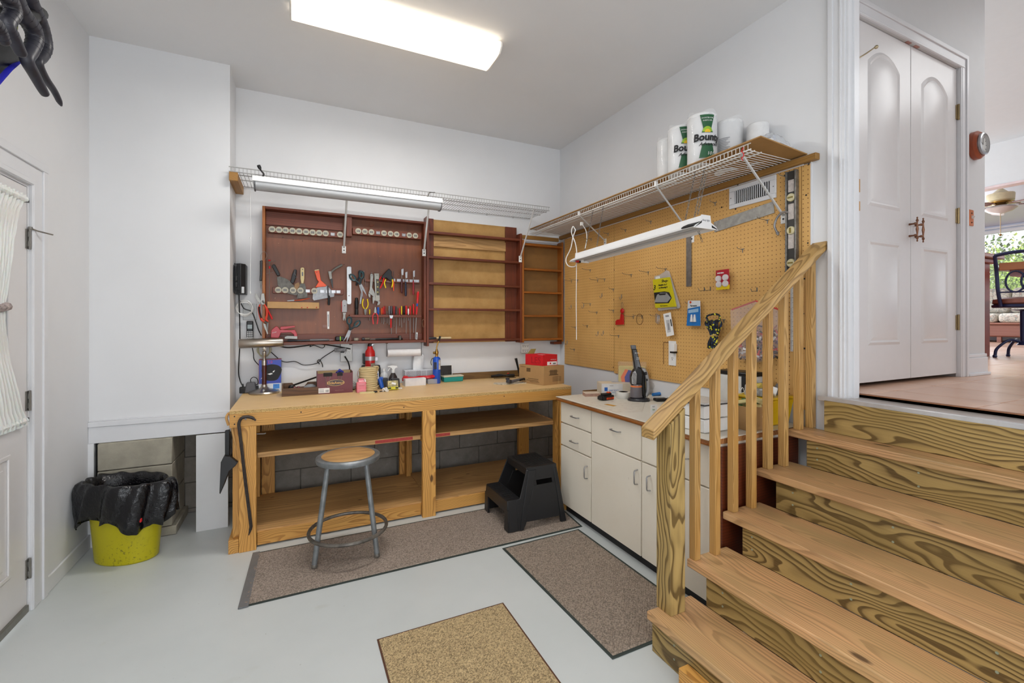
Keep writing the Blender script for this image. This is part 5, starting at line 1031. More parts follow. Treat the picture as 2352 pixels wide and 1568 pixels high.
# white rule bar
o = tool('white_bar', 'white perforated metal bar hanging upright beside the scissors', 801, 697)
build('bar', poly([(796.5, 614), (799, 612), (805, 612), (807, 614), (807, 695), (805, 698.5), (799, 698.5), (797, 696)], 4.197, 4.202), mat('white_blue_metal', 'd6dade', .35, .2), o, bevel=.001)
for v in (631, 679): a = P2(801.5, v); build('hole', MB().lathe([(.0045, 4.1965), (.0045, 4.198)], (a[0], 0, a[1]), 'Y', 12), mat('hole_brown', '5a2c1c', .6), o)
mb = MB()
for u, v in ((803.5, 615), (801, 622), (800, 647), (799.5, 663), (803.5, 675), (799.5, 685), (801, 692), (803.5, 697)): a = P2(u, v); mb.lathe([(.0012, 4.1965), (.0012, 4.198)], (a[0], 0, a[1]), 'Y', 6)
build('small_hole', mb, INK, o, kind='stuff')
# utility knives
o = tool('orange_knife', 'orange handled carving knife lying on the tan ledge', 690, 690)
build('handle', rod([(676, 690), (690, 689), (712, 685)], [.004, .006, .004], 8, 4.19, flat=.6), ORANGE, o); build('blade', poly([(659, 690), (676, 688), (676, 691), (661, 691.5)], 4.189, 4.191), LBLADE, o)
# scissors
def scissors(u, v, ang, s, label, opn=10, Y=4.19):
    o = tool('scissors', label, u, v, Y=Y); c = P3(u, v, Y); dark = mat('dark_teal_handle', '24343a', .35); teal = mat('teal_lining', '2e7f88', .35)
    for sg in (-1, 1):
        M = Matrix.Translation(c+Vector((0, sg*.002, 0)))@Matrix.Rotation(R(ang+sg*opn), 4, 'Y')@Matrix.Scale(s, 4)
        build('blade', MB().prism([(-.009, .0), (.009, .008), (.009, -.045), (0, -.098)], 'XZ', -.001, .001).xf(M), LBLADE, o)
        build('grip', MB().tube([(sg*.022+.017*cos(q), 0, .062+.026*sin(q)+.006*cos(q)*sg) for q in [2*pi*k/18 for k in range(18)]], .0052, 8, True).tube([(0, 0, -.004), (sg*.008, 0, .02), (sg*.018, 0, .038)], [.007, .007, .006], 8).xf(M), dark, o)
        build('lining', MB().tube([(sg*.022+.012*cos(q), 0, .062+.021*sin(q)+.006*cos(q)*sg) for q in [2*pi*k/18 for k in range(18)]], .0022, 6, True).xf(M), teal, o)
    build('pivot', MB().lathe([(.0, -.006), (.006, -.004), (.006, .0)], tuple(c), 'Y', 12), ORANGE, o); return o
scissors(827, 652, -20, 1.25, 'dark handled scissors hanging open next to the white bar', 9)
scissors(804, 757, 22, 1.2, 'dark handled scissors hanging below the tool shelf end', 7, 4.125)
o = tool('kitchen_shears', 'second pair of dark handled shears behind the open scissors', 820, 625)
c = P3(822, 630, 4.21)
build('grip', MB().tube([c+Vector((.02+.013*cos(q), 0, .012+.022*sin(q))) for q in [2*pi*k/18 for k in range(18)]], .006, 8, True).tube([c+Vector((.015, 0, -.01)), c+Vector((-.005, 0, -.06)), c+Vector((-.012, .0, -.10))], .007, 8), mat('slate_handle', '2a2e36', .35), o); build('blade', poly([(829, 672), (833, 672), (829, 698), (826, 698)], 4.208, 4.211), LBLADE, o)
# compass
o = tool('dividers', 'small steel dividers hanging beside the dark scissors', 837, 640)
build('leg', rod([(836.5, 625), (834, 655)], [.003, .001], 6), CHROME, o); build('leg', rod([(836.5, 625), (840, 656)], [.003, .001], 6), CHROME, o); build('head', rod([(836, 622), (836.5, 632)], .0035, 8), CHROME, o)
o = tool('black_torch', 'black cylinder flashlight standing on the tool shelf', 820, 720)
b = P3(819, 720, 4.2); build('body', MB().lathe([(.0, 0), (.0155, 0), (.0155, .045), (.013, .052), (.016, .06), (.017, .12), (.012, .15), (0, .155)], (b[0], 4.2, ZS), n=18), BLACK, o)
# adjustable wrench, torpedo level
o = tool('adjustable_wrench', 'chrome adjustable wrench hanging open-jawed beside the small level', 853, 660)
build('handle', poly([(850, 630), (853, 628), (857, 630), (857.5, 636), (854.5, 660), (859, 668), (863, 680), (859, 683), (851, 676), (846, 672), (849, 664), (850, 640)], 4.192, 4.203), STEEL, o, bevel=.002); build('upper_jaw', poly([(846, 673), (851, 676), (850, 684), (847, 682), (845.5, 678)], 4.19, 4.205), STEEL, o, bevel=.001)
build('lower_jaw', poly([(855, 681), (864, 682), (870, 690), (873.5, 694), (871, 700), (865.5, 701), (868, 693), (860, 690), (857.5, 698), (855.5, 696)], 4.19, 4.205), STEEL, o, bevel=.001)
a = P2(854, 633); build('hole', MB().lathe([(.0035, 4.191), (.0035, 4.193)], (a[0], 0, a[1]), 'Y', 10), INK, o); build('nail', rod([(854, 631), (854, 625)], .002, 6, 4.188), CHROME, o)
o = tool('torpedo_level', 'short grey torpedo level hanging upright right of the wrench', 866, 690)
build('body', poly([(859, 628), (870, 628), (872, 690), (862, 691)], 4.188, 4.203), mat('grey_metal_body', '97948b', .4, .5), o, bevel=.0015); build('window_plate', poly([(863, 641), (870, 641), (871, 678), (864.5, 678)], 4.1868, 4.188), mat('dark_olive_plate', '3c382c', .4), o)
for v in (648, 659, 671): a = P2(867, v); build('vial', MB().lathe([(.0, 4.1835), (.007, 4.1845), (.008, 4.187)], (a[0], 0, a[1]), 'Y', 14), mat('yellow_vial', 'a89c60', .2), o)
a = P2(865, 632); build('hole', MB().lathe([(.003, 4.1865), (.003, 4.1885)], (a[0], 0, a[1]), 'Y', 10), INK, o)
# pliers
def pliers(u, v, ang, s, mh, label, head=DSTEEL, name='pliers', spread=.022, lh=.10, Y=4.19):
    o = tool(name, label, u, v); M = Matrix.Translation(P3(u, v, Y))@Matrix.Rotation(R(ang), 4, 'Y')@Matrix.Scale(s, 4)
    build('head', MB().prism([(-.011, -.012), (.011, -.012), (.012, .006), (.005, .045), (-.005, .045), (-.012, .006)], 'XZ', -.005, .005).xf(M), head, o, bevel=.0015)
    for sg in (-1, 1): build('handle', MB().tube(spline([(sg*.005, 0, -.008), (sg*spread*.8, 0, -.03), (sg*spread, 0, -.06), (sg*spread*.7, 0, -lh)], 4), .0052, 8).xf(M), mh, o)
    return o
o = tool('wire_stripper', 'black wire stripper head with red and yellow handles on the right of the tool cabinet', 888, 640)
build('head', poly([(875, 637), (884, 626), (893, 617), (899, 624), (898, 632), (903, 640), (896, 646), (887, 638), (879, 640)], 4.18, 4.2), BLACK, o, bevel=.003)
build('red_handle', srod([(882, 638), (879, 650), (873, 662)], .0062, 8, 4.18), RED, o); build('red_handle', srod([(877, 634), (874, 638), (871, 644)], .006, 8, 4.195), RED, o); build('yellow_handle', srod([(886, 641), (883, 650), (886, 661)], .0055, 8, 4.175), YELLOW, o); build('yellow_handle', srod([(901, 641), (902, 650), (900, 660)], .0055, 8, 4.175), YELLOW, o); build('pin', rod([(888, 647), (899, 648)], .0025, 6, 4.175), CHROME, o)
pl = pliers(839, 712, 180, 1.0, YELLOW, 'pliers with yellow handles pointing up on the tool shelf', spread=.024); 
pliers(862, 716, 0, .95, mat('coral_handle', 'd83c44', .4), 'diagonal cutters with coral red handles hanging from the tool shelf', STEEL, spread=.024, lh=.115, Y=4.15)
o = tool('awl', 'thin awl with orange handle on the upper right clip strip', 904, 660)
build('blade', rod([(904, 622), (904, 644)], .002, 6, 4.185), DGREY, o); build('handle', MB().tube([P3(904, v, 4.185) for v in (643, 647, 656, 668)], [.004, .006, .0065, .004], 10), ORANGE, o)
for (u, v0, m, lb, w) in ((923, 618, mat('maroon_grip', '4a1c20', .35), 'wood chisel with maroon grip clipped upright', 1.2), (932, 625, mat('navy_grip', '1c2238', .35), 'wood chisel with navy blue grip clipped upright', 1.1), (949.5, 622, mat('wine_grip', '8a1824', .35), 'wood chisel with wine red grip clipped upright', .95)):
    o = tool('wood_chisel', lb, u, v0+55, group=None); n1 = 'blade'
    build('blade', poly([(u-2*w, v0+1), (u+2.4*w, v0-1), (u+2*w, v0+14), (u-1.6*w, v0+14)], 4.178, 4.182), CHROME, o, bevel=.0005); build('shank', rod([(u, v0+13), (u, v0+24)], [.0035, .004], 8, 4.18), STEEL, o)
    build('grip', MB().tube([P3(u, v0+k, 4.18) for k in (22, 27, 40, 52, 55)], [.006*w, .008*w, .0095*w, .0095*w, .006*w], 10), m, o)
# multi tool, ruler, staple gun, tapes
o = tool('grey_multitool', 'grey folding pocket tool hanging under the white bar', 790, 735)
build('body', poly([(785, 692), (788, 688.5), (793, 688.5), (797, 692), (797, 717), (785, 717)], 4.188, 4.205), mat('grey_tool_body', '9a9898', .4, .3), o, bevel=.003); build('jaws', poly([(787, 718), (795, 718), (793, 724), (794, 733), (792.5, 737), (790.5, 731), (789, 737), (787, 733), (788, 724)], 4.192, 4.2), STEEL, o, bevel=.001); build('red_edge', poly([(784.4, 693), (785.4, 691), (785.4, 716), (784.4, 716)], 4.186, 4.206), RED, o)
a = P2(791.5, 702); build('rivet', MB().lathe([(.0, 4.186), (.004, 4.187), (.004, 4.189)], (a[0], 0, a[1]), 'Y', 10), INK, o)
o = tool('white_scale', 'short white rule taped upright at the bottom of the tool cabinet', 754, 755, 'ruler', Y=4.24)
build('scale', poly([(751, 715), (756.5, 715), (756.5, 755), (752, 755)], 4.238, 4.242, 4.24), PAPER, o); build('print', poly([(752.5, 722), (755, 722), (755.2, 750), (753.5, 750)], 4.2372, 4.238, 4.24), GREYINK, o); build('tape', poly([(741, 746), (752, 746), (752, 752), (741, 752)], 4.2385, 4.24, 4.24), mat('brown_tape', '8c6458', .5), o)
o = tool('staple_gun', 'red metal staple gun standing on the floor of the tool cabinet', 655, 770)
build('body', poly([(622, 766), (624, 757), (634, 749), (638, 750), (643, 757), (668, 758), (677, 757), (682, 766), (683, 778), (676, 778), (675, 768), (668, 763), (645, 764), (642, 772), (640, 776), (622, 775)], 4.17, 4.2, 4.18), mat('staple_gun_red', 'b5343e', .35), o, bevel=.003)
build('lever', poly([(643, 755), (645, 750), (677, 748), (678, 751), (648, 757)], 4.175, 4.195, 4.18), mat('staple_gun_red_2', 'b5343e', .35), o, bevel=.002); build('foot', poly([(654, 773), (660, 771), (683, 772), (683, 778), (654, 777.5)], 4.168, 4.198, 4.18), STEEL, o, bevel=.001)
a = P2(630, 763, 4.18); text('Arrow', .012, PAPER, o, (a[0], 4.1695, a[1]), (pi/2, -.3, 0))
SB = 1.337
def lay(name, label, u0, u1, r, m, cat='tool', Y=4.19, parts=()):
    x0, x1 = P2(u0, 780, Y)[0], P2(u1, 780, Y)[0]; o = thing(name, label, cat, ((x0+x1)/2, Y, SB), world=True)
    build('shaft', MB().lathe([(r*.6, x0), (r, x0+.01), (r, x1-.01), (r*.6, x1)], (0, Y, SB+r), 'X', 10), m, o); return o, x0, x1
o, x0, x1 = lay('long_screwdriver', 'long screwdriver lying on the cabinet floor right of the staple gun', 660, 722, .009, DGREY); build('grip', MB().lathe([(.0105, P2(712, 780)[0]), (.0105, P2(752, 780)[0]), (.007, P2(756, 780)[0])], (0, 4.19, SB+.011), 'X', 10), GREYP, o); build('tip', MB().lathe([(.004, P2(756, 780)[0]), (.003, P2(766, 780)[0])], (0, 4.19, SB+.009), 'X', 8), CHROME, o)
o = tool('tape_measure', 'black tape measure with lime green band on the cabinet floor', 782, 780)
a = P2(782, 780); build('case', MB().box(a[0]-.045, a[0]+.035, 4.17, 4.205, SB, SB+.04), BLACK, o, bevel=.01, seg=3); build('band', MB().box(a[0]-.008, a[0]+.002, 4.168, 4.207, SB, SB+.0415), mat('lime_band', 'a8e838', .4), o, bevel=.006)
o = tool('tape_roll', 'small roll of beige tape on the cabinet floor beside the divider', 817, 782); a = P2(817.5, 782); build('roll', MB().lathe([(.0, 0), (.018, 0), (.022, .003), (.022, .022), (.018, .025), (.0, .025)], (a[0], 4.19, SB), n=20), mat('beige_tape', '9c9484', .6), o)
o = tool('bit_holder', 'black knob-shaped tool on the cabinet floor', 835, 782); a = P2(834.5, 782); build('knob', MB().sph((a[0], 4.19, SB+.014), (.018, .014, .014), 12), DGREY, o); build('stem', MB().lathe([(.01, a[0]+.01), (.014, a[0]+.05), (.01, a[0]+.055)], (0, 4.19, SB+.014), 'X', 10), mat('brownish_metal', '6a5c4c', .5, .4), o)
o, x0, x1 = lay('hammer', 'hammer with dark handle lying along the cabinet floor', 862, 925, .010, BLACK); a = P2(918, 780)[0]; build('head', MB().box(a-.012, a+.010, 4.17, 4.21, SB, SB+.04), mat('hammer_steel', '5a554e', .5, .6), o, bevel=.004); build('neck', MB().lathe([(.005, P2(845, 780)[0]), (.006, x0+.02)], (0, 4.19, SB+.01), 'X', 8), DSTEEL, o)
a = P2(957, 770); o = tool('tube_packet', 'small white tube leaning in the bottom right corner of the tool cabinet', 957, 780); build('tube', MB().cbox((a[0], 4.2, SB+.035), (.016, .014, .068), (0, .05, 0)), PAPER, o, bevel=.003); build('print', MB().box(a[0]-.005, a[0]+.003, 4.1915, 4.1925, SB+.01, SB+.055), GREYINK, o)
# screwdrivers in the tool shelf: u, handle top v, handle bottom v, tip v, handle radius, colour, description, tilt
SD = [(849, 711, 722, 736, .006, YELLOW, 'stubby amber'), (868.5, 704, 720, 724, .0105, BLUE, 'short clear blue'), (877, 708, 722, 742, .0065, ORANGE, 'thin orange'), (881, 702, 719, 744, .006, RED, 'slim red'), (884.5, 699, 718, 740, .006, DRED, 'slim dark red'),
      (889, 715, 722, 743, .004, GREYP, 'tiny grey'), (894, 700, 719, 746, .009, GREYP, 'clear grey-handled'), (899, 697, 716, 767, .009, mat('smoke_handle', '504850', .25), 'smoke grey-handled long'), (905, 699, 718, 751, .009, DRED, 'ribbed maroon'), (910, 701, 719, 766, .009, DGREY, 'ribbed black long'),
      (918, 706, 720, 748, .0065, RED, 'small red'), (922.5, 701, 720, 752, .005, YELLOW, 'tiny yellow'), (928, 699, 718, 741, .010, BLACK, 'black cushion-grip'), (933, 697, 717, 766, .008, RED, 'red long-shanked'), (938, 708, 721, 736, .007, WHITE, 'small white'), (942, 698, 717, 780, .0085, RED, 'bright red extra long'), (950, 697, 721, 764, .0085, RED, 'plain red')]
for u, v0, v1, v2, r, m, d in SD:
    o = tool('screwdriver', d+' screwdriver standing in the tool shelf', u, v2, Y=4.205); Y = 4.205; zt, zs = P2(u, v0, Y)[1], ZS+.001; x = P2(u, v1, Y)[0]; hz = zs+.008
    zt = hz+(P2(u, v0, Y)[1]-P2(u, v1, Y)[1]); ze = P2(u, v2, Y)[1]
    build('handle', MB().lathe([(r*.5, hz-.006), (r*.75, hz), (r, hz+.012), (r*1.02, zt-.012), (r*.8, zt-.003), (0, zt)], (x, Y, 0), n=12), m, o)
    build('shank', MB().lathe([(.0025, ze), (.003, ze+.01), (.003, hz)], (x, Y, 0), n=8), CHROME, o)
o = tool('red_handled_file', 'red-handled tool hanging in front of the screwdrivers below the shelf', 898, 753, Y=4.15); build('handle', rod([(898, 731), (898, 742), (898, 753)], [.006, .0075, .005], 10, 4.15), RED, o); build('clamp', poly([(894, 724), (903, 724), (901, 731), (896, 731)], 4.145, 4.155, 4.15), CHROME, o)
o = tool('big_screwdriver', 'tall red and blue screwdriver at the right end of the tool shelf', 957, 780, Y=4.19)
build('handle', MB().tube([P3(u, v, 4.17) for u, v in ((961, 669), (960, 673), (959, 690), (958.5, 697))], [.006, .0115, .011, .008], 12), RED, o); build('collar', MB().tube([P3(u, v, 4.17) for u, v in ((958.5, 697), (958, 700), (958, 703))], [.009, .009, .006], 12), BLUE, o); build('lower_handle', MB().tube([P3(u, v, 4.17) for u, v in ((958, 704), (957, 716), (956.5, 722))], [.009, .0085, .009], 12), RED, o); build('shank', MB().tube([P3(956.5, 723, 4.17), P3(954, 778, 4.17)], .004, 8), CHROME, o)
solo('wire_loop', MB().tube([P3(973+3.5*cos(q), 742+9*sin(q), 4.14) for q in [2*pi*k/14 for k in range(14)]], .001, 5, True), mat('string', 'a08464', .6), 'thin string loop hanging on the right side board of the tool cabinet', 'string', loc=P3(973, 742, 4.14), world=True)
# tools hanging on the left side of the cabinet
o = tool('secateurs_black', 'black and steel pruning shears hanging at the upper left of the tool cabinet', 600, 640, Y=4.14)
build('body', poly([(597, 599), (603.5, 598), (603, 633), (602, 645), (596, 645), (597, 630)], 4.125, 4.15, 4.14), mat('black_grip', '202022', .4), o, bevel=.004); build('blade', poly([(596.5, 645), (602, 645), (601, 655), (599, 668), (597.5, 655)], 4.134, 4.142, 4.14), DSTEEL, o, bevel=.001); build('hanging_wire', MB().tube(spline([tuple(P3(u, v, 4.14)) for u, v in ((600, 598), (598, 590), (603, 579), (610, 579), (613, 588), (609, 597))], 4), .0015, 6), CHROME, o)
o = tool('red_rod', 'thin steel rod with a red knob leaning at the left inside of the cabinet', 618, 690, Y=4.18)
build('rod', rod([(619.5, 594), (618, 700)], .0022, 6, 4.17), STEEL, o); build('knob', MB().lathe([(.0, .014), (.009, .012), (.009, .004), (.004, 0)], tuple(P3(619, 597, 4.17)-Vector((0, 0, .01))), n=12), RED, o); build('slider', rod([(619, 611), (619, 617)], .006, 8, 4.17), RED, o); build('cross_wire', rod([(611, 603), (634, 599)], .0015, 5, 4.17), STEEL, o); build('lower_wire', rod([(612, 628), (628, 625)], .0012, 5, 4.17), STEEL, o)
def shears(u, v, label, mcol, inner=None):
    o = tool('garden_shears', label, u, v, Y=4.12); Y = 4.12
    build('blade', poly([(586, 674), (588, 674), (594, 682), (600, 692), (598, 698), (592, 692), (586, 683)], 4.115, 4.123, Y), STEEL, o, bevel=.001)
    build('counter_blade', poly([(600, 674), (607, 673), (609, 688), (608, 700), (600, 699), (598, 688)], 4.118, 4.128, Y), mat('worn_steel_head', '8f8c86', .35, .8), o, bevel=.002)
    build('spring', rod([(603, 690), (606, 696)], .006, 8, 4.105), DSTEEL, o)
    build('handle', MB().tube(spline([tuple(P3(a, b, Y)) for a, b in ((597, 699), (595, 708), (597, 722), (601, 734), (607, 738))], 4), [.006]*3+[.0095]*12+[.007]*2, 8), mcol, o); build('handle', MB().tube(spline([tuple(P3(a, b, Y)) for a, b in ((607, 699), (612, 708), (613, 722), (611, 733), (616, 738))], 4), [.006]*3+[.0085]*12+[.006]*2, 8), mcol, o)
    build('handle_inset', MB().tube(spline([tuple(P3(a, b, Y-.007)) for a, b in ((595, 704), (596, 715), (600, 730))], 4), .0062, 8), BLACK, o); return o
shears(600, 720, 'orange-red pruning shears hanging at the lower left of the tool cabinet', mat('orange_red_grip', 'd4402a', .35))
o = tool('red_pliers', 'pliers with bright red handles hanging behind the pruning shears', 617, 720, Y=4.13)
build('handle', MB().tube(spline([tuple(P3(a, b, 4.14)) for a, b in ((612, 706), (618, 718), (624, 730), (624, 733))], 4), .0062, 8), RED, o)
o = tool('steel_shears', 'steel shears pointing down to the lamp shade left of the staple gun', 612, 760, Y=4.13)
build('blade', poly([(604, 742), (610, 744), (616, 765), (614.5, 769), (606, 750)], 4.128, 4.134, 4.13), STEEL, o, bevel=.001); build('blade', poly([(612, 738), (617, 741), (615, 766), (612, 748)], 4.135, 4.14, 4.13), DSTEEL, o, bevel=.001); build('pivot', rod([(608, 738), (613, 742)], .008, 8, 4.13), DSTEEL, o)
# ------------------------------------------------------------------ things on the workbench
BZ = .9301
def bp(u, v, Z=BZ): a = at(u, v, Z=Z); return a[0], a[1], px(a)
def put(name, label, cat, u, v, rz=0, Z=BZ, dy=0, group=None, ymax=4.19, xmax=9):
    x, y, k = bp(u, v, Z); y = min(y+dy, ymax); x = at(u, v, Y=y)[0]
    if x > xmax: x = xmax; y = at(u, v, X=x)[1]
    o = thing(name, label, cat, (x, y, Z), (0, 0, rz), group=group); return o, k
NIK = mat('brushed_nickel', 'b4aba0', .3, 1, var=.04, vs=4)
# desk lamp
o, k = put('desk_lamp', 'brushed nickel desk lamp with a cylinder shade and dark wood stem on the bench', 'lamp', 607, 905, dy=.06); k = 3.35/1029.5
build('base', MB().lathe([(0, 0), (.108, 0), (.112, .008), (.105, .018), (.075, .028), (.04, .038), (.022, .052), (.018, .07)], n=40), NIK, o); build('knob', MB().lathe([(0, -.09), (.008, -.088), (.01, -.07)], (0, 0, .032), 'Y', 12), CHROME, o)
build('wooden_stem', MB().lathe([(.0165, .06), (.0165, .225)], n=20), mat('mahogany_stem', '4c2018', .3), o); build('neck', MB().lathe([(.018, .225), (.018, .265), (.012, .268), (.012, .30), (.015, .305), (.015, .335), (.008, .34)], n=20), NIK, o)
build('joint', MB().lathe([(0, -.016), (.014, -.012), (.014, .012), (0, .016)], (0, 0, .355), 'Y', 16).tube([(0, 0, .33), (0, 0, .38)], .007, 8), NIK, o)
build('shade', MB().lathe([(.0, -.155), (.034, -.155), (.037, -.150), (.037, .150), (.033, .158), (.033, .150), (0, .148)], (-.01, 0, .405), 'X', 32).xf(Matrix.Rotation(R(-1.5), 4, 'Y')), NIK, o); build('shade_end', MB().lathe([(.0, .1585), (.030, .1585), (.030, .15)], (-.01, 0, .405), 'X', 32).xf(Matrix.Rotation(R(-1.5), 4, 'Y')), DGREY, o)
# plugs and transformers in the corner
o, k = put('black_plug', 'small black plug-in adapter at the far left corner of the bench', 'adapter', 558, 901, dy=.03); build('body', MB().box(-.024, .024, -.02, .02, 0, .05), BLKR, o, bevel=.006); build('cord_relief', MB().lathe([(.007, .05), (.004, .075)], n=8), BLACK, o)
o, k = put('grey_transformer', 'dark grey plug-in transformer behind the lamp base', 'adapter', 576, 901, dy=.05); build('body', MB().frus((0, 0, 0), (.085, .06), (.062, .05), .085), mat('slate_grey_plastic', '5c5c60', .5), o, bevel=.010, seg=3); build('cord', MB().tube(spline([(.0, 0, .085), (.0, 0, .11), (.02, 0, .125), (.045, 0, .11), (.05, .0, .07), (.02, 0, .055)], 5), .003, 6), BLACK, o)
o, k = put('black_adapter', 'black adapter between the grey transformer and the goggles box', 'adapter', 596, 893, dy=.04); build('body', MB().box(-.03, .03, -.02, .02, 0, .05), BLACK, o, bevel=.006)
# goggles box
o, k = put('goggles_box', 'blue and white product box showing dark goggles behind the lamp', 'box', 621, 893, dy=.07); w, d, h = .16, .09, .268
build('carton', MB().box(-w/2, w/2, -d/2, d/2, 0, h), mat('blue_carton', '1c3cae', .35), o, bevel=.001); build('lower_band', MB().box(-w/2-.0005, w/2+.0005, -d/2-.001, d/2, 0, .072), mat('carton_white', 'dfe3ea', .4), o); build('carton_edge', MB().box(-w/2-.0006, -w/2+.002, -d/2-.0012, d/2, .07, h).box(-w/2, w/2, -d/2-.0012, d/2+.001, h-.004, h+.0005), mat('carton_red_edge', '8c2a3a', .4), o, kind='stuff')
build('goggles_picture', MB().prism([(.07*cos(a)*(1+.12*sin(3*a))+.012, .16+.075*sin(a)*(1+.1*cos(2*a))) for a in [2*pi*j/24 for j in range(24)]], 'XZ', -d/2-.0012, -d/2), INK, o); build('picture_highlight', MB().prism([(.02, .17), (.035, .18), (.03, .165), (.018, .16)], 'XZ', -d/2-.0018, -d/2-.001).prism([(-.02, .15), (.01, .158), (.02, .15), (0, .142)], 'XZ', -d/2-.0018, -d/2-.001).prism([(-.068, .11), (-.055, .13), (-.055, .115)], 'XZ', -d/2-.0018, -d/2-.001), PAPER, o, kind='stuff')
text('2.0', .03, mat('magenta_print', 'c03080', .4), o, (.0, -d/2-.0015, .245)); build('blue_panel', MB().box(.022, .068, -d/2-.0018, -d/2-.001, .028, .066), mat('sky_print', '3c8ce0', .4), o); text('12', .018, BLUEINK, o, (.038, -d/2-.0022, .055)); 
mb = MB()
for j in range(9): mb.box(.018+j*.005, .018+j*.005+(.003 if j % 3 else .0015), -d/2-.0018, -d/2-.001, .008, .022)
build('barcode', mb, INK, o, kind='stuff')
# oak letter tray
ox, oy, k = bp(647, 911); ox2, oy2, _ = bp(731, 905)
o = thing('oak_tray', 'dark oak desk tray holding small odds and ends beside the lamp', 'tray', ((ox+ox2)/2, oy+.08, BZ), (0, 0, R(1))); w, d, h = ox2-ox, .16, .068
bh = .085
def lwood(nm, c, dd, parent, W=OAKT): ax = 'XYZ'[list(dd).index(max(dd))]; q = build(nm, MB().box(-dd[0]/2, dd[0]/2, -dd[1]/2, dd[1]/2, -dd[2]/2, dd[2]/2), W[ax], parent, bevel=.0015); q.location = c; return q
lwood('front_board', (0, -d/2+.005, h*.45), (w, .01, h*.9), o); lwood('side_board', (-w/2+.005, 0, bh/2), (.01, d-.02, bh), o); lwood('side_board', (w/2-.005, 0, bh/2), (.01, d-.02, bh), o)
build('back_board', MB().prism([(-w/2+.01, 0), (w/2-.01, 0), (w/2-.01, bh), (w*.22, bh), (w*.12, bh-.035), (-w*.12, bh-.035), (-w*.22, bh), (-w/2+.01, bh)], 'XZ', d/2-.01, d/2), OAKT['X'], o, bevel=.001); build('base', MB().box(-w/2+.01, w/2-.01, -d/2+.01, d/2-.01, 0, .006), OAKT['X'], o)
def bit(name, label, cat, mb, m, parentloc, rot=(0,0,0), **k): return solo(name, mb, m, label, cat, loc=parentloc, rot=rot, **k)
tx, ty = o.location[0], o.location[1]
bit('tape_dispenser_black', 'black tape dispenser lying in the left half of the oak tray', 'dispenser', MB().box(-.035, .035, -.03, .03, 0, .04).lathe([(.02, -.02), (.022, 0), (.02, .02)], (.01, 0, .048), 'Y', 16), BLACK, (tx-w*.28, ty, BZ+.0065), (0, 0, .3), bevel=.008)
bit('red_white_packet', 'crumpled red and white packet in the middle of the oak tray', 'packet', MB().cbox((0, 0, .03), (.05, .04, .03), (.3, .5, .2)).cbox((.02, .01, .045), (.03, .02, .02), (.8, .2, .6)), mat('red_white_film', 'b8686c', .3, var=.5, vs=60), (tx-w*.12, ty-.02, BZ+.0065), bevel=.004)
bit('grey_cloth', 'light grey crumpled cloth in the right half of the oak tray', 'cloth', MB().sph((0, 0, .035), (.05, .04, .035), 14), mat('grey_cloth_fabric', '8d9094', .9, bump=1, bs=40), (tx+w*.28, ty, BZ+.0065))
rodp = [at(675, 884, Y=4.0), at(735, 863, Y=4.15)]
solo('black_rod', MB().tube([rodp[0], rodp[1]], .0075, 8), BLACK, 'black rod leaning from the oak tray up behind the cigar box', 'rod', loc=rodp[0], world=True)
# cigar box with binder clips
cx, cy_, k = bp(770, 903); o = thing('cigar_box', 'maroon cigar box with an open top and two binder clips on its front', 'box', (cx, cy_+.075, BZ)); w, d, h = .268, .15, .172
mr = mat('maroon_card', '6c3038', .45); tanl = mat('tan_box_lining', 'b59a6c', .6)
build('front', MB().box(-w/2, w/2, -d/2, -d/2+.006, 0, h-.01), mr, o, bevel=.001); build('back', MB().box(-w/2, w/2, d/2-.006, d/2, 0, h), mr, o, bevel=.001); build('side', MB().box(-w/2, -w/2+.006, -d/2+.006, d/2-.006, 0, h), mr, o); build('side', MB().box(w/2-.006, w/2, -d/2+.006, d/2-.006, 0, h), mr, o); build('base', MB().box(-w/2+.006, w/2-.006, -d/2+.006, d/2-.006, 0, .006), mr, o)
build('lining', MB().box(-w/2+.006, w/2-.006, d/2-.0085, d/2-.006, .006, h-.002).box(-w/2+.006, -w/2+.0085, -d/2+.006, d/2-.006, .006, h-.002).box(-w/2+.006, w/2-.006, -d/2+.006, -d/2+.009, .006, h-.012), tanl, o)
Yf = -d/2
build('oval_logo', MB().prism([(.065*cos(a)+.005, .085+.025*sin(a)) for a in [2*pi*j/28 for j in range(28)]], 'XZ', Yf-.001, Yf), mat('gold_print', 'c8b070', .4), o); build('oval_fill', MB().prism([(.060*cos(a)+.005, .085+.0215*sin(a)) for a in [2*pi*j/28 for j in range(28)]], 'XZ', Yf-.0014, Yf-.001), mat('dark_oval', '3c2c38', .4), o)
text('HideAways', .030, mat('gold_lettering', 'e0b060', .4), o, (.003, Yf-.0018, .084), sx=.95, bold=.0004); text('PREMIUM CIGARS', .008, mat('faint_gold', 'a07a6a', .4), o, (.03, Yf-.0005, .022))
build('white_label', MB().box(-w/2+.008, -w/2+.092, Yf-.001, Yf, .008, .047), PAPER, o); mb = MB()
for j in range(8): mb.box(-w/2+.062+j*.003, -w/2+.062+j*.003+.0018, Yf-.0015, Yf-.001, .015, .032)
for j in range(3): mb.box(-w/2+.014, -w/2+.05, Yf-.0015, Yf-.001, .016+j*.009, .019+j*.009)
build('label_print', mb, GREYINK, o, kind='stuff')
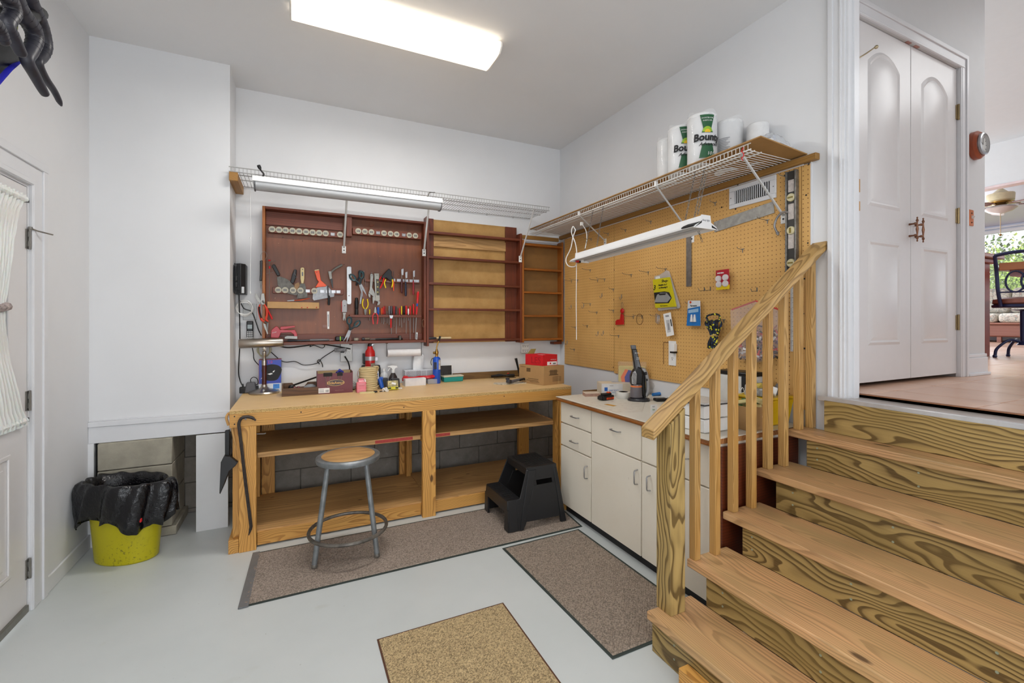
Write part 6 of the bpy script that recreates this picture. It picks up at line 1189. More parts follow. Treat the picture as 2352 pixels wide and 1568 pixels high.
for sx_, ww in ((-.055, .065), (.035, .042)):
    bc_ = thing('binder_clip', 'large black binder clip on the front of the cigar box' if ww > .05 else 'smaller black binder clip on the front of the cigar box', 'clip', (cx+sx_, cy_, BZ+h-.035))
    build('jaw', MB().prism([(-.008, .030), (.014, .030), (.010, 0), (-.004, .002)], 'YZ', -ww/2, ww/2), BLACK, bc_, bevel=.001); l_ = .07 if ww > .05 else .05
    build('wire_handle', MB().tube(spline([(-ww*.3, -.006, .002), (-ww*.22, -.008, -.02), (-ww*.15, -.009, -l_), (ww*.15, -.009, -l_), (ww*.22, -.008, -.02), (ww*.3, -.006, .002)], 4), .0014, 6), CHROME, bc_)
solo('blue_crumpled_packet', MB().cbox((0, 0, .0), (.045, .03, .03), (.4, .6, .2)).cbox((-.02, 0, -.01), (.03, .03, .02), (.1, .9, .6)), mat('blue_foil', '2a2f8c', .25), 'crumpled blue foil packet sticking out of the cigar box', 'packet', loc=(cx+.045, cy_+.06, BZ+.165), bevel=.006)
# spool of rope
o, k = put('rope_spool', 'tall cream coil of rope standing behind the tape dispensers', 'rope', 846, 898, dy=.075); CRM = mat('cream_rope', 'cdb98a', .8, bump=.8, bs=90)
for i in range(12): build('rope_turn', MB().tube([((.068+.002*sin(i*2.1))*cos(q), (.068)*sin(q), .009+.0155*i+.002*sin(q*2+i)) for q in [2*pi*j/22 for j in range(22)]], .0095, 7, True), CRM, o)
build('loose_end', MB().tube(spline([(.03, -.03, .19), (.06, -.05, .2), (.075, -.04, .19), (.07, -.02, .16)], 5), .006, 7), CRM, o); build('core', MB().lathe([(.055, .0), (.055, .185)], n=20), mat('cream_core', 'b8a478', .8), o)
solo('pink_thread', MB().tube(spline([at(822, 852, Z=1.1), at(821, 862, Z=1.05), at(824, 872, Z=1.0)], 5), .002, 6), mat('pink_cord', 'd89a90', .6), 'thin pink cord at the left side of the cream rope coil', 'cord', loc=at(822, 862, Z=1.05), world=True)
# fire extinguisher
ex = thing('fire_extinguisher', 'red fire extinguisher with silver strap mounted behind the rope coil', 'extinguisher', (*bp(850, 868)[:2], BZ)); bx_, by_ = at(850, 800, Y=4.17)[0], 4.17; ex.location = (bx_, by_, 1.06)
z = lambda v: at(850, v, Y=4.17)[2]-1.06; rE = .044
build('cylinder', MB().lathe([(0, z(860)), (rE*.9, z(860)), (rE, z(855)), (rE, z(812)), (rE*.9, z(806)), (rE*.55, z(800)), (rE*.5, z(795)), (0, z(795))], n=28), mat('extinguisher_red', 'b81c1c', .25), ex); build('strap', MB().lathe([(rE+.002, z(827)), (rE+.002, z(818))], n=28).box(rE-.002, rE+.018, -.02, -.004, z(828), z(820)), mat('silver_strap', 'b4b0b4', .35, .7), ex)
build('valve', MB().lathe([(.018, z(798)), (.022, z(793)), (.016, z(789)), (.01, z(787))], n=14).cbox((.012, 0, z(789)), (.035, .02, .012), (0, -.5, 0)).cbox((.014, -.0, z(793)), (.04, .018, .008), (0, -.2, 0)), BLACK, ex, bevel=.002); build('gauge', MB().lathe([(.0, -.024), (.012, -.022), (.012, -.008)], (.022, 0, z(792)), 'Y', 14), CHROME, ex)
build('label', MB().lathe([(rE+.0008, z(851)), (rE+.0008, z(833))], n=28), mat('extinguisher_label', 'c8b8a0', .5, var=.45, vs=80), ex); ex.children[-1].scale = (1, 1, 1)
build('wall_bracket', MB().box(-rE-.012, -rE+.01, -.01, .09, z(836), z(812)).box(-rE-.02, rE+.05, .03, .094, z(868), z(840)), BLACK, ex, bevel=.006)
def cyl_label_fix():
    me = [c for c in ex.children if c.name.startswith('label')][0].data; bm = bmesh.new(); bm.from_mesh(me)
    bmesh.ops.delete(bm, geom=[f for f in bm.faces if not (f.calc_center_median().x > -.002 and f.calc_center_median().y < -.01)], context='FACES'); bm.to_mesh(me); bm.free()
cyl_label_fix()
# black holder, bottles
solo('black_stand', MB().box(-.028, .028, -.006, .006, 0, .16), BLACK, 'flat black case leaning on the wall behind the spray bottles', 'case', loc=(*at(867, 860, Y=4.21)[:2], BZ), bevel=.004)
o, k = put('clear_bottle', 'white translucent plastic bottle with blue label behind the spray bottle', 'bottle', 882, 880, dy=.02); TRB = NT('translucent_bottle'); TRB.set(Base_Color=lin('d6dadc'), Roughness=.25, Alpha=.85)
build('body', MB().lathe([(0, 0), (.033, 0), (.035, .006), (.035, .09), (.028, .108), (.014, .118), (.012, .13)], n=24), TRB.m, o); build('cap', MB().lathe([(.013, .125), (.014, .148), (.0, .149)], n=16), WHITE, o); build('label', MB().lathe([(.0355, .015), (.0355, .055)], n=24), mat('blue_bottle_label', '2a64b4', .4), o); text('91%', .018, PAPER, o, (0, -.0365, .038))
o, k = put('spray_bottle', 'dark brown spray bottle with white trigger head', 'bottle', 903, 884, dy=.03)
build('body', MB().lathe([(0, 0), (.038, 0), (.041, .008), (.041, .055), (.034, .075), (.02, .10), (.014, .112)], n=24, sy=.8), mat('dark_brown_plastic', '2e2422', .3), o); build('label', MB().prism([(-.034, .02), (.034, .02), (.034, .05), (-.034, .055)], 'XZ', -.0345, -.030), mat('grey_print_label', 'd2d2d4', .4, var=.2, vs=60), o)
build('collar', MB().lathe([(.016, .108), (.016, .132), (.012, .136)], n=16), WHITE, o); build('trigger_head', MB().prism([(-.05, .165), (-.045, .172), (.0, .176), (.03, .172), (.042, .16), (.04, .155), (.02, .15), (.012, .135), (-.010, .135), (-.015, .15), (-.03, .16)], 'XZ', -.010, .010), WHITE, o, bevel=.003); build('trigger', MB().tube(spline([(-.025, 0, .158), (-.032, 0, .145), (-.045, 0, .128)], 4), .0045, 8), WHITE, o)
# small stuff in front
o, k = put('pink_tape_dispenser', 'pink tape dispenser near the rope coil', 'dispenser', 829, 901, dy=.03); PK = mat('pink_plastic', 'e0828c', .3)
build('base', MB().prism([(-.04, 0), (.045, 0), (.045, .025), (.03, .03), (-.02, .085), (-.035, .085)], 'YZ', -.038, .038), mat('pink_transparent', 'd8656f', .25), o, bevel=.005); build('roll', MB().lathe([(.012, -.022), (.048, -.022), (.048, .022), (.012, .022)], (0, .01, .062), 'X', 28), PK, o); build('front_lip', MB().box(-.036, .036, -.046, -.036, 0, .03), PK, o, bevel=.003); build('side_plate', MB().lathe([(.046, .026), (.046, .036)], (0, .01, .058), 'X', 24), mat('clear_pink', 'ecd0d4', .2), o)
o, k = put('glass_jar', 'tall glass bottle lying on its side between the cigar box and pink dispenser', 'bottle', 811, 895, dy=.05); build('body', MB().lathe([(0, -.07), (.022, -.068), (.026, -.05), (.03, -.02), (.03, .07), (0, .072)], (0, 0, .031), 'Y', 20), mat('frosted_glass', 'a8a49e', .2), o); build('neck', MB().lathe([(0, -.078), (.014, -.077), (.014, -.064)], (0, 0, .031), 'Y', 16), STEEL, o)
o, k = put('sticky_notes', 'yellow pad with a pencil stub in front of the pink dispenser', 'pad', 843, 903, dy=.02); build('pad', MB().cbox((0, 0, .004), (.115, .05, .008), (0, 0, -.1)), mat('cream_pad', 'e0d29c', .7), o); build('marker', MB().lathe([(.006, .05), (.007, .052), (.007, .078), (.004, .08)], (0, -.01, .008), 'X', 10), BLACK, o)
o, k = put('white_tape_gun', 'white packing tape roll with printed label standing on a blue tape gun', 'tape', 864, 893, dy=.03); 
build('roll', MB().lathe([(.028, -.02), (.05, -.02), (.05, .02), (.028, .02)], (-.005, 0, .108), 'X', 28), mat('white_printed_tape', 'e4e6ea', .35, var=.08, vs=50), o); build('label', MB().cbox((-.005, -.05, .12), (.03, .003, .03), (.1, 0, .0)), BLUEINK, o)
build('frame', MB().prism([(-.03, .0), (-.02, .06), (.0, .15), (.02, .15), (.02, .10), (.01, .04), (.01, 0)], 'YZ', -.028, -.023), mat('grey_gun_frame', '8a8c86', .4, .5), o, bevel=.002); build('side_wheel', MB().lathe([(0, -.034), (.022, -.034), (.025, -.024)], (0, 0, .06), 'X', 18), mat('pale_wheel', 'b8b6a8', .4), o)
build('blue_handle', MB().tube([(.025, -.03, .085), (.032, -.045, .05), (.04, -.06, .018), (.043, -.065, .008)], [.021, .019, .017, .017], 14), BLUE, o); build('blue_guard', MB().box(-.0, .052, -.045, .005, .075, .10), BLUE, o, bevel=.004)
o, k = put('small_white_adapter', 'small white cable bundle right of the blue tape gun', 'cable', 884, 900, dy=.01); build('bundle', MB().tube([(.018*cos(q), .012*sin(q), .018+.014*sin(2*q)) for q in [2*pi*j/16 for j in range(16)]], .005, 7, True).cbox((.015, -.01, .012), (.022, .018, .018), (.2, .1, .5)), WHITE, o); build('pen', MB().tube([(-.04, .01, .004), (.02, .02, .006)], .004, 7), BLACK, o)
for i, (u, v, lb) in enumerate(((881, 889, 'dark charcoal speaker block behind the small cable bundle'), (907, 890, 'dark charcoal speaker block behind the yellow carton'))):
    o, k = put('charcoal_block', lb, 'speaker', u, v, dy=.03, rz=.15 if i else -.1); build('body', MB().frus((0, 0, 0), (.078, .06), (.068, .05), .078), mat('charcoal_plastic', '37383c', .5), o, bevel=.006)
o, k = put('bulb_carton', 'small yellow and white light bulb carton at the front of the clutter', 'box', 902, 896, dy=.03); build('carton', MB().box(-.042, .042, -.028, .028, 0, .075).xf(Matrix.Rotation(R(-12), 4, 'X')), mat('bulb_carton_print', 'd2c48c', .4, var=.35, vs=40), o, bevel=.001)
mb = MB().box(-.042, .042, -.0285, .0, 0, .024).xf(Matrix.Rotation(R(-12), 4, 'X')).xf(Matrix.Translation((0, -.0006, 0))); build('yellow_band', mb, mat('lime_yellow_print', 'ccc41c', .4), o); mb = MB().box(-.04, -.018, -.030, -.02, .006, .018).box(.018, .04, -.030, -.02, .006, .018).xf(Matrix.Rotation(R(-12), 4, 'X')); build('black_print', mb, INK, o, kind='stuff'); build('bulb_picture', MB().cbox((.005, -.0175, .055), (.035, .003, .016), (-.2, .3, 0)), PAPER, o)
o, k = put('loose_white_tag', 'small white plastic tag lying right of the bulb carton', 'tag', 918, 893, dy=.01); build('tag', MB().box(-.02, .02, -.015, .015, 0, .01), WHITE, o, bevel=.003)
# tissue box
o, k = put('tissue_box', 'tissue box with black and white geometric stripes and a white tissue standing out', 'tissue box', 961, 867, dy=.07); w, d, h = .268, .115, .125
build('carton', MB().box(-w/2, w/2, -d/2, d/2, 0, h), mat('tissue_carton_white', 'd8dce2', .5), o, bevel=.001)
cells = [(0, .0, 45, .5), (.18, .0, -45, .5), (.36, .0, 0, .5), (.55, .0, 45, .5), (.73, .0, 0, .5), (0, .5, 90, .5), (.18, .5, 90, .5), (.36, .5, 45, .5), (.55, .5, -45, .5), (.80, .5, 45, .5)]
mb = MB()
def clip_line(cx, cz, ang, x0, x1, z0, z1, th):
    dx, dz = cos(R(ang)), sin(R(ang)); lo, hi = -1, 1
    for p_, dd_, a_, b_ in ((cx, dx, x0, x1), (cz, dz, z0, z1)):
        if abs(dd_) < 1e-6:
            if p_ < a_ or p_ > b_: return
            continue
        t0, t1 = (a_-p_)/dd_, (b_-p_)/dd_
        if t0 > t1: t0, t1 = t1, t0
        lo, hi = max(lo, t0), min(hi, t1)
    if hi-lo < .004: return
    a_, b_ = (cx+dx*lo, cz+dz*lo), (cx+dx*hi, cz+dz*hi); nx, nz = -dz*th/2, dx*th/2
    mb.prism([(a_[0]-nx, a_[1]-nz), (b_[0]-nx, b_[1]-nz), (b_[0]+nx, b_[1]+nz), (a_[0]+nx, a_[1]+nz)], 'XZ', -d/2-.0008, -d/2)
xs = [0, .18, .36, .55, .75, 1]
for i in range(5):
    for j in range(2):
        x0, x1 = -w/2+.004+xs[i]*(w-.008)+.001, -w/2+.004+xs[i+1]*(w-.008)-.001; z0, z1 = .004+j*(h-.008)/2+.001, .004+(j+1)*(h-.008)/2-.001; ang = [[45, -45], [-45, 90], [0, 45], [45, 90], [0, -45]][i][(j)]
        n_ = 22; st_ = .0062 if abs(ang) == 45 else .0042
        for q in range(-n_, n_): c0x, c0z = (x0+x1)/2, (z0+z1)/2; clip_line(c0x+q*st_*(-sin(R(ang))), c0z+q*st_*cos(R(ang)), ang, x0, x1, z0, z1, .0026 if abs(ang) == 45 else .0014)
build('stripe', mb, mat('stripe_black', '2c2c30', .5), o, kind='stuff')
vs, fs = [], []
for i in range(13):
    for j in range(25):
        t_ = i/12; q = 2*pi*j/24; r_ = (.046-.006*t_+.006*sin(3*t_))*(1+.10*sin(4*q+t_*2)+.05*sin(9*q))*(1 if t_ < .8 else .35+.65*math.sqrt(max(0, 1-((t_-.8)/.2)**2))); vs.append((r_*cos(q)-.006+.012*t_, r_*.5*sin(q), h-.01+.155*t_+.008*sin(2*q+1)*t_))
for i in range(12):
    for j in range(24): k_ = i*25+j; fs.append((k_, k_+1, k_+26, k_+25))
build('tissue', MB().add(vs, fs), mat('tissue_paper', 'e2e4e6', .9), o, ang=180)
# red bag, white carton, clear case
o, k = put('white_carton', 'plain white carton in front of the tissue box', 'box', 954, 886, dy=.05, rz=.05); build('carton', MB().box(-.105, .085, -.045, .045, 0, .066), mat('white_carton_card', 'e6e4e6', .5), o, bevel=.001)
vs, fs = [], []; NX, NQ = 30, 12
for i in range(NX+1):
    for j in range(NQ):
        t_ = i/NX; q = 2*pi*j/NQ; r_ = (.028 if t_ < .15 else .018)*(1+.10*sin(i*.6+j*2))*(1.2 if t_ > .9 or t_ < .1 else 1)*(.5 if i in (0, NX) else 1); vs.append((-.19+.34*t_, r_*1.3*cos(q)+.004*sin(i*.5), r_*.9*sin(q)+.012*t_))
for i in range(NX):
    for j in range(NQ): fs.append((i*NQ+j, i*NQ+(j+1) % NQ, (i+1)*NQ+(j+1) % NQ, (i+1)*NQ+j))
fs += [tuple(range(NQ)), tuple(NX*NQ+j for j in range(NQ))]
solo('red_bag', MB().add(vs, fs), mat('red_film', 'cc1e26', .25, bump=.6, bs=60), 'rolled red plastic bag stretched between the tissue box and white carton', 'bag', loc=(at(972, 868, Y=4.085)[0], 4.085, BZ+.055))
o, k = put('clear_case', 'small clear plastic case under the end of the red bag', 'case', 992, 882, dy=.03); build('shell', MB().box(-.045, .045, -.025, .025, 0, .045), clear('clear_case_plastic', 'd8d8da', .45, .1), o, bevel=.004); build('contents', MB().cbox((-.01, 0, .02), (.03, .03, .02), (.2, .3, .4)).cbox((.02, 0, .018), (.02, .02, .02), (0, .3, .1)), mat('case_contents', 'a8a4a4', .4), o, kind='stuff')
# paper towel holder under the tool cabinet
a = at(890, 806, Y=4.17); b = at(965, 810, Y=4.17)
o = thing('paper_towel_roll', 'white paper roll on a wire holder under the tool cabinet', 'paper roll', ((a[0]+b[0])/2, 4.17, a[2]-.03), world=True); zc = at(925, 810, Y=4.17)[2]
build('roll', MB().lathe([(.008, a[0]), (.033, a[0]), (.033, b[0]), (.008, b[0])], (0, 4.17, zc), 'X', 28), mat('paper_roll_white', 'e4e2e2', .9), o)
for x in (a[0]-.008, b[0]+.012): build('wire_arm', MB().tube([(x, 4.17, 1.311), (x, 4.17, zc-.03)], .003, 6).tube([(x-.008, 4.17, 1.309), (x+.012, 4.17, 1.309)], .004, 6), DSTEEL, o)
# propane torch
o, k = put('propane_torch', 'blue gas cylinder torch with a brass valve and black tip', 'torch', 1003, 878, dy=.0, ymax=4.09); rT = .036
build('cylinder', MB().lathe([(0, 0), (rT*.9, 0), (rT, .006), (rT, .225), (rT*.85, .24), (rT*.4, .25), (0, .25)], n=28), mat('cylinder_blue', '1e56c8', .22), o); build('label', MB().lathe([(rT+.0006, .13), (rT+.0006, .222)], n=28), mat('cylinder_label', 'd4d0cc', .4, var=.25, vs=50), o); build('dark_label', MB().box(-rT*.98, -rT*.25, -rT*.98, -rT*.6, .135, .20), mat('navy_label', '1c2440', .4), o)
me = [c for c in o.children if c.name.startswith('label')][-1].data; bm = bmesh.new(); bm.from_mesh(me); bmesh.ops.delete(bm, geom=[f for f in bm.faces if f.calc_center_median().x < .008 or f.calc_center_median().y > .0], context='FACES'); bm.to_mesh(me); bm.free()
build('valve', MB().lathe([(.014, .25), (.012, .262), (.016, .275), (.018, .29), (.012, .305), (.008, .32)], n=16).lathe([(0, -.025), (.012, -.023), (.012, -.008)], (-.01, 0, .285), 'X', 12), BRASS, o); build('nozzle', MB().tube([(0, 0, .31), (.0, 0, .335), (.01, 0, .37), (.022, 0, .40)], [.007, .006, .006, .007], 10), BRASS, o); build('tip', MB().tube([(.021, 0, .395), (.034, 0, .44)], [.009, .010], 12), BLACK, o); build('hook', MB().tube(spline([(-.02, 0, .24), (-.045, 0, .23), (-.055, 0, .2), (-.05, 0, .17)], 4), .004, 6), mat('olive_cord', '4a4a38', .5), o)
# tablet, teal case
a = at(1025, 829, Y=4.24); o = thing('tablet', 'black screen with white rim leaning on the wall behind the teal case', 'tablet', (a[0]-.0, 4.225, BZ)); build('frame', MB().box(-.066, .06, 0, .008, 0, .155), WHITE, o, bevel=.004, rot=(R(-4), 0, 0)); build('screen', MB().box(-.06, .052, -.0008, .0, .012, .148), mat('dark_screen', '241f1d', .25), o, rot=(R(-4), 0, 0))
o, k = put('teal_case', 'teal pencil case with a cream lid', 'case', 1039, 877, dy=.05, rz=.03); build('body', MB().frus((0, 0, 0), (.19, .075), (.2, .085), .046), TEAL, o, bevel=.006); build('lid', MB().box(-.103, .103, -.045, .045, .046, .06), mat('cream_lid', 'd4cdb4', .4), o, bevel=.006)
# tools by the carton
o, k = put('black_gadget', 'black strap tool lying against the backsplash left of the carton', 'tool', 1160, 868, dy=.02)
build('body', MB().tube(spline([(-.14, .03, .02), (-.06, .02, .025), (.02, .0, .022), (.10, -.01, .02)], 5), [.012]*4+[.018]*4+[.012]*3+[.02]*5, 10, flat=.8), BLACK, o); build('red_mark', MB().sph((.03, -.01, .045), (.012, .01, .006), 8), RED, o); build('wire', MB().tube(spline([(-.14, -.03, .003), (-.05, -.05, .003), (.05, -.045, .004), (.1, -.05, .003)], 4), .002, 5), BLACK, o)
o, k = put('bench_cloth', 'crumpled beige cloth lying under the hand tool', 'cloth', 1172, 882, dy=.05)
vs, fs = [], []
for i in range(15):
    for j in range(9): x = -.15+.3*i/14; y = -.065+.13*j/8; e = 1-.12*sin(i*1.9+j); vs.append((x*e, y*e, .006+.004*sin(i*1.1)*cos(j*1.7)))
n0 = len(vs); vs += [(x, y, 0) for x, y, z in vs]
for i in range(14):
    for j in range(8): q = i*9+j; fs.append((q, q+1, q+10, q+9)); fs.append((n0+q, n0+q+9, n0+q+10, n0+q+1))
bd = [j for j in range(9)]+[i*9+8 for i in range(1, 15)]+[14*9+j for j in range(7, -1, -1)]+[i*9 for i in range(13, 0, -1)]
fs += [(bd[i], n0+bd[i], n0+bd[(i+1) % len(bd)], bd[(i+1) % len(bd)]) for i in range(len(bd))]
build('cloth', MB().add(vs, fs), mat('beige_cloth', 'd6cab4', .9, var=.12, vs=40), o)
o, k = put('grey_hand_tool', 'grey and black hand tool lying on the beige cloth', 'tool', 1180, 880, dy=.04, Z=BZ+.011); build('grip', MB().tube([(-.04, -.03, .014), (.04, .0, .022), (.1, .03, .022)], [.016, .013, .012], 10), mat('tool_grey_grip', '5a5a5e', .4), o); build('head', MB().cbox((-.055, -.02, .018), (.05, .04, .032), (.0, .2, .4)).cbox((-.06, .005, .038), (.03, .03, .02), (.1, 0, .1)), DGREY, o, bevel=.005); build('lever', MB().tube([(.06, -.01, .02), (.11, .005, .03), (.125, .02, .02)], .009, 8), BLACK, o)
o = thing('long_black_handle', 'black handle standing up behind the brown carton', 'tool', (*at(1192, 868, Z=BZ)[:2], BZ)); o.location.y += .03; build('handle', MB().tube([(.03, 0, .005), (.0, 0, .12), (-.02, 0, .2)], [.016, .013, .02], 10, flat=.7), BLACK, o)
# cartons
cA = at(1250, 885, Z=BZ); 
o = thing('brown_carton', 'brown cardboard carton at the right end of the workbench', 'box', (0, 0, 0), world=True); pA, pB, pC = at(1189, 862, Z=BZ), at(1249, 885, Z=BZ), at(1309, 882, Z=BZ)
pA = pB+Vector((-.10, .30, 0)); hh = .172
pC = pB+Vector((.235, .03, 0)); ex_ = (pC-pB); ey_ = (pA-pB); pA.y = min(pA.y, 4.22)
crn = [pB, pC, pC+ey_, pA]; vs = [tuple(p) for p in crn]+[tuple(p+Vector((0, 0, hh))) for p in crn]
build('carton', MB().add(vs, [(0,3,2,1),(4,5,6,7),(0,1,5,4),(1,2,6,5),(2,3,7,6),(3,0,4,7)]), CARD, o, bevel=.002)
def onface(p, q, a, z, eps=.0012):
    d = (q-p).normalized(); nrm = Vector((d.y, -d.x, 0)); return p+d*a+nrm*eps+Vector((0, 0, z))
def facebox(p, q, a0, a1, z0, z1, eps=.0012):
    vs = [onface(p, q, a0, z0, eps), onface(p, q, a1, z0, eps), onface(p, q, a1, z1, eps), onface(p, q, a0, z1, eps), onface(p, q, a0, z0, 0), onface(p, q, a1, z0, 0), onface(p, q, a1, z1, 0), onface(p, q, a0, z1, 0)]
    return vs
def faceprint(parent, p, q, rects, m, nm='print', eps=.0012):
    mb = MB()
    for r_ in rects: mb.add(facebox(p, q, *r_, eps), [(0,1,2,3),(4,7,6,5),(0,4,5,1),(1,5,6,2),(2,6,7,3),(3,7,4,0)])
    return build(nm, mb, m, parent, kind='stuff')
BRP = mat('brown_carton_print', '6a5030', .8)
faceprint(o, pB, pC, [(.07+.014*i, .08+.014*i, .09, .135) for i in range(6)]+[(.06, .165, .085, .092), (.06, .165, .118, .123)], BRP); faceprint(o, pB, pC, [(.10, .20, .03+.012*i, .034+.012*i) for i in range(4)], BRP); faceprint(o, pA, pB, [(.10, .15, .11, .145), (.02, .09, .150, .154), (.12, .25, .045, .05), (.10, .25, .03, .035), (.14, .26, .018, .022)], BRP)
t_ = mat('carton_tape', 'b49260', .4); faceprint(o, pB, pC, [(.16, .178, 0, .07)], t_, 'tape')
o = thing('red_shoe_box', 'bright red shoe box with an open lid on top of the brown carton', 'box', (0, 0, 0), world=True); z0 = BZ+hh+.0005
rB = at(1256, 839, Z=z0); rB = pB+Vector((.01, .035, hh+.0005)); rC = rB+Vector((.165, .02, 0)); rA = rB+Vector((-.075, .20, 0)); crn = [rB, rC, rC+(rA-rB), rA]; h2 = .10
vs = [tuple(p) for p in crn]+[tuple(p+Vector((0, 0, h2))) for p in crn]
build('carton', MB().add(vs, [(0,3,2,1),(0,1,5,4),(1,2,6,5),(2,3,7,6),(3,0,4,7)]), mat('shoe_box_red', 'cc1622', .4), o); inn = Vector((0, 0, h2-.012))
build('paper_filling', MB().add([tuple(p*.985+(sum(crn, Vector())/4)*.015+inn) for p in crn], [(0, 1, 2, 3)]), PAPER, o)
lp = crn[3]+Vector((0, 0, h2)); build('flap', MB().add([tuple(lp+Vector((.02, .0, 0))), tuple(lp+Vector((.10, .01, 0))), tuple(lp+Vector((.12, .01, .045))), tuple(lp+Vector((.06, 0, .045)))], [(0, 1, 2, 3)]), mat('olive_card_inside', '9a8444', .7), o)
faceprint(o, rB, rC, [(.05, .16, .004, .036)], PAPER, 'label'); faceprint(o, rB, rC, [(.115+.005*i, .118+.005*i, .01, .024) for i in range(7)], INK, 'barcode', .0018)
c_ = onface(rB, rC, .085, .020, .002); build('red_dot', MB().lathe([(.0, -.001), (.008, -.001), (.008, 0)], tuple(c_), 'Y', 14), REDINK, o)
ya_ = math.atan2((rB-rA).y, (rB-rA).x); text('LES', .085, mat('red_emboss', 'a8121c', .4), o, onface(rA, rB, .13, .045, .0015), (pi/2, 0, ya_)); text('www.shoes.com', .010, PAPER, o, onface(rB, rC, .12, .055, .0015), (pi/2, 0, math.atan2((rC-rB).y, (rC-rB).x)))
# ------------------------------------------------------------------ base cabinet and counter under the pegboard
t = NT('cream_cabinet_paint'); v = t.coord(); n = t.noise(2.5, v, 5, .6); c = t.ramp(n, [(.3, lin('e6decd')), (.7, lin('ece5d6'))]); s = t.ramp(t.noise(38, t.coord((1, 1, .5)), 3, .6), [(.72, (0,0,0,1)), (.76, (.5,.5,.5,1))]); c = t.mix(s, c, lin('a39a86')); t.l(c, t.b.inputs['Base Color']); t.set(Roughness=.45); CABP = t.m
CTZ = .91; cab = thing('base_cabinet', 'cream painted base cabinet with drawers and doors under the pegboard', 'cabinet', (2.25, 2.33, 0), world=True)
cy0_, cy1_ = 1.62, 3.05
build('carcass', MB().box(1.905, 2.61, cy0_, cy1_, .07, .875), CABP, cab); build('toe_kick', MB().box(1.935, 2.6, cy0_+.01, cy1_-.01, 0, .07), BLKR, cab)
plank('end_strip', 1.885, 2.6, cy1_, cy1_+.012, .0, .876, FIR, cab)
def drawer(nm, y0, y1, z0, z1, hy, hz, vert=False, lab=None):
    d = build(nm, MB().box(1.886, 1.905, y0+.002, y1-.002, z0+.002, z1-.002), CABP, cab, bevel=.002)
    L = .045
    if vert: p = [(1.886, hy, hz-L), (1.862, hy, hz-L+.004), (1.858, hy, hz-L+.012), (1.858, hy, hz+L-.012), (1.862, hy, hz+L-.004), (1.886, hy, hz+L)]
    else: p = [(1.886, hy-L, hz), (1.866, hy-L+.002, hz+.001), (1.862, hy-L+.01, hz+.001), (1.862, hy+L-.01, hz+.001), (1.866, hy+L-.002, hz+.001), (1.886, hy+L, hz)]
    if hy: build('handle', MB().tube(p, .0042, 8), CHROME, d)
    return d
drawer('drawer', 2.642, 3.047, .712, .872, at(1318, 958, X=1.87)[1], at(1318, 958, X=1.87)[2]); drawer('drawer', 2.642, 3.047, .535, .706, at(1316, 1015, X=1.87)[1], at(1316, 1015, X=1.87)[2])
drawer('drawer', 2.125, 2.636, .658, .872, at(1411, 989, X=1.87)[1], at(1411, 989, X=1.87)[2]); drawer('drawer', 1.62, 2.119, .658, .872, 1.80, .77)
drawer('door', 2.642, 3.047, .072, .529, at(1345, 1085, X=1.87)[1], at(1345, 1085, X=1.87)[2], True); drawer('door', 2.125, 2.636, .072, .652, at(1460, 1096, X=1.87)[1], at(1460, 1096, X=1.87)[2], True); drawer('door', 1.62, 2.119, .072, .652, at(1489, 1110, X=1.87)[1], at(1489, 1110, X=1.87)[2], True)
t = NT('printed_counter_vinyl'); v = t.coord(); n = t.noise(22, v, 5, .7); c = t.ramp(n, [(.35, lin('dcd8cc')), (.6, lin('d2ccbf')), (.66, lin('c0a9a0'))]); t.l(c, t.b.inputs['Base Color']); t.set(Roughness=.35); VINYL = t.m
t = NT('cream_laminate'); n = t.noise(5, t.coord(), 4); t.l(t.ramp(n, [(.3, lin('d6d2c6')), (.7, lin('dedace'))]), t.b.inputs['Base Color']); t.set(Roughness=.32); LAM = t.m
cnt = thing('countertop', 'cream laminate countertop with a brown wooden edge on the base cabinet', 'countertop', (2.24, 2.2, .877), world=True)
build('laminate', MB().box(1.856, 2.615, 1.60, 3.075, CTZ-.004, CTZ), LAM, cnt, bevel=.001); plank('core_board', 1.862, 2.615, 1.605, 3.07, .8775, CTZ-.0045, woods('counter_core', 'b98250', '8a5428', freq=60, tint='a06c3c'), cnt, 'Y'); plank('edge_bead', 1.852, 1.862, 1.605, 3.07, .884, .8935, ORW, cnt, 'Y')
a = [at(u, v, Z=CTZ) for u, v in ((1290, 911), (1352, 903), (1480, 925), (1414, 946))]
pm = solo('counter_mat', MB().prism([(1.88, 3.04), (2.12, 3.06), (2.30, 2.55), (2.05, 2.30), (1.88, 2.36)], 'XY', CTZ+.0003, CTZ+.0015), VINYL, 'faded printed paper mat on the near-left of the cream countertop', 'mat', loc=(2.05, 2.7, CTZ+.0003), world=True)
a = at(1402, 930, Z=CTZ+.002); solo('orange_paper_scrap', MB().cbox((0, 0, .0005), (.035, .085, .0008), (0, 0, .2)), mat('amber_paper', 'c8902c', .6), 'small amber paper scrap on the printed mat', 'paper', loc=(a[0], a[1], CTZ+.0017))
C_Z = CTZ+.0005
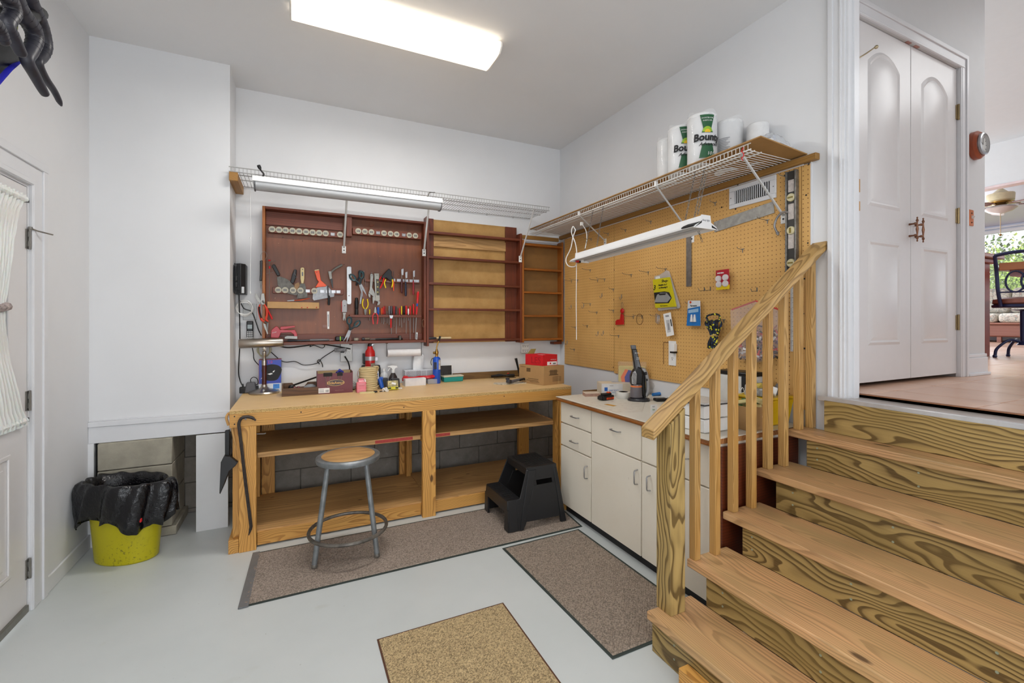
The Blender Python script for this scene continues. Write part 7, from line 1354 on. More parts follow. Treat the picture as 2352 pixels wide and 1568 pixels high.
# handheld vacuum standing on its charging base
o, k = put('handheld_vacuum', 'black and grey handheld vacuum standing nose-up on its charging base', 'vacuum', 1467, 924, Z=CTZ, dy=.06, rz=R(-28)); k = 2.75/1029.5
H = lambda v: (924-v)*k
build('base', MB().lathe([(0, 0), (.082, 0), (.084, .008), (.078, .02), (.05, .026), (0, .026)], n=32, sy=.8), mat('smoke_base', '2c2c30', .25), o, bevel=0)
build('dust_bowl', MB().lathe([(.04, .024), (.046, .03), (.043, .10), (.040, .125)], (-.018, 0, 0), n=24), mat('smoked_clear_bowl', '6b666a', .12), o); build('orange_ring', MB().lathe([(.0425, .104), (.0415, .116)], (-.018, 0, 0), n=24), mat('orange_ring', 'e07a3c', .3), o)
build('motor_body', MB().prism([(-.062, .12), (.022, .12), (.03, .20), (.02, .245), (-.01, .262), (-.04, .235), (-.063, .19)], 'XZ', -.032, .032), BLACK, o, bevel=.012, seg=3)
g = build('vent_panel', MB().prism([(-.058, .13), (-.025, .125), (-.022, .205), (-.032, .23), (-.05, .215), (-.06, .18)], 'XZ', -.0345, .0345), mat('silver_vent', 'b5b5b4', .35, .4), o, bevel=.003); mb = MB()
for j in range(11): mb.cbox((-.041+.002*sin(j), -.0355, .135+j*.0078), (.028, .002, .0026), (0, .5, 0))
build('vent_slot', mb, INK, o, kind='stuff')
build('nose', MB().frus((-.008, 0, .235), (.052, .05), (.036, .04), .155, sh=(-.028, 0)), mat('glossy_black', '0e0e10', .12), o, bevel=.006); build('nozzle_tip', MB().frus((-.038, 0, .388), (.034, .04), (.037, .03), .03, sh=(-.004, 0)), mat('slate_nozzle', '55575c', .4), o, bevel=.003)
build('handle', MB().tube(spline([(.012, 0, .235), (.04, 0, .23), (.058, 0, .19), (.068, 0, .13), (.068, 0, .07), (.052, 0, .035)], 5), .0155, 12), mat('silver_handle', '9fa0a2', .35, .4), o); build('handle_core', MB().tube(spline([(.005, 0, .245), (.03, 0, .20), (.034, 0, .12), (.04, 0, .05), (.05, 0, .03)], 5), .016, 10), BLACK, o)
build('power_button', MB().box(.038, .058, -.018, -.012, .195, .218).xf(Matrix.Rotation(0, 4, 'Y')), INK, o, bevel=.004); build('second_button', MB().box(.052, .064, -.018, -.012, .150, .168), INK, o, bevel=.003)
text('BLACK+', .010, PAPER, o, (-.016, -.0265, .36)); text('MAX', .010, PAPER, o, (-.012, -.027, .325)); text('DECKER', .007, PAPER, o, (-.012, -.0275, .315))
# drill battery
o, k = put('drill_battery', 'black and orange slide-on drill battery on the printed mat', 'battery', 1391, 919, Z=CTZ+.0016, dy=.02, rz=R(8)); build('body', MB().box(-.05, .062, -.03, .03, 0, .035), BLACK, o, bevel=.006); build('rail', MB().box(-.035, .045, -.02, .02, .035, .05), BLACK, o, bevel=.003); build('nose', MB().box(-.066, -.048, -.022, .022, .006, .03), BLACK, o, bevel=.004); build('orange_label', MB().box(-.02, .058, -.0306, -.03, .006, .021), ORANGE, o); text('LITHIUM', .013, INK, o, (.018, -.0312, .0135)); build('release_button', MB().box(.02, .045, -.014, .014, .048, .058), ORANGE, o, bevel=.004)
# boxes on the counter
o, k = put('small_parts_box', 'small flat tan box on the printed mat left of the white carton', 'box', 1358, 911, Z=CTZ+.0016, dy=.03, rz=R(-20)); build('carton', MB().box(-.06, .06, -.045, .045, 0, .030), mat('tan_pink_box', 'b08a78', .6, var=.15, vs=30), o, bevel=.001); build('edge', MB().box(-.0605, .0605, -.0455, .0455, .0, .004).box(-.0605, .0605, -.0455, .0455, .027, .0305), mat('pale_box_edge', 'd8c8b4', .6), o, kind='stuff')
o, k = put('white_carton', 'white carton with blue print behind the drill battery', 'box', 1407, 911, Z=CTZ+.0016, dy=.09, rz=R(-22)); build('carton', MB().box(-.11, .14, -.075, .075, 0, .10), mat('cream_white_card', 'd9cdb8', .5), o, bevel=.002); build('white_face', MB().box(-.1105, .06, -.0756, -.075, .001, .099), mat('white_face_card', 'dcdad8', .5), o)
build('blue_logo', MB().box(-.088, -.062, -.0764, -.0756, .04, .07), BLUEINK, o); text('GRIP TOOL', .017, BLUEINK, o, (-.012, -.0764, .044)); text('quality parts', .010, mat('pale_blue_ink', '5c8cc8', .5), o, (-.005, -.0764, .028)); text('Brushless', .008, INK, o, (-.03, -.0764, .083)); build('lid_print', MB().box(.0, .10, .0, .05, .1, .1008), mat('pale_blue_print2', 'a8b4cc', .5), o)
o, k = put('masking_tape', 'white roll of masking tape lying left of the handheld vacuum', 'tape', 1432, 917, Z=CTZ, dy=.05); build('roll', MB().lathe([(.035, 0), (.056, 0), (.058, .003), (.058, .047), (.056, .05), (.035, .05)], n=28), mat('off_white_tape', 'd9d6ce', .5), o); build('inner_core', MB().lathe([(.035, .05), (.030, .05), (.030, 0)], n=28), CARD, o)
# yellow cloth packet with blue label
ck_ = at(1452, 878, Z=CTZ+.0); q = Vector((2.46, at(1452, 860, X=2.46)[1], CTZ))
o = thing('chamois_packet', 'clear bag with yellow cloths and a blue and orange label leaning by the vacuum', 'packet', q, (0, 0, R(-40)))
M = Matrix.Rotation(R(-10), 4, 'X'); build('cloth', MB().box(-.11, .11, -.015, .015, .0, .235).xf(M), mat('yellow_cloth', 'cbb878', .8), o, bevel=.02, seg=3); build('blue_label', MB().prism([(-.05, .05), (.09, .03), (.10, .17), (-.03, .20), (-.06, .14)], 'XZ', -.018, -.0155).xf(M), mat('navy_label2', '1f2f90', .35), o); build('orange_band', MB().prism([(-.075, .05), (-.05, .05), (-.06, .14), (-.03, .20), (-.055, .205), (-.09, .14)], 'XZ', -.018, -.0155).xf(M), mat('orange_band', 'e0641c', .35), o)
build('bag_film', MB().box(-.115, .115, -.02, .02, .0, .27).xf(M), clear('bag_film', 'd8ccc0', .10, .1), o, bevel=.01); tm = MB()
for j in range(7): tm.box(-.02+.006*j*.3, .07, -.0188, -.018, .06+.016*j, .064+.016*j)
build('label_text', tm.xf(M), mat('pale_print', 'b0b8d8', .5), o, kind='stuff')
# plastic tub with white roll, dark tool, blue tool
o, k = put('roll_in_bag', 'thick white roll in a clear bag behind the vacuum', 'roll', 1516, 909, Z=CTZ, dy=.10); build('roll', MB().lathe([(.03, 0), (.075, 0), (.078, .004), (.078, .096), (.075, .10), (.03, .10)], n=28), mat('grey_white_roll', 'cfccc6', .7), o); build('bag', MB().sph((.03, .01, .07), (.13, .10, .075), 20), clear('crinkled_bag', 'dcd8d2', .25, .12), o)
o, k = put('blue_hand_tool', 'blue plastic tool lying right of the vacuum', 'tool', 1508, 911, Z=CTZ, dy=.03); build('body', MB().tube([(-.04, 0, .014), (.03, .0, .016), (.05, .01, .014)], [.012, .015, .008], 10), mat('bright_blue_plastic', '1f74c0', .3), o); build('shaft', MB().tube([(.045, .008, .014), (.10, .02, .012)], .004, 6), STEEL, o)
o, k = put('black_case', 'flat black case on the countertop just left of the handrail', 'case', 1515, 923, Z=CTZ, dy=.03, rz=R(-15)); build('body', MB().box(-.04, .055, -.03, .03, 0, .024), BLACK, o, bevel=.008)
o, k = put('price_tag', 'white folded card with green print standing by the handrail', 'card', 1501, 950, Z=CTZ, dy=.02); build('card', MB().box(-.025, .03, -.001, .001, 0, .055), PAPER, o); text('Sale', .013, mat('green_ink', '3f9a5c', .5), o, (0, -.0015, .022)); text('Item', .011, GREYINK, o, (0, -.0015, .042))
# clutter seen between the balusters: second counter zone
o = thing('white_drawer_unit', 'long white plastic organiser on the counter behind the balusters', 'organiser', (2.03, 1.82, CTZ+.0005), world=True)
for i in range(2): build('drawer', MB().box(1.94, 2.12, 1.70, 1.95, CTZ+.002+i*.075, CTZ+.072+i*.075), WHITE, o, bevel=.004)
build('lid', MB().box(1.932, 2.128, 1.692, 1.958, CTZ+.152, CTZ+.162), mat('grey_lid', 'c8c8c6', .4), o, bevel=.003); build('dark_rim', MB().box(1.930, 2.130, 1.690, 1.960, CTZ+.147, CTZ+.152), DGREY, o)
o = thing('open_carton', 'open brown carton holding papers behind the middle balusters', 'box', (2.32, 1.75, CTZ+.0005), world=True)
build('carton', MB().box(2.20, 2.205, 1.625, 1.765, CTZ+.001, CTZ+.13).box(2.205, 2.36, 1.625, 1.63, CTZ+.001, CTZ+.13).box(2.205, 2.36, 1.76, 1.765, CTZ+.001, CTZ+.13).box(2.355, 2.36, 1.63, 1.76, CTZ+.001, CTZ+.13).box(2.205, 2.355, 1.63, 1.76, CTZ+.001, CTZ+.006), CARD, o)
rg = random.Random(11)
for i, (m, nm, lb) in enumerate(((PAPER, 'paper_bundle', 'white paper bundle sticking out of the open carton'), (mat('green_wrap', '3f8a48', .4), 'green_packet', 'green plastic packet in the clutter behind the railing'), (mat('pale_yellow_pack', 'd8cc90', .5), 'pale_yellow_packet', 'pale yellow packet in the clutter behind the railing'))):
    mb = MB()
    for j in range(3): mb.cbox((rg.uniform(-.03, .03), rg.uniform(-.03, .03), .0+.02*j), (.09, .05, .02), (rg.uniform(-.3, .3), rg.uniform(-.4, .4), rg.uniform(0, 3)))
    solo(nm, mb, m, lb, 'packet', loc=((2.28, 2.30, 2.27)[i], (1.69, 1.71, 1.66)[i], CTZ+(.05, .11, .13)[i]), bevel=.004)
ytb = thing('yellow_tub', 'bright yellow plastic tub full of odds and ends behind the last balusters', 'tub', (2.47, 1.72, CTZ+.0005), world=True)
YT = mat('tub_yellow', 'd8b010', .35); vs = []
c_ = (2.475, 1.735, CTZ+.001); b0, b1 = (.20, .16), (.24, .20); hT = .15
build('wall', MB().frus(c_, b0, b1, hT), YT, ytb, bevel=.01); build('rim', MB().box(c_[0]-.13, c_[0]+.13, c_[1]-.11, c_[1]+.11, c_[2]+hT, c_[2]+hT+.014), YT, ytb, bevel=.006)
for i in range(6): solo(['bag_of_screws', 'white_box', 'grey_bag', 'silver_bag', 'yellow_block', 'paper_pack'][i], MB().cbox((0, 0, 0), (.07, .055, .045), (.3*i, .5*i, .7*i)), [mat('clear_grey_bag', 'b4b4b2', .25, var=.3, vs=50), PAPER, GREYP, mat('silver_bag', 'c8c8c8', .2, .3), mat('soft_yellow', 'e0c860', .5), mat('printed_pack', 'cfd4d8', .5, var=.4, vs=60)][i],
    ['clear bag of small parts on top of the yellow tub', 'white box on top of the yellow tub', 'grey bag on top of the yellow tub', 'silver bag on top of the yellow tub', 'soft yellow block on top of the yellow tub', 'printed pack on top of the yellow tub'][i], 'packet', loc=(c_[0]-.07+.07*(i % 3), c_[1]-.04+.08*(i//3), c_[2]+hT+.038), bevel=.008)
o = thing('white_bucket', 'white sack with black lettering standing between the pegboard and balusters', 'sack', (2.50, 1.93, CTZ+.0005)); build('sack', MB().box(-.06, .07, -.13, .12, 0, .27), mat('white_sack', 'd4d4d0', .5), o, bevel=.02, seg=3); build('black_top', MB().box(-.065, .075, -.135, .125, .26, .285), BLACK, o, bevel=.008); build('black_band', MB().box(-.063, -.0605, -.11, -.07, .02, .26), INK, o); text('STABIL', .045, PAPER, o, (-.066, -.09, .13), (pi/2, R(70), -pi/2))
# brown wood seen under the counter behind the railing
solo('brown_crate', MB().box(1.96, 2.58, 1.605, 1.6195, .02, .86), REDW['X'], 'dark reddish-brown cabinet end panel behind the balusters', 'panel', loc=(2.27, 1.61, .02), world=True)
# cardboard sheet between bench and cabinet
solo('brown_board', MB().cbox((0, 0, .45), (.34, .012, .92)), CARDD, 'brown hardboard sheet standing between the workbench and the base cabinet', 'board', loc=(2.40, 3.24, 0), bevel=.001)
# ------------------------------------------------------------------ paper rolls and bags on the wire shelf
BT = .0+2.4895; PT = mat('paper_towel_white', 'e6e6e6', .85, bump=.4, bs=120)
film = clear('towel_film', 'f4f6f8', .22, .08)
GRN = mat('packet_green', '1c5a34', .4)
def towel(label, x, y, r, h, print_=0, wrap=True, logo=0):
    o = thing('paper_towel_roll', label, 'paper towels', (x, y, BT-(x+r-2.215)*.0775), group=None)
    build('roll', MB().lathe([(.02, .002), (r-.004, .0), (r, .004), (r, h-.006), (r-.006, h), (.02, h)], n=36), PT, o)
    if wrap:
        vs = []; n = 40; m = 10
        for i in range(m+1):
            for j in range(n):
                q = 2*pi*j/n; rr = (r+.003+.0022*sin(9*q+i*.6)*abs(sin(i*.7+q)))*(1 if 0 < i < m else .9); vs.append((rr*cos(q), rr*sin(q), h*i/m+(.012*(1+sin(3*q)) if i == m else 0)))
        fs = [(i*n+j, i*n+(j+1) % n, (i+1)*n+(j+1) % n, (i+1)*n+j) for i in range(m) for j in range(n)]
        build('clear_wrap', MB().add(vs, fs), film, o, ang=180)
    R0 = r+.0065
    def curved(poly_, m_, nm, rad=R0, rotz=0):
        # print bent round the roll: (angle metres, z)
        bm = bmesh.new(); f_ = bm.faces.new([bm.verts.new((a, 0, b)) for a, b in poly_]); 
        for k in range(-12, 13): bmesh.ops.bisect_plane(bm, geom=bm.verts[:]+bm.edges[:]+bm.faces[:], plane_co=(k*.012, 0, 0), plane_no=(1, 0, 0))
        bmesh.ops.triangulate(bm, faces=bm.faces); me = bpy.data.meshes.new(nm); bm.to_mesh(me); bm.free()
        for v_ in me.vertices: th = v_.co.x/rad+rotz; v_.co.x, v_.co.y = rad*sin(th), -rad*cos(th)
        me.materials.append(m_); q = bpy.data.objects.new(nm, me); link(q, o); return q
    def ctext(s, size, m_, a0, z0, rotz, rad, **k):
        t_ = text(s, size, m_, o, (0, 0, 0), (0, 0, 0), **k)
        for v_ in t_.data.vertices:
            a, b, c__ = v_.co.x+a0, v_.co.y+z0, v_.co.z; th = a/rad+rotz; v_.co = ((rad+c__)*sin(th), -(rad+c__)*cos(th), b)
        return t_
    if print_:
        z_ = h*.5
        curved([(-.045, z_+.14*1.0), (.045, z_+.14), (.024, z_+.055), (.035, z_+.03), (-.035, z_+.03), (-.024, z_+.055)], GRN, 'green_print', R0, print_)
        curved([(-.03, z_-.04), (.03, z_-.04), (.05, z_-.125), (-.05, z_-.125)], GRN, 'green_print', R0, print_)
        curved([(.03*cos(pi*j/10), z_+.035+.032*sin(pi*j/10)) for j in range(11)], mat('logo_yellow_green', '9ac030', .4), 'logo_arc', R0+.0008, print_)
        curved([(.018*cos(pi*j/10), z_+.03+.02*sin(pi*j/10)) for j in range(11)], mat('logo_yellow', 'f0c020', .4), 'logo_arc', R0+.0014, print_)
        ctext('Bounty', .062, INK, 0, z_, print_, R0+.002, bold=.0022, shear=.1, sx=.95); ctext('Advanced', .030, INK, .008, z_-.042, print_, R0+.002, shear=.4, bold=.0004); ctext('SHORTER FOR', .011, PAPER, 0, z_+.118, print_, R0+.002); ctext('SHEETS 50%', .011, PAPER, 0, z_+.102, print_, R0+.002)
        ctext('101', .03, PAPER, .018, z_-.10, print_, R0+.002, shear=.2)
    if logo:
        for j in range(12): curved([(-.035, h*.62-.010*j), (.035-.01*(j % 3), h*.62-.010*j), (.035-.01*(j % 3), h*.62-.010*j-.004), (-.035, h*.62-.010*j-.004)], GREYINK, 'small_print', R0, logo)
    return o
cang = -R(25)
towel('farthest wrapped paper towel roll, leftmost on the wire shelf', 2.38, 2.39, .082, .315)
towel('wrapped paper towel roll half hidden, second from the left on the wire shelf', 2.318, 2.222, .083, .318, print_=-.42)
towel('tallest-looking paper towel roll with its full green and black logo in view', 2.313, 2.045, .087, .323, print_=-.50)
towel('wrapped paper towel roll with small grey print right of the logo roll', 2.50, 2.0, .085, .318, logo=-1.2)
towel('bare greyish paper roll at the right of the paper towels', 2.545, 1.83, .062, .25, wrap=False)
o = thing('filter_mask_pack', 'white printed carton with a clear crumpled bag at the near end of the wire shelf', 'packet', (2.47, 1.69, BT-.0145), (0, R(4.4), R(4)))
build('carton', MB().box(-.12, .12, -.07, .06, 0, .035), mat('white_printed_pack', 'dfdfe0', .45), o, bevel=.002); text('FILTER BAGS', .014, GREYINK, o, (.0, -.0708, .022)); text('4 - 1/2 in x 24', .009, GREYINK, o, (.06, -.0708, .012)); build('print_line', MB().box(-.1, .1, -.0705, -.07, .029, .0305), GREYINK, o); build('blue_mark', MB().cbox((-.06, -.03, .055), (.06, .012, .012), (0, -.5, 0)), BLUE, o)
vs, fs = [], []
for i in range(17):
    for j in range(13): x = -.12+.26*i/16; y = -.06+.13*j/12; vs.append((x, y, .04+.075*max(0, sin(pi*i/16))**.7*max(0, sin(pi*j/12))**.5+.008*sin(i*2.1+j)*sin(j*1.7)))
for i in range(16):
    for j in range(12): q = i*13+j; fs.append((q, q+1, q+14, q+13))
build('crumpled_bag', MB().add(vs, fs), clear('crumpled_film', 'dfe2e6', .55, .1), o, ang=25)
# ------------------------------------------------------------------ stool
sx_, sy_ = .298, 3.094
sto = thing('metal_stool', 'grey metal stool with round wooden seat and foot ring standing on the mat', 'stool', (sx_, sy_, .01), world=True)
GM = mat('worn_grey_metal', '85898b', .35, .35, var=.15, vs=18)
build('seat_pan', MB().lathe([(0, .60), (.17, .598), (.195, .606), (.2, .62), (.197, .634), (.185, .642), (.165, .641), (.16, .636), (0, .636)], (sx_, sy_, 0), n=48), GM, sto)
build('seat_disc', MB().lathe([(0, .628), (.163, .628), (.164, .641), (.160, .6435), (0, .6435)], (sx_, sy_, 0), n=48), PLY['X'], sto)
ring_r, rz_ = .238, .162
RM = mat('rusty_grey_ring', '7a746c', .4, .4, var=.3, vs=15)
build('foot_ring', MB().tube([(sx_+ring_r*cos(q), sy_+ring_r*sin(q), rz_) for q in [2*pi*j/48 for j in range(48)]], .0115, 8, True), RM, sto)
for fx_, fy_, tu, tv in ((.091, 2.975, 752, 1062), (.454, 2.941, 846, 1058)):
    t0 = Vector((fx_, fy_, .012)); dirc = Vector((sx_-fx_, sy_-fy_, 0)); top = Vector((fx_, fy_, 0))+dirc*.38+Vector((0, 0, .605))
    build('leg', MB().tube([t0+Vector((0, 0, .02)), top], .0165, 12), GM, sto); build('foot_cap', MB().lathe([(.0, 0), (.017, 0), (.019, .006), (.016, .02), (0, .022)], tuple(t0), n=14), STEEL, sto)
# ------------------------------------------------------------------ two-step stool
sp_ = thing('step_stool', 'black plastic two-step stool standing on the mat beside the white cabinet', 'step stool', (1.58, 3.09, .012), world=True)
BP = mat('black_step_plastic', '1d1d1f', .42, var=.08, bump=.1, bs=200)
Zf = .012
def slab(nm, pts8, m=BP, **k): return build(nm, MB().add(pts8, [(0,3,2,1),(4,5,6,7),(0,1,5,4),(1,2,6,5),(2,3,7,6),(3,0,4,7)]), m, sp_, **k)
# y0 = near side, y1 = far side; x from the low step (left) to the back (right)
def tapery(z): t_ = (z-Zf)/.42; return 2.865+.06*t_, 3.315-.06*t_
xl0, xl1 = lambda z: 1.375+.05*z, lambda z: 1.80-.12*z/.43
def xm(z): return 1.475+.30*max(0, z-.0)      # slanted front post of the upper step
HS, HT = .225, .43
for side in (0, 1):
    s_ = 1 if side == 0 else -1
    def yy(z, d): return tapery(z)[side]+s_*d
    # side wall with a hand slot: outline in X-Z, slanted inwards
    def wall(poly_, nm, d0=0, d1=.008, m=BP):
        vs = [(x, yy(z, d0), z) for x, z in poly_]+[(x, yy(z, d1), z) for x, z in poly_]; n = len(poly_)
        return build(nm, MB().add(vs, [tuple(range(n)), tuple(range(2*n-1, n-1, -1))]+[(i, i+n, (i+1) % n+n, (i+1) % n) for i in range(n)]), m, sp_, bevel=.002)
    wall([(1.385, Zf), (1.47, Zf), (1.47, HS), (1.392, HS)], 'side_panel'); wall([(1.47, Zf), (1.545, Zf), (1.56, .05), (1.625, .33), (1.585, HT-.01), (1.575, HT-.02), (1.52, HS), (1.47, HS)], 'side_panel')
    wall([(1.558, .06), (1.75, .055), (1.735, .30), (1.618, .30)], 'side_panel'); wall([(1.618, .335), (1.733, .335), (1.725, HT), (1.585, HT), (1.60, .36)], 'side_panel'); wall([(1.618, .30), (1.635, .30), (1.632, .335), (1.622, .335)], 'side_panel'); wall([(1.718, .30), (1.736, .30), (1.734, .335), (1.716, .335)], 'side_panel'); wall([(1.75, Zf), (1.79, Zf), (1.745, HT), (1.724, HT), (1.736, .30)], 'side_panel')
    wall([(1.49, Zf), (1.545, Zf), (1.635, HT-.02), (1.585, HT-.02)], 'corner_post', -.006, .004); wall([(1.755, Zf), (1.80, Zf), (1.748, HT-.02), (1.728, HT-.02)], 'corner_post', -.005, .004)
a0, a1 = tapery(HS); b0_, b1_ = tapery(HT)
build('lower_tread', MB().box(1.385, 1.54, a0, a1, HS-.012, HS), BP, sp_, bevel=.006, seg=3)
build('upper_tread', MB().box(1.578, 1.752, b0_, b1_, HT-.012, HT), BP, sp_, bevel=.006, seg=3)
rb = MB()
for i in range(12): rb.box(1.592, 1.738, b0_+.03+i*.0235, b0_+.036+i*.0235, HT, HT+.003)
for i in range(10): rb.box(1.397, 1.52, a0+.04+i*.034, a0+.046+i*.034, HS, HS+.003)
build('tread_rib', rb, BP, sp_, kind='stuff')
build('front_apron', MB().add([(1.385, a0, HS-.004), (1.385, a1, HS-.004), (1.380, a1+.01, .14), (1.380, a0-.01, .14), (1.393, a0, HS-.004), (1.393, a1, HS-.004), (1.388, a1+.01, .14), (1.388, a0-.01, .14)], [(0,3,2,1),(4,5,6,7),(0,1,5,4),(1,2,6,5),(2,3,7,6),(3,0,4,7)]), BP, sp_, bevel=.002)
for y_ in (tapery(.1)[0]-.0, tapery(.1)[1]-.05): build('front_foot', MB().frus((1.388, y_+.025, Zf), (.016, .07), (.014, .055), .15), BP, sp_, bevel=.002)
c0_, c1_ = tapery(.38)
build('upper_apron', MB().box(1.576, 1.586, b0_, b1_, .375, HT-.003), BP, sp_, bevel=.002); build('back_panel', MB().box(1.742, 1.75, b0_, b1_, .30, HT-.003), BP, sp_)
build('inner_shade_panel', MB().box(1.735, 1.742, c0_+.01, c1_-.01, .1, .38), BLKR, sp_)
_f = ((1.30, 1.26), (1.375, 1.335), (1.385, 1.345), (1.47, 1.42), (1.545, 1.46), (1.585, 1.53), (1.62, 1.57), (1.74, 1.76), (1.80, 1.82), (1.9, 1.92))
for c_ in sp_.children:
    ox_ = _org[sp_.name][0]
    for v_ in c_.data.vertices:
        x = v_.co.x+ox_
        for (a_, b_), (p_, q_) in zip(_f, _f[1:]):
            if a_ <= x < p_: v_.co.x = b_+(x-a_)/(p_-a_)*(q_-b_)-ox_; break
# ------------------------------------------------------------------ mats
def carpet(name, label, pts, colA, colB, cell, loopy, z=.004, edge=.014, edgem=None):
    o = thing(name, label, 'mat', (sum(p[0] for p in pts)/4, sum(p[1] for p in pts)/4, 0), world=True)
    EM = edgem or mat('green_black_rubber_edge', '2f3a36', .6)
    build('rubber_backing', MB().prism(pts, 'XY', .0005, z), EM, o, bevel=.001)
    A, B, C, D = [Vector((*p, 0)) for p in pts]; u_ = (B-A); v_ = (D-A); nu = int(u_.length/cell); nv = int(v_.length/cell); rg = random.Random(9)
    eu, ev = edge/u_.length, edge/v_.length; vs, fs = [], []
    for i in range(nu+1):
        for j in range(nv+1):
            s_ = eu+(1-2*eu)*i/nu; t_ = ev+(1-2*ev)*j/nv
            p = A*(1-s_)*(1-t_)+B*s_*(1-t_)+C*s_*t_+D*(1-s_)*t_
            hgt = z+.001 if i in (0, nu) or j in (0, nv) else z+.002+rg.random()*.0035+(.002 if loopy and (i//1+j//1) % 2 else 0)
            jit = 0 if i in (0, nu) or j in (0, nv) else cell*.25
            vs.append((p.x+rg.uniform(-jit, jit), p.y+rg.uniform(-jit, jit), hgt))
    for i in range(nu):
        for j in range(nv): q = i*(nv+1)+j; fs.append((q, q+nv+1, q+nv+2, q+1))
    t = NT(name+'_pile'); v2 = t.coord(); vo = t.n('TexVoronoi'); vo.inputs['Scale'].default_value = 1/cell*1.5; t.l(v2, vo.inputs['Vector']); sc_ = t.n('SeparateColor'); t.l(vo.outputs['Color'], sc_.inputs[0]); n = t.noise(6, v2, 3)
    c = t.ramp(sc_.outputs[0], [(.05, tuple(a*.6+b*.4 for a, b in zip(lin(colB), lin(colA)))), (.5, lin(colA)), (.95, tuple(min(1, x*1.35) for x in lin(colA)[:3])+(1,))]); c = t.mix(t.math('MULTIPLY', n, .15), c, lin(colB)); t.l(c, t.b.inputs['Base Color']); t.set(Roughness=.95)
    build('pile', MB().add(vs, fs), t.m, o, smooth=False, kind='stuff'); return o
m1 = carpet('long_floor_mat', 'long brown mat with dark rubber edge in front of the workbench', [(-.275, 2.735), (1.885, 2.745), (1.945, 3.345), (-.255, 3.345)], '94867a', '564c43', .0075, False)
build('duct_tape_edge', MB().prism([(-.283, 2.728), (-.235, 2.728), (-.222, 3.345), (-.263, 3.345)], 'XY', .004, .0085), mat('grey_duct_tape', '77787a', .45, .2), m1)
carpet('floor_mat', 'brown mat with dark rubber edge in front of the base cabinet', [(1.268, 1.615), (1.50, 1.60), (1.80, 2.715), (1.228, 2.708)] if 0 else [(1.262, 1.605), (1.845, 1.605), (1.835, 2.722), (1.222, 2.708)], '908274', '564c43', .0085, True)
carpet('tan_floor_mat', 'tan looped mat nearest the camera on the grey floor', [(.345, 1.20), (.985, 1.20), (.99, 2.182), (.337, 2.185)], 'b49e76', '4a3a26', .0075, True, edge=.008, edgem=mat('brown_bound_edge', '5c3a26', .8))
# ------------------------------------------------------------------ bin
bn = thing('waste_bin', 'bright yellow-green oval waste bin in the left corner', 'bin', (-.968, 3.645, 0), (0, 0, R(-25)))
t = NT('yellow_bin_plastic'); v = t.coord(); sp = t.n('SeparateXYZ'); t.l(v, sp.inputs[0]); n = t.noise(60, v, 4, .7); m_ = t.math('MULTIPLY', t.ramp(n, [(.56, (0,0,0,1)), (.64, (1,1,1,1))]), t.ramp(t.noise(3.5, v, 2), [(.46, (0,0,0,1)), (.6, (.8,.8,.8,1))]))
t.l(t.mix(m_, lin('b8ae04'), lin('4c4a18')), t.b.inputs['Base Color']); t.set(Roughness=.35); BINM = t.m
def oval(prof, n=48, mb=None): return MB().lathe(prof, n=n, sx=1, sy=.66)
build('tub', oval([(0, 0), (.185, 0), (.195, .008), (.235, .40), (.245, .44), (.238, .44), (.228, .40), (.188, .012), (0, .012)]), BINM, bn)
build('red_handle', MB().box(.15, .20, -.135, -.115, .255, .285), RED, bn, bevel=.008)
bag = thing('bin_liner', 'shiny black plastic liner folded over the yellow bin', 'bin liner', (-.968, 3.645, .1), (0, 0, R(-25)))
vs, fs = [], []; n = 120; rg = random.Random(4)
prf = [(.168, .14), (.186, .28), (.200, .40), (.232, .468), (.262, .478), (.284, .455), (.288, .39), (.284, .31), (.276, .235)]
for i, (r_, z_) in enumerate(prf):
    for j in range(n):
        q = 2*pi*j/n; w_ = (i/8)
        f1 = .016*sin(5*q+1.3)+.012*sin(11*q+i*.8)+.007*sin(23*q+i*1.9)+.004*sin(41*q-i*2.3)
        zz = z_+.010*sin(q*1-2.4)*(i >= 2)+(.035*sin(3*q+.8)+.018*sin(8*q))*(1 if i == 8 else .4 if i == 7 else .15)*(i > 4)+(.006*sin(13*q+i) if i > 3 else 0)
        rr = r_+f1*(.15 if i < 4 else .5+.15*i); x = rr*cos(q); y = rr*.66*sin(q)
        if i > 4 and cos(q) > .5: x += .035*(cos(q)-.5)
        vs.append((x, y, zz-.1))
for i in range(len(prf)-1):
    for j in range(n): fs.append((i*n+j, i*n+(j+1) % n, (i+1)*n+(j+1) % n, (i+1)*n+j))
fs.append(tuple(range(n)))
t = NT('black_bag_film'); t.set(Base_Color=lin('0c0c10'), Roughness=.13); v = t.coord(); t.bump(t.math('ADD', t.noise(70, v, 3, .6), t.math('MULTIPLY', t.noise(16, v, 3, .6), 2)), .55, .006)
bo = build('liner', MB().add(vs, fs), t.m, bag, ang=180); bo.modifiers.new('sub', 'SUBSURF').render_levels = 1; sd = bo.modifiers.new('th', 'SOLIDIFY'); sd.thickness = .0015
bn.scale = (.93, .93, 1.06); bag.scale = (.93, .93, 1.06); bag.location = (-.985, 3.65, .106); bn.location = (-.985, 3.65, 0)
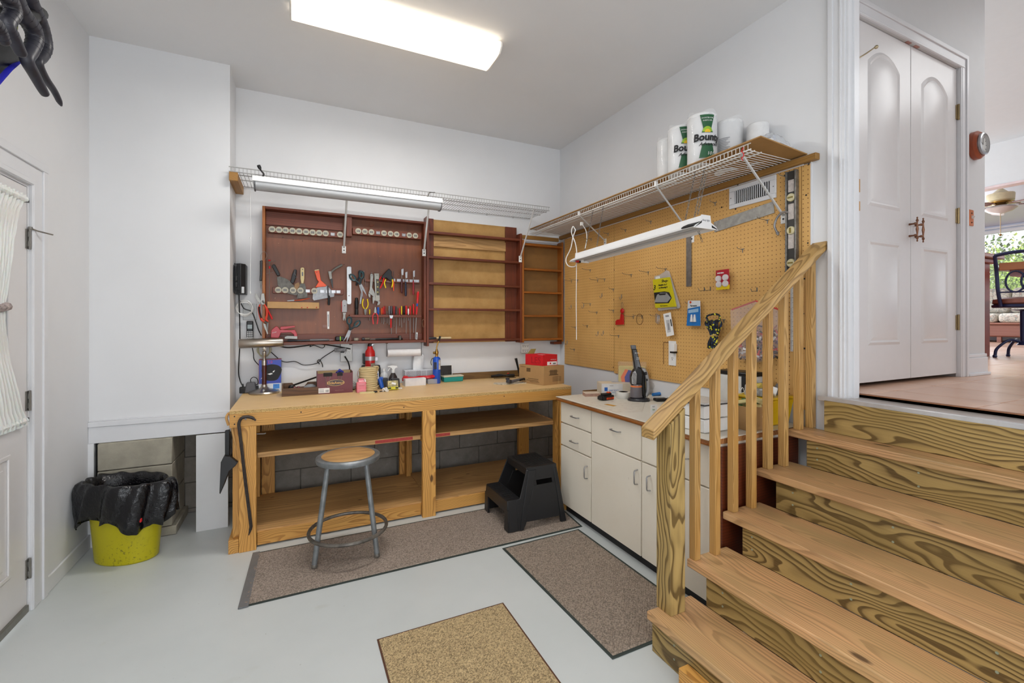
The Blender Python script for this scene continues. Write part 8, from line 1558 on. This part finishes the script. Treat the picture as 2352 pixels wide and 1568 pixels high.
# ------------------------------------------------------------------ black rack hanging at the top left
rk = thing('hanging_rack', 'black padded bicycle carrier arms hanging from the left wall near the ceiling', 'rack', (-1.1, 2.6, 2.6), world=True)
RB = mat('black_rubber_padding', '34343e', .42, var=.15, vs=30, bump=.2, bs=60)
def arm(pts, r, X): return MB().tube(spline([tuple(at(u, v, X=X)) for u, v in pts], 6), r, 12)
def taper(n, a, b): return [a+(b-a)*i/(n-1) for i in range(n)]
for i, (pts, X, r0, r1) in enumerate((([(52, -40), (75, 15), (96, 60), (106, 105), (98, 130), (88, 145), (103, 178), (125, 210), (141, 243)], -1.02, .030, .011), ([(20, -30), (42, 20), (72, 60), (80, 90), (70, 118), (62, 138), (78, 170), (97, 205), (106, 220)], -.94, .034, .014),
        ([(-20, -30), (18, -5), (30, 30), (16, 55), (30, 85), (42, 110), (52, 130)], -.86, .026, .016), ([(-40, 30), (-10, 60), (4, 85), (14, 102)], -.80, .024, .014))):
    P_ = spline([tuple(at(u, v, X=X)) for u, v in pts], 6); n_ = len(P_); rr = taper(n_, r0, r1); rr[-1] *= .4; rr[-2] *= .8
    build('padded_arm', MB().tube(P_, rr, 14), RB, rk)
    sub = MB()
    for j in range(3, min(n_-6, 24)):
        if j % 2 == 0: c_ = P_[j]; sub.tube([c_+(P_[j+1]-P_[j])*.1, c_+(P_[j+1]-P_[j])*.45], rr[j]+.0008, 12)
    build('grip_rib', sub, RB, rk, kind='stuff')
build('main_bar', MB().tube([at(-60, 20, X=-.98), at(60, 40, X=-1.0), at(92, 30, X=-1.06)], .028, 12), BLACK, rk)
build('blue_strap', MB().tube([at(-20, 205, X=-.95), at(20, 160, X=-.97), at(46, 138, X=-1.0)], .010, 6, flat=.4), mat('blue_strap', '1c1ca8', .5), rk)
build('strap_body', MB().prism([(at(u, v, X=-1.0)[1], at(u, v, X=-1.0)[2]) for u, v in ((-20, 90), (40, 110), (48, 136), (20, 158), (-20, 195))], 'YZ', -1.03, -.99), BLACK, rk, bevel=.005)
build('yellow_tag', MB().prism([(at(u, v, X=-.985)[1], at(u, v, X=-.985)[2]) for u, v in ((30, 62), (42, 58), (40, 76), (31, 80))], 'YZ', -.99, -.985), mat('pale_yellow_tag', 'c8cc70', .5), rk)
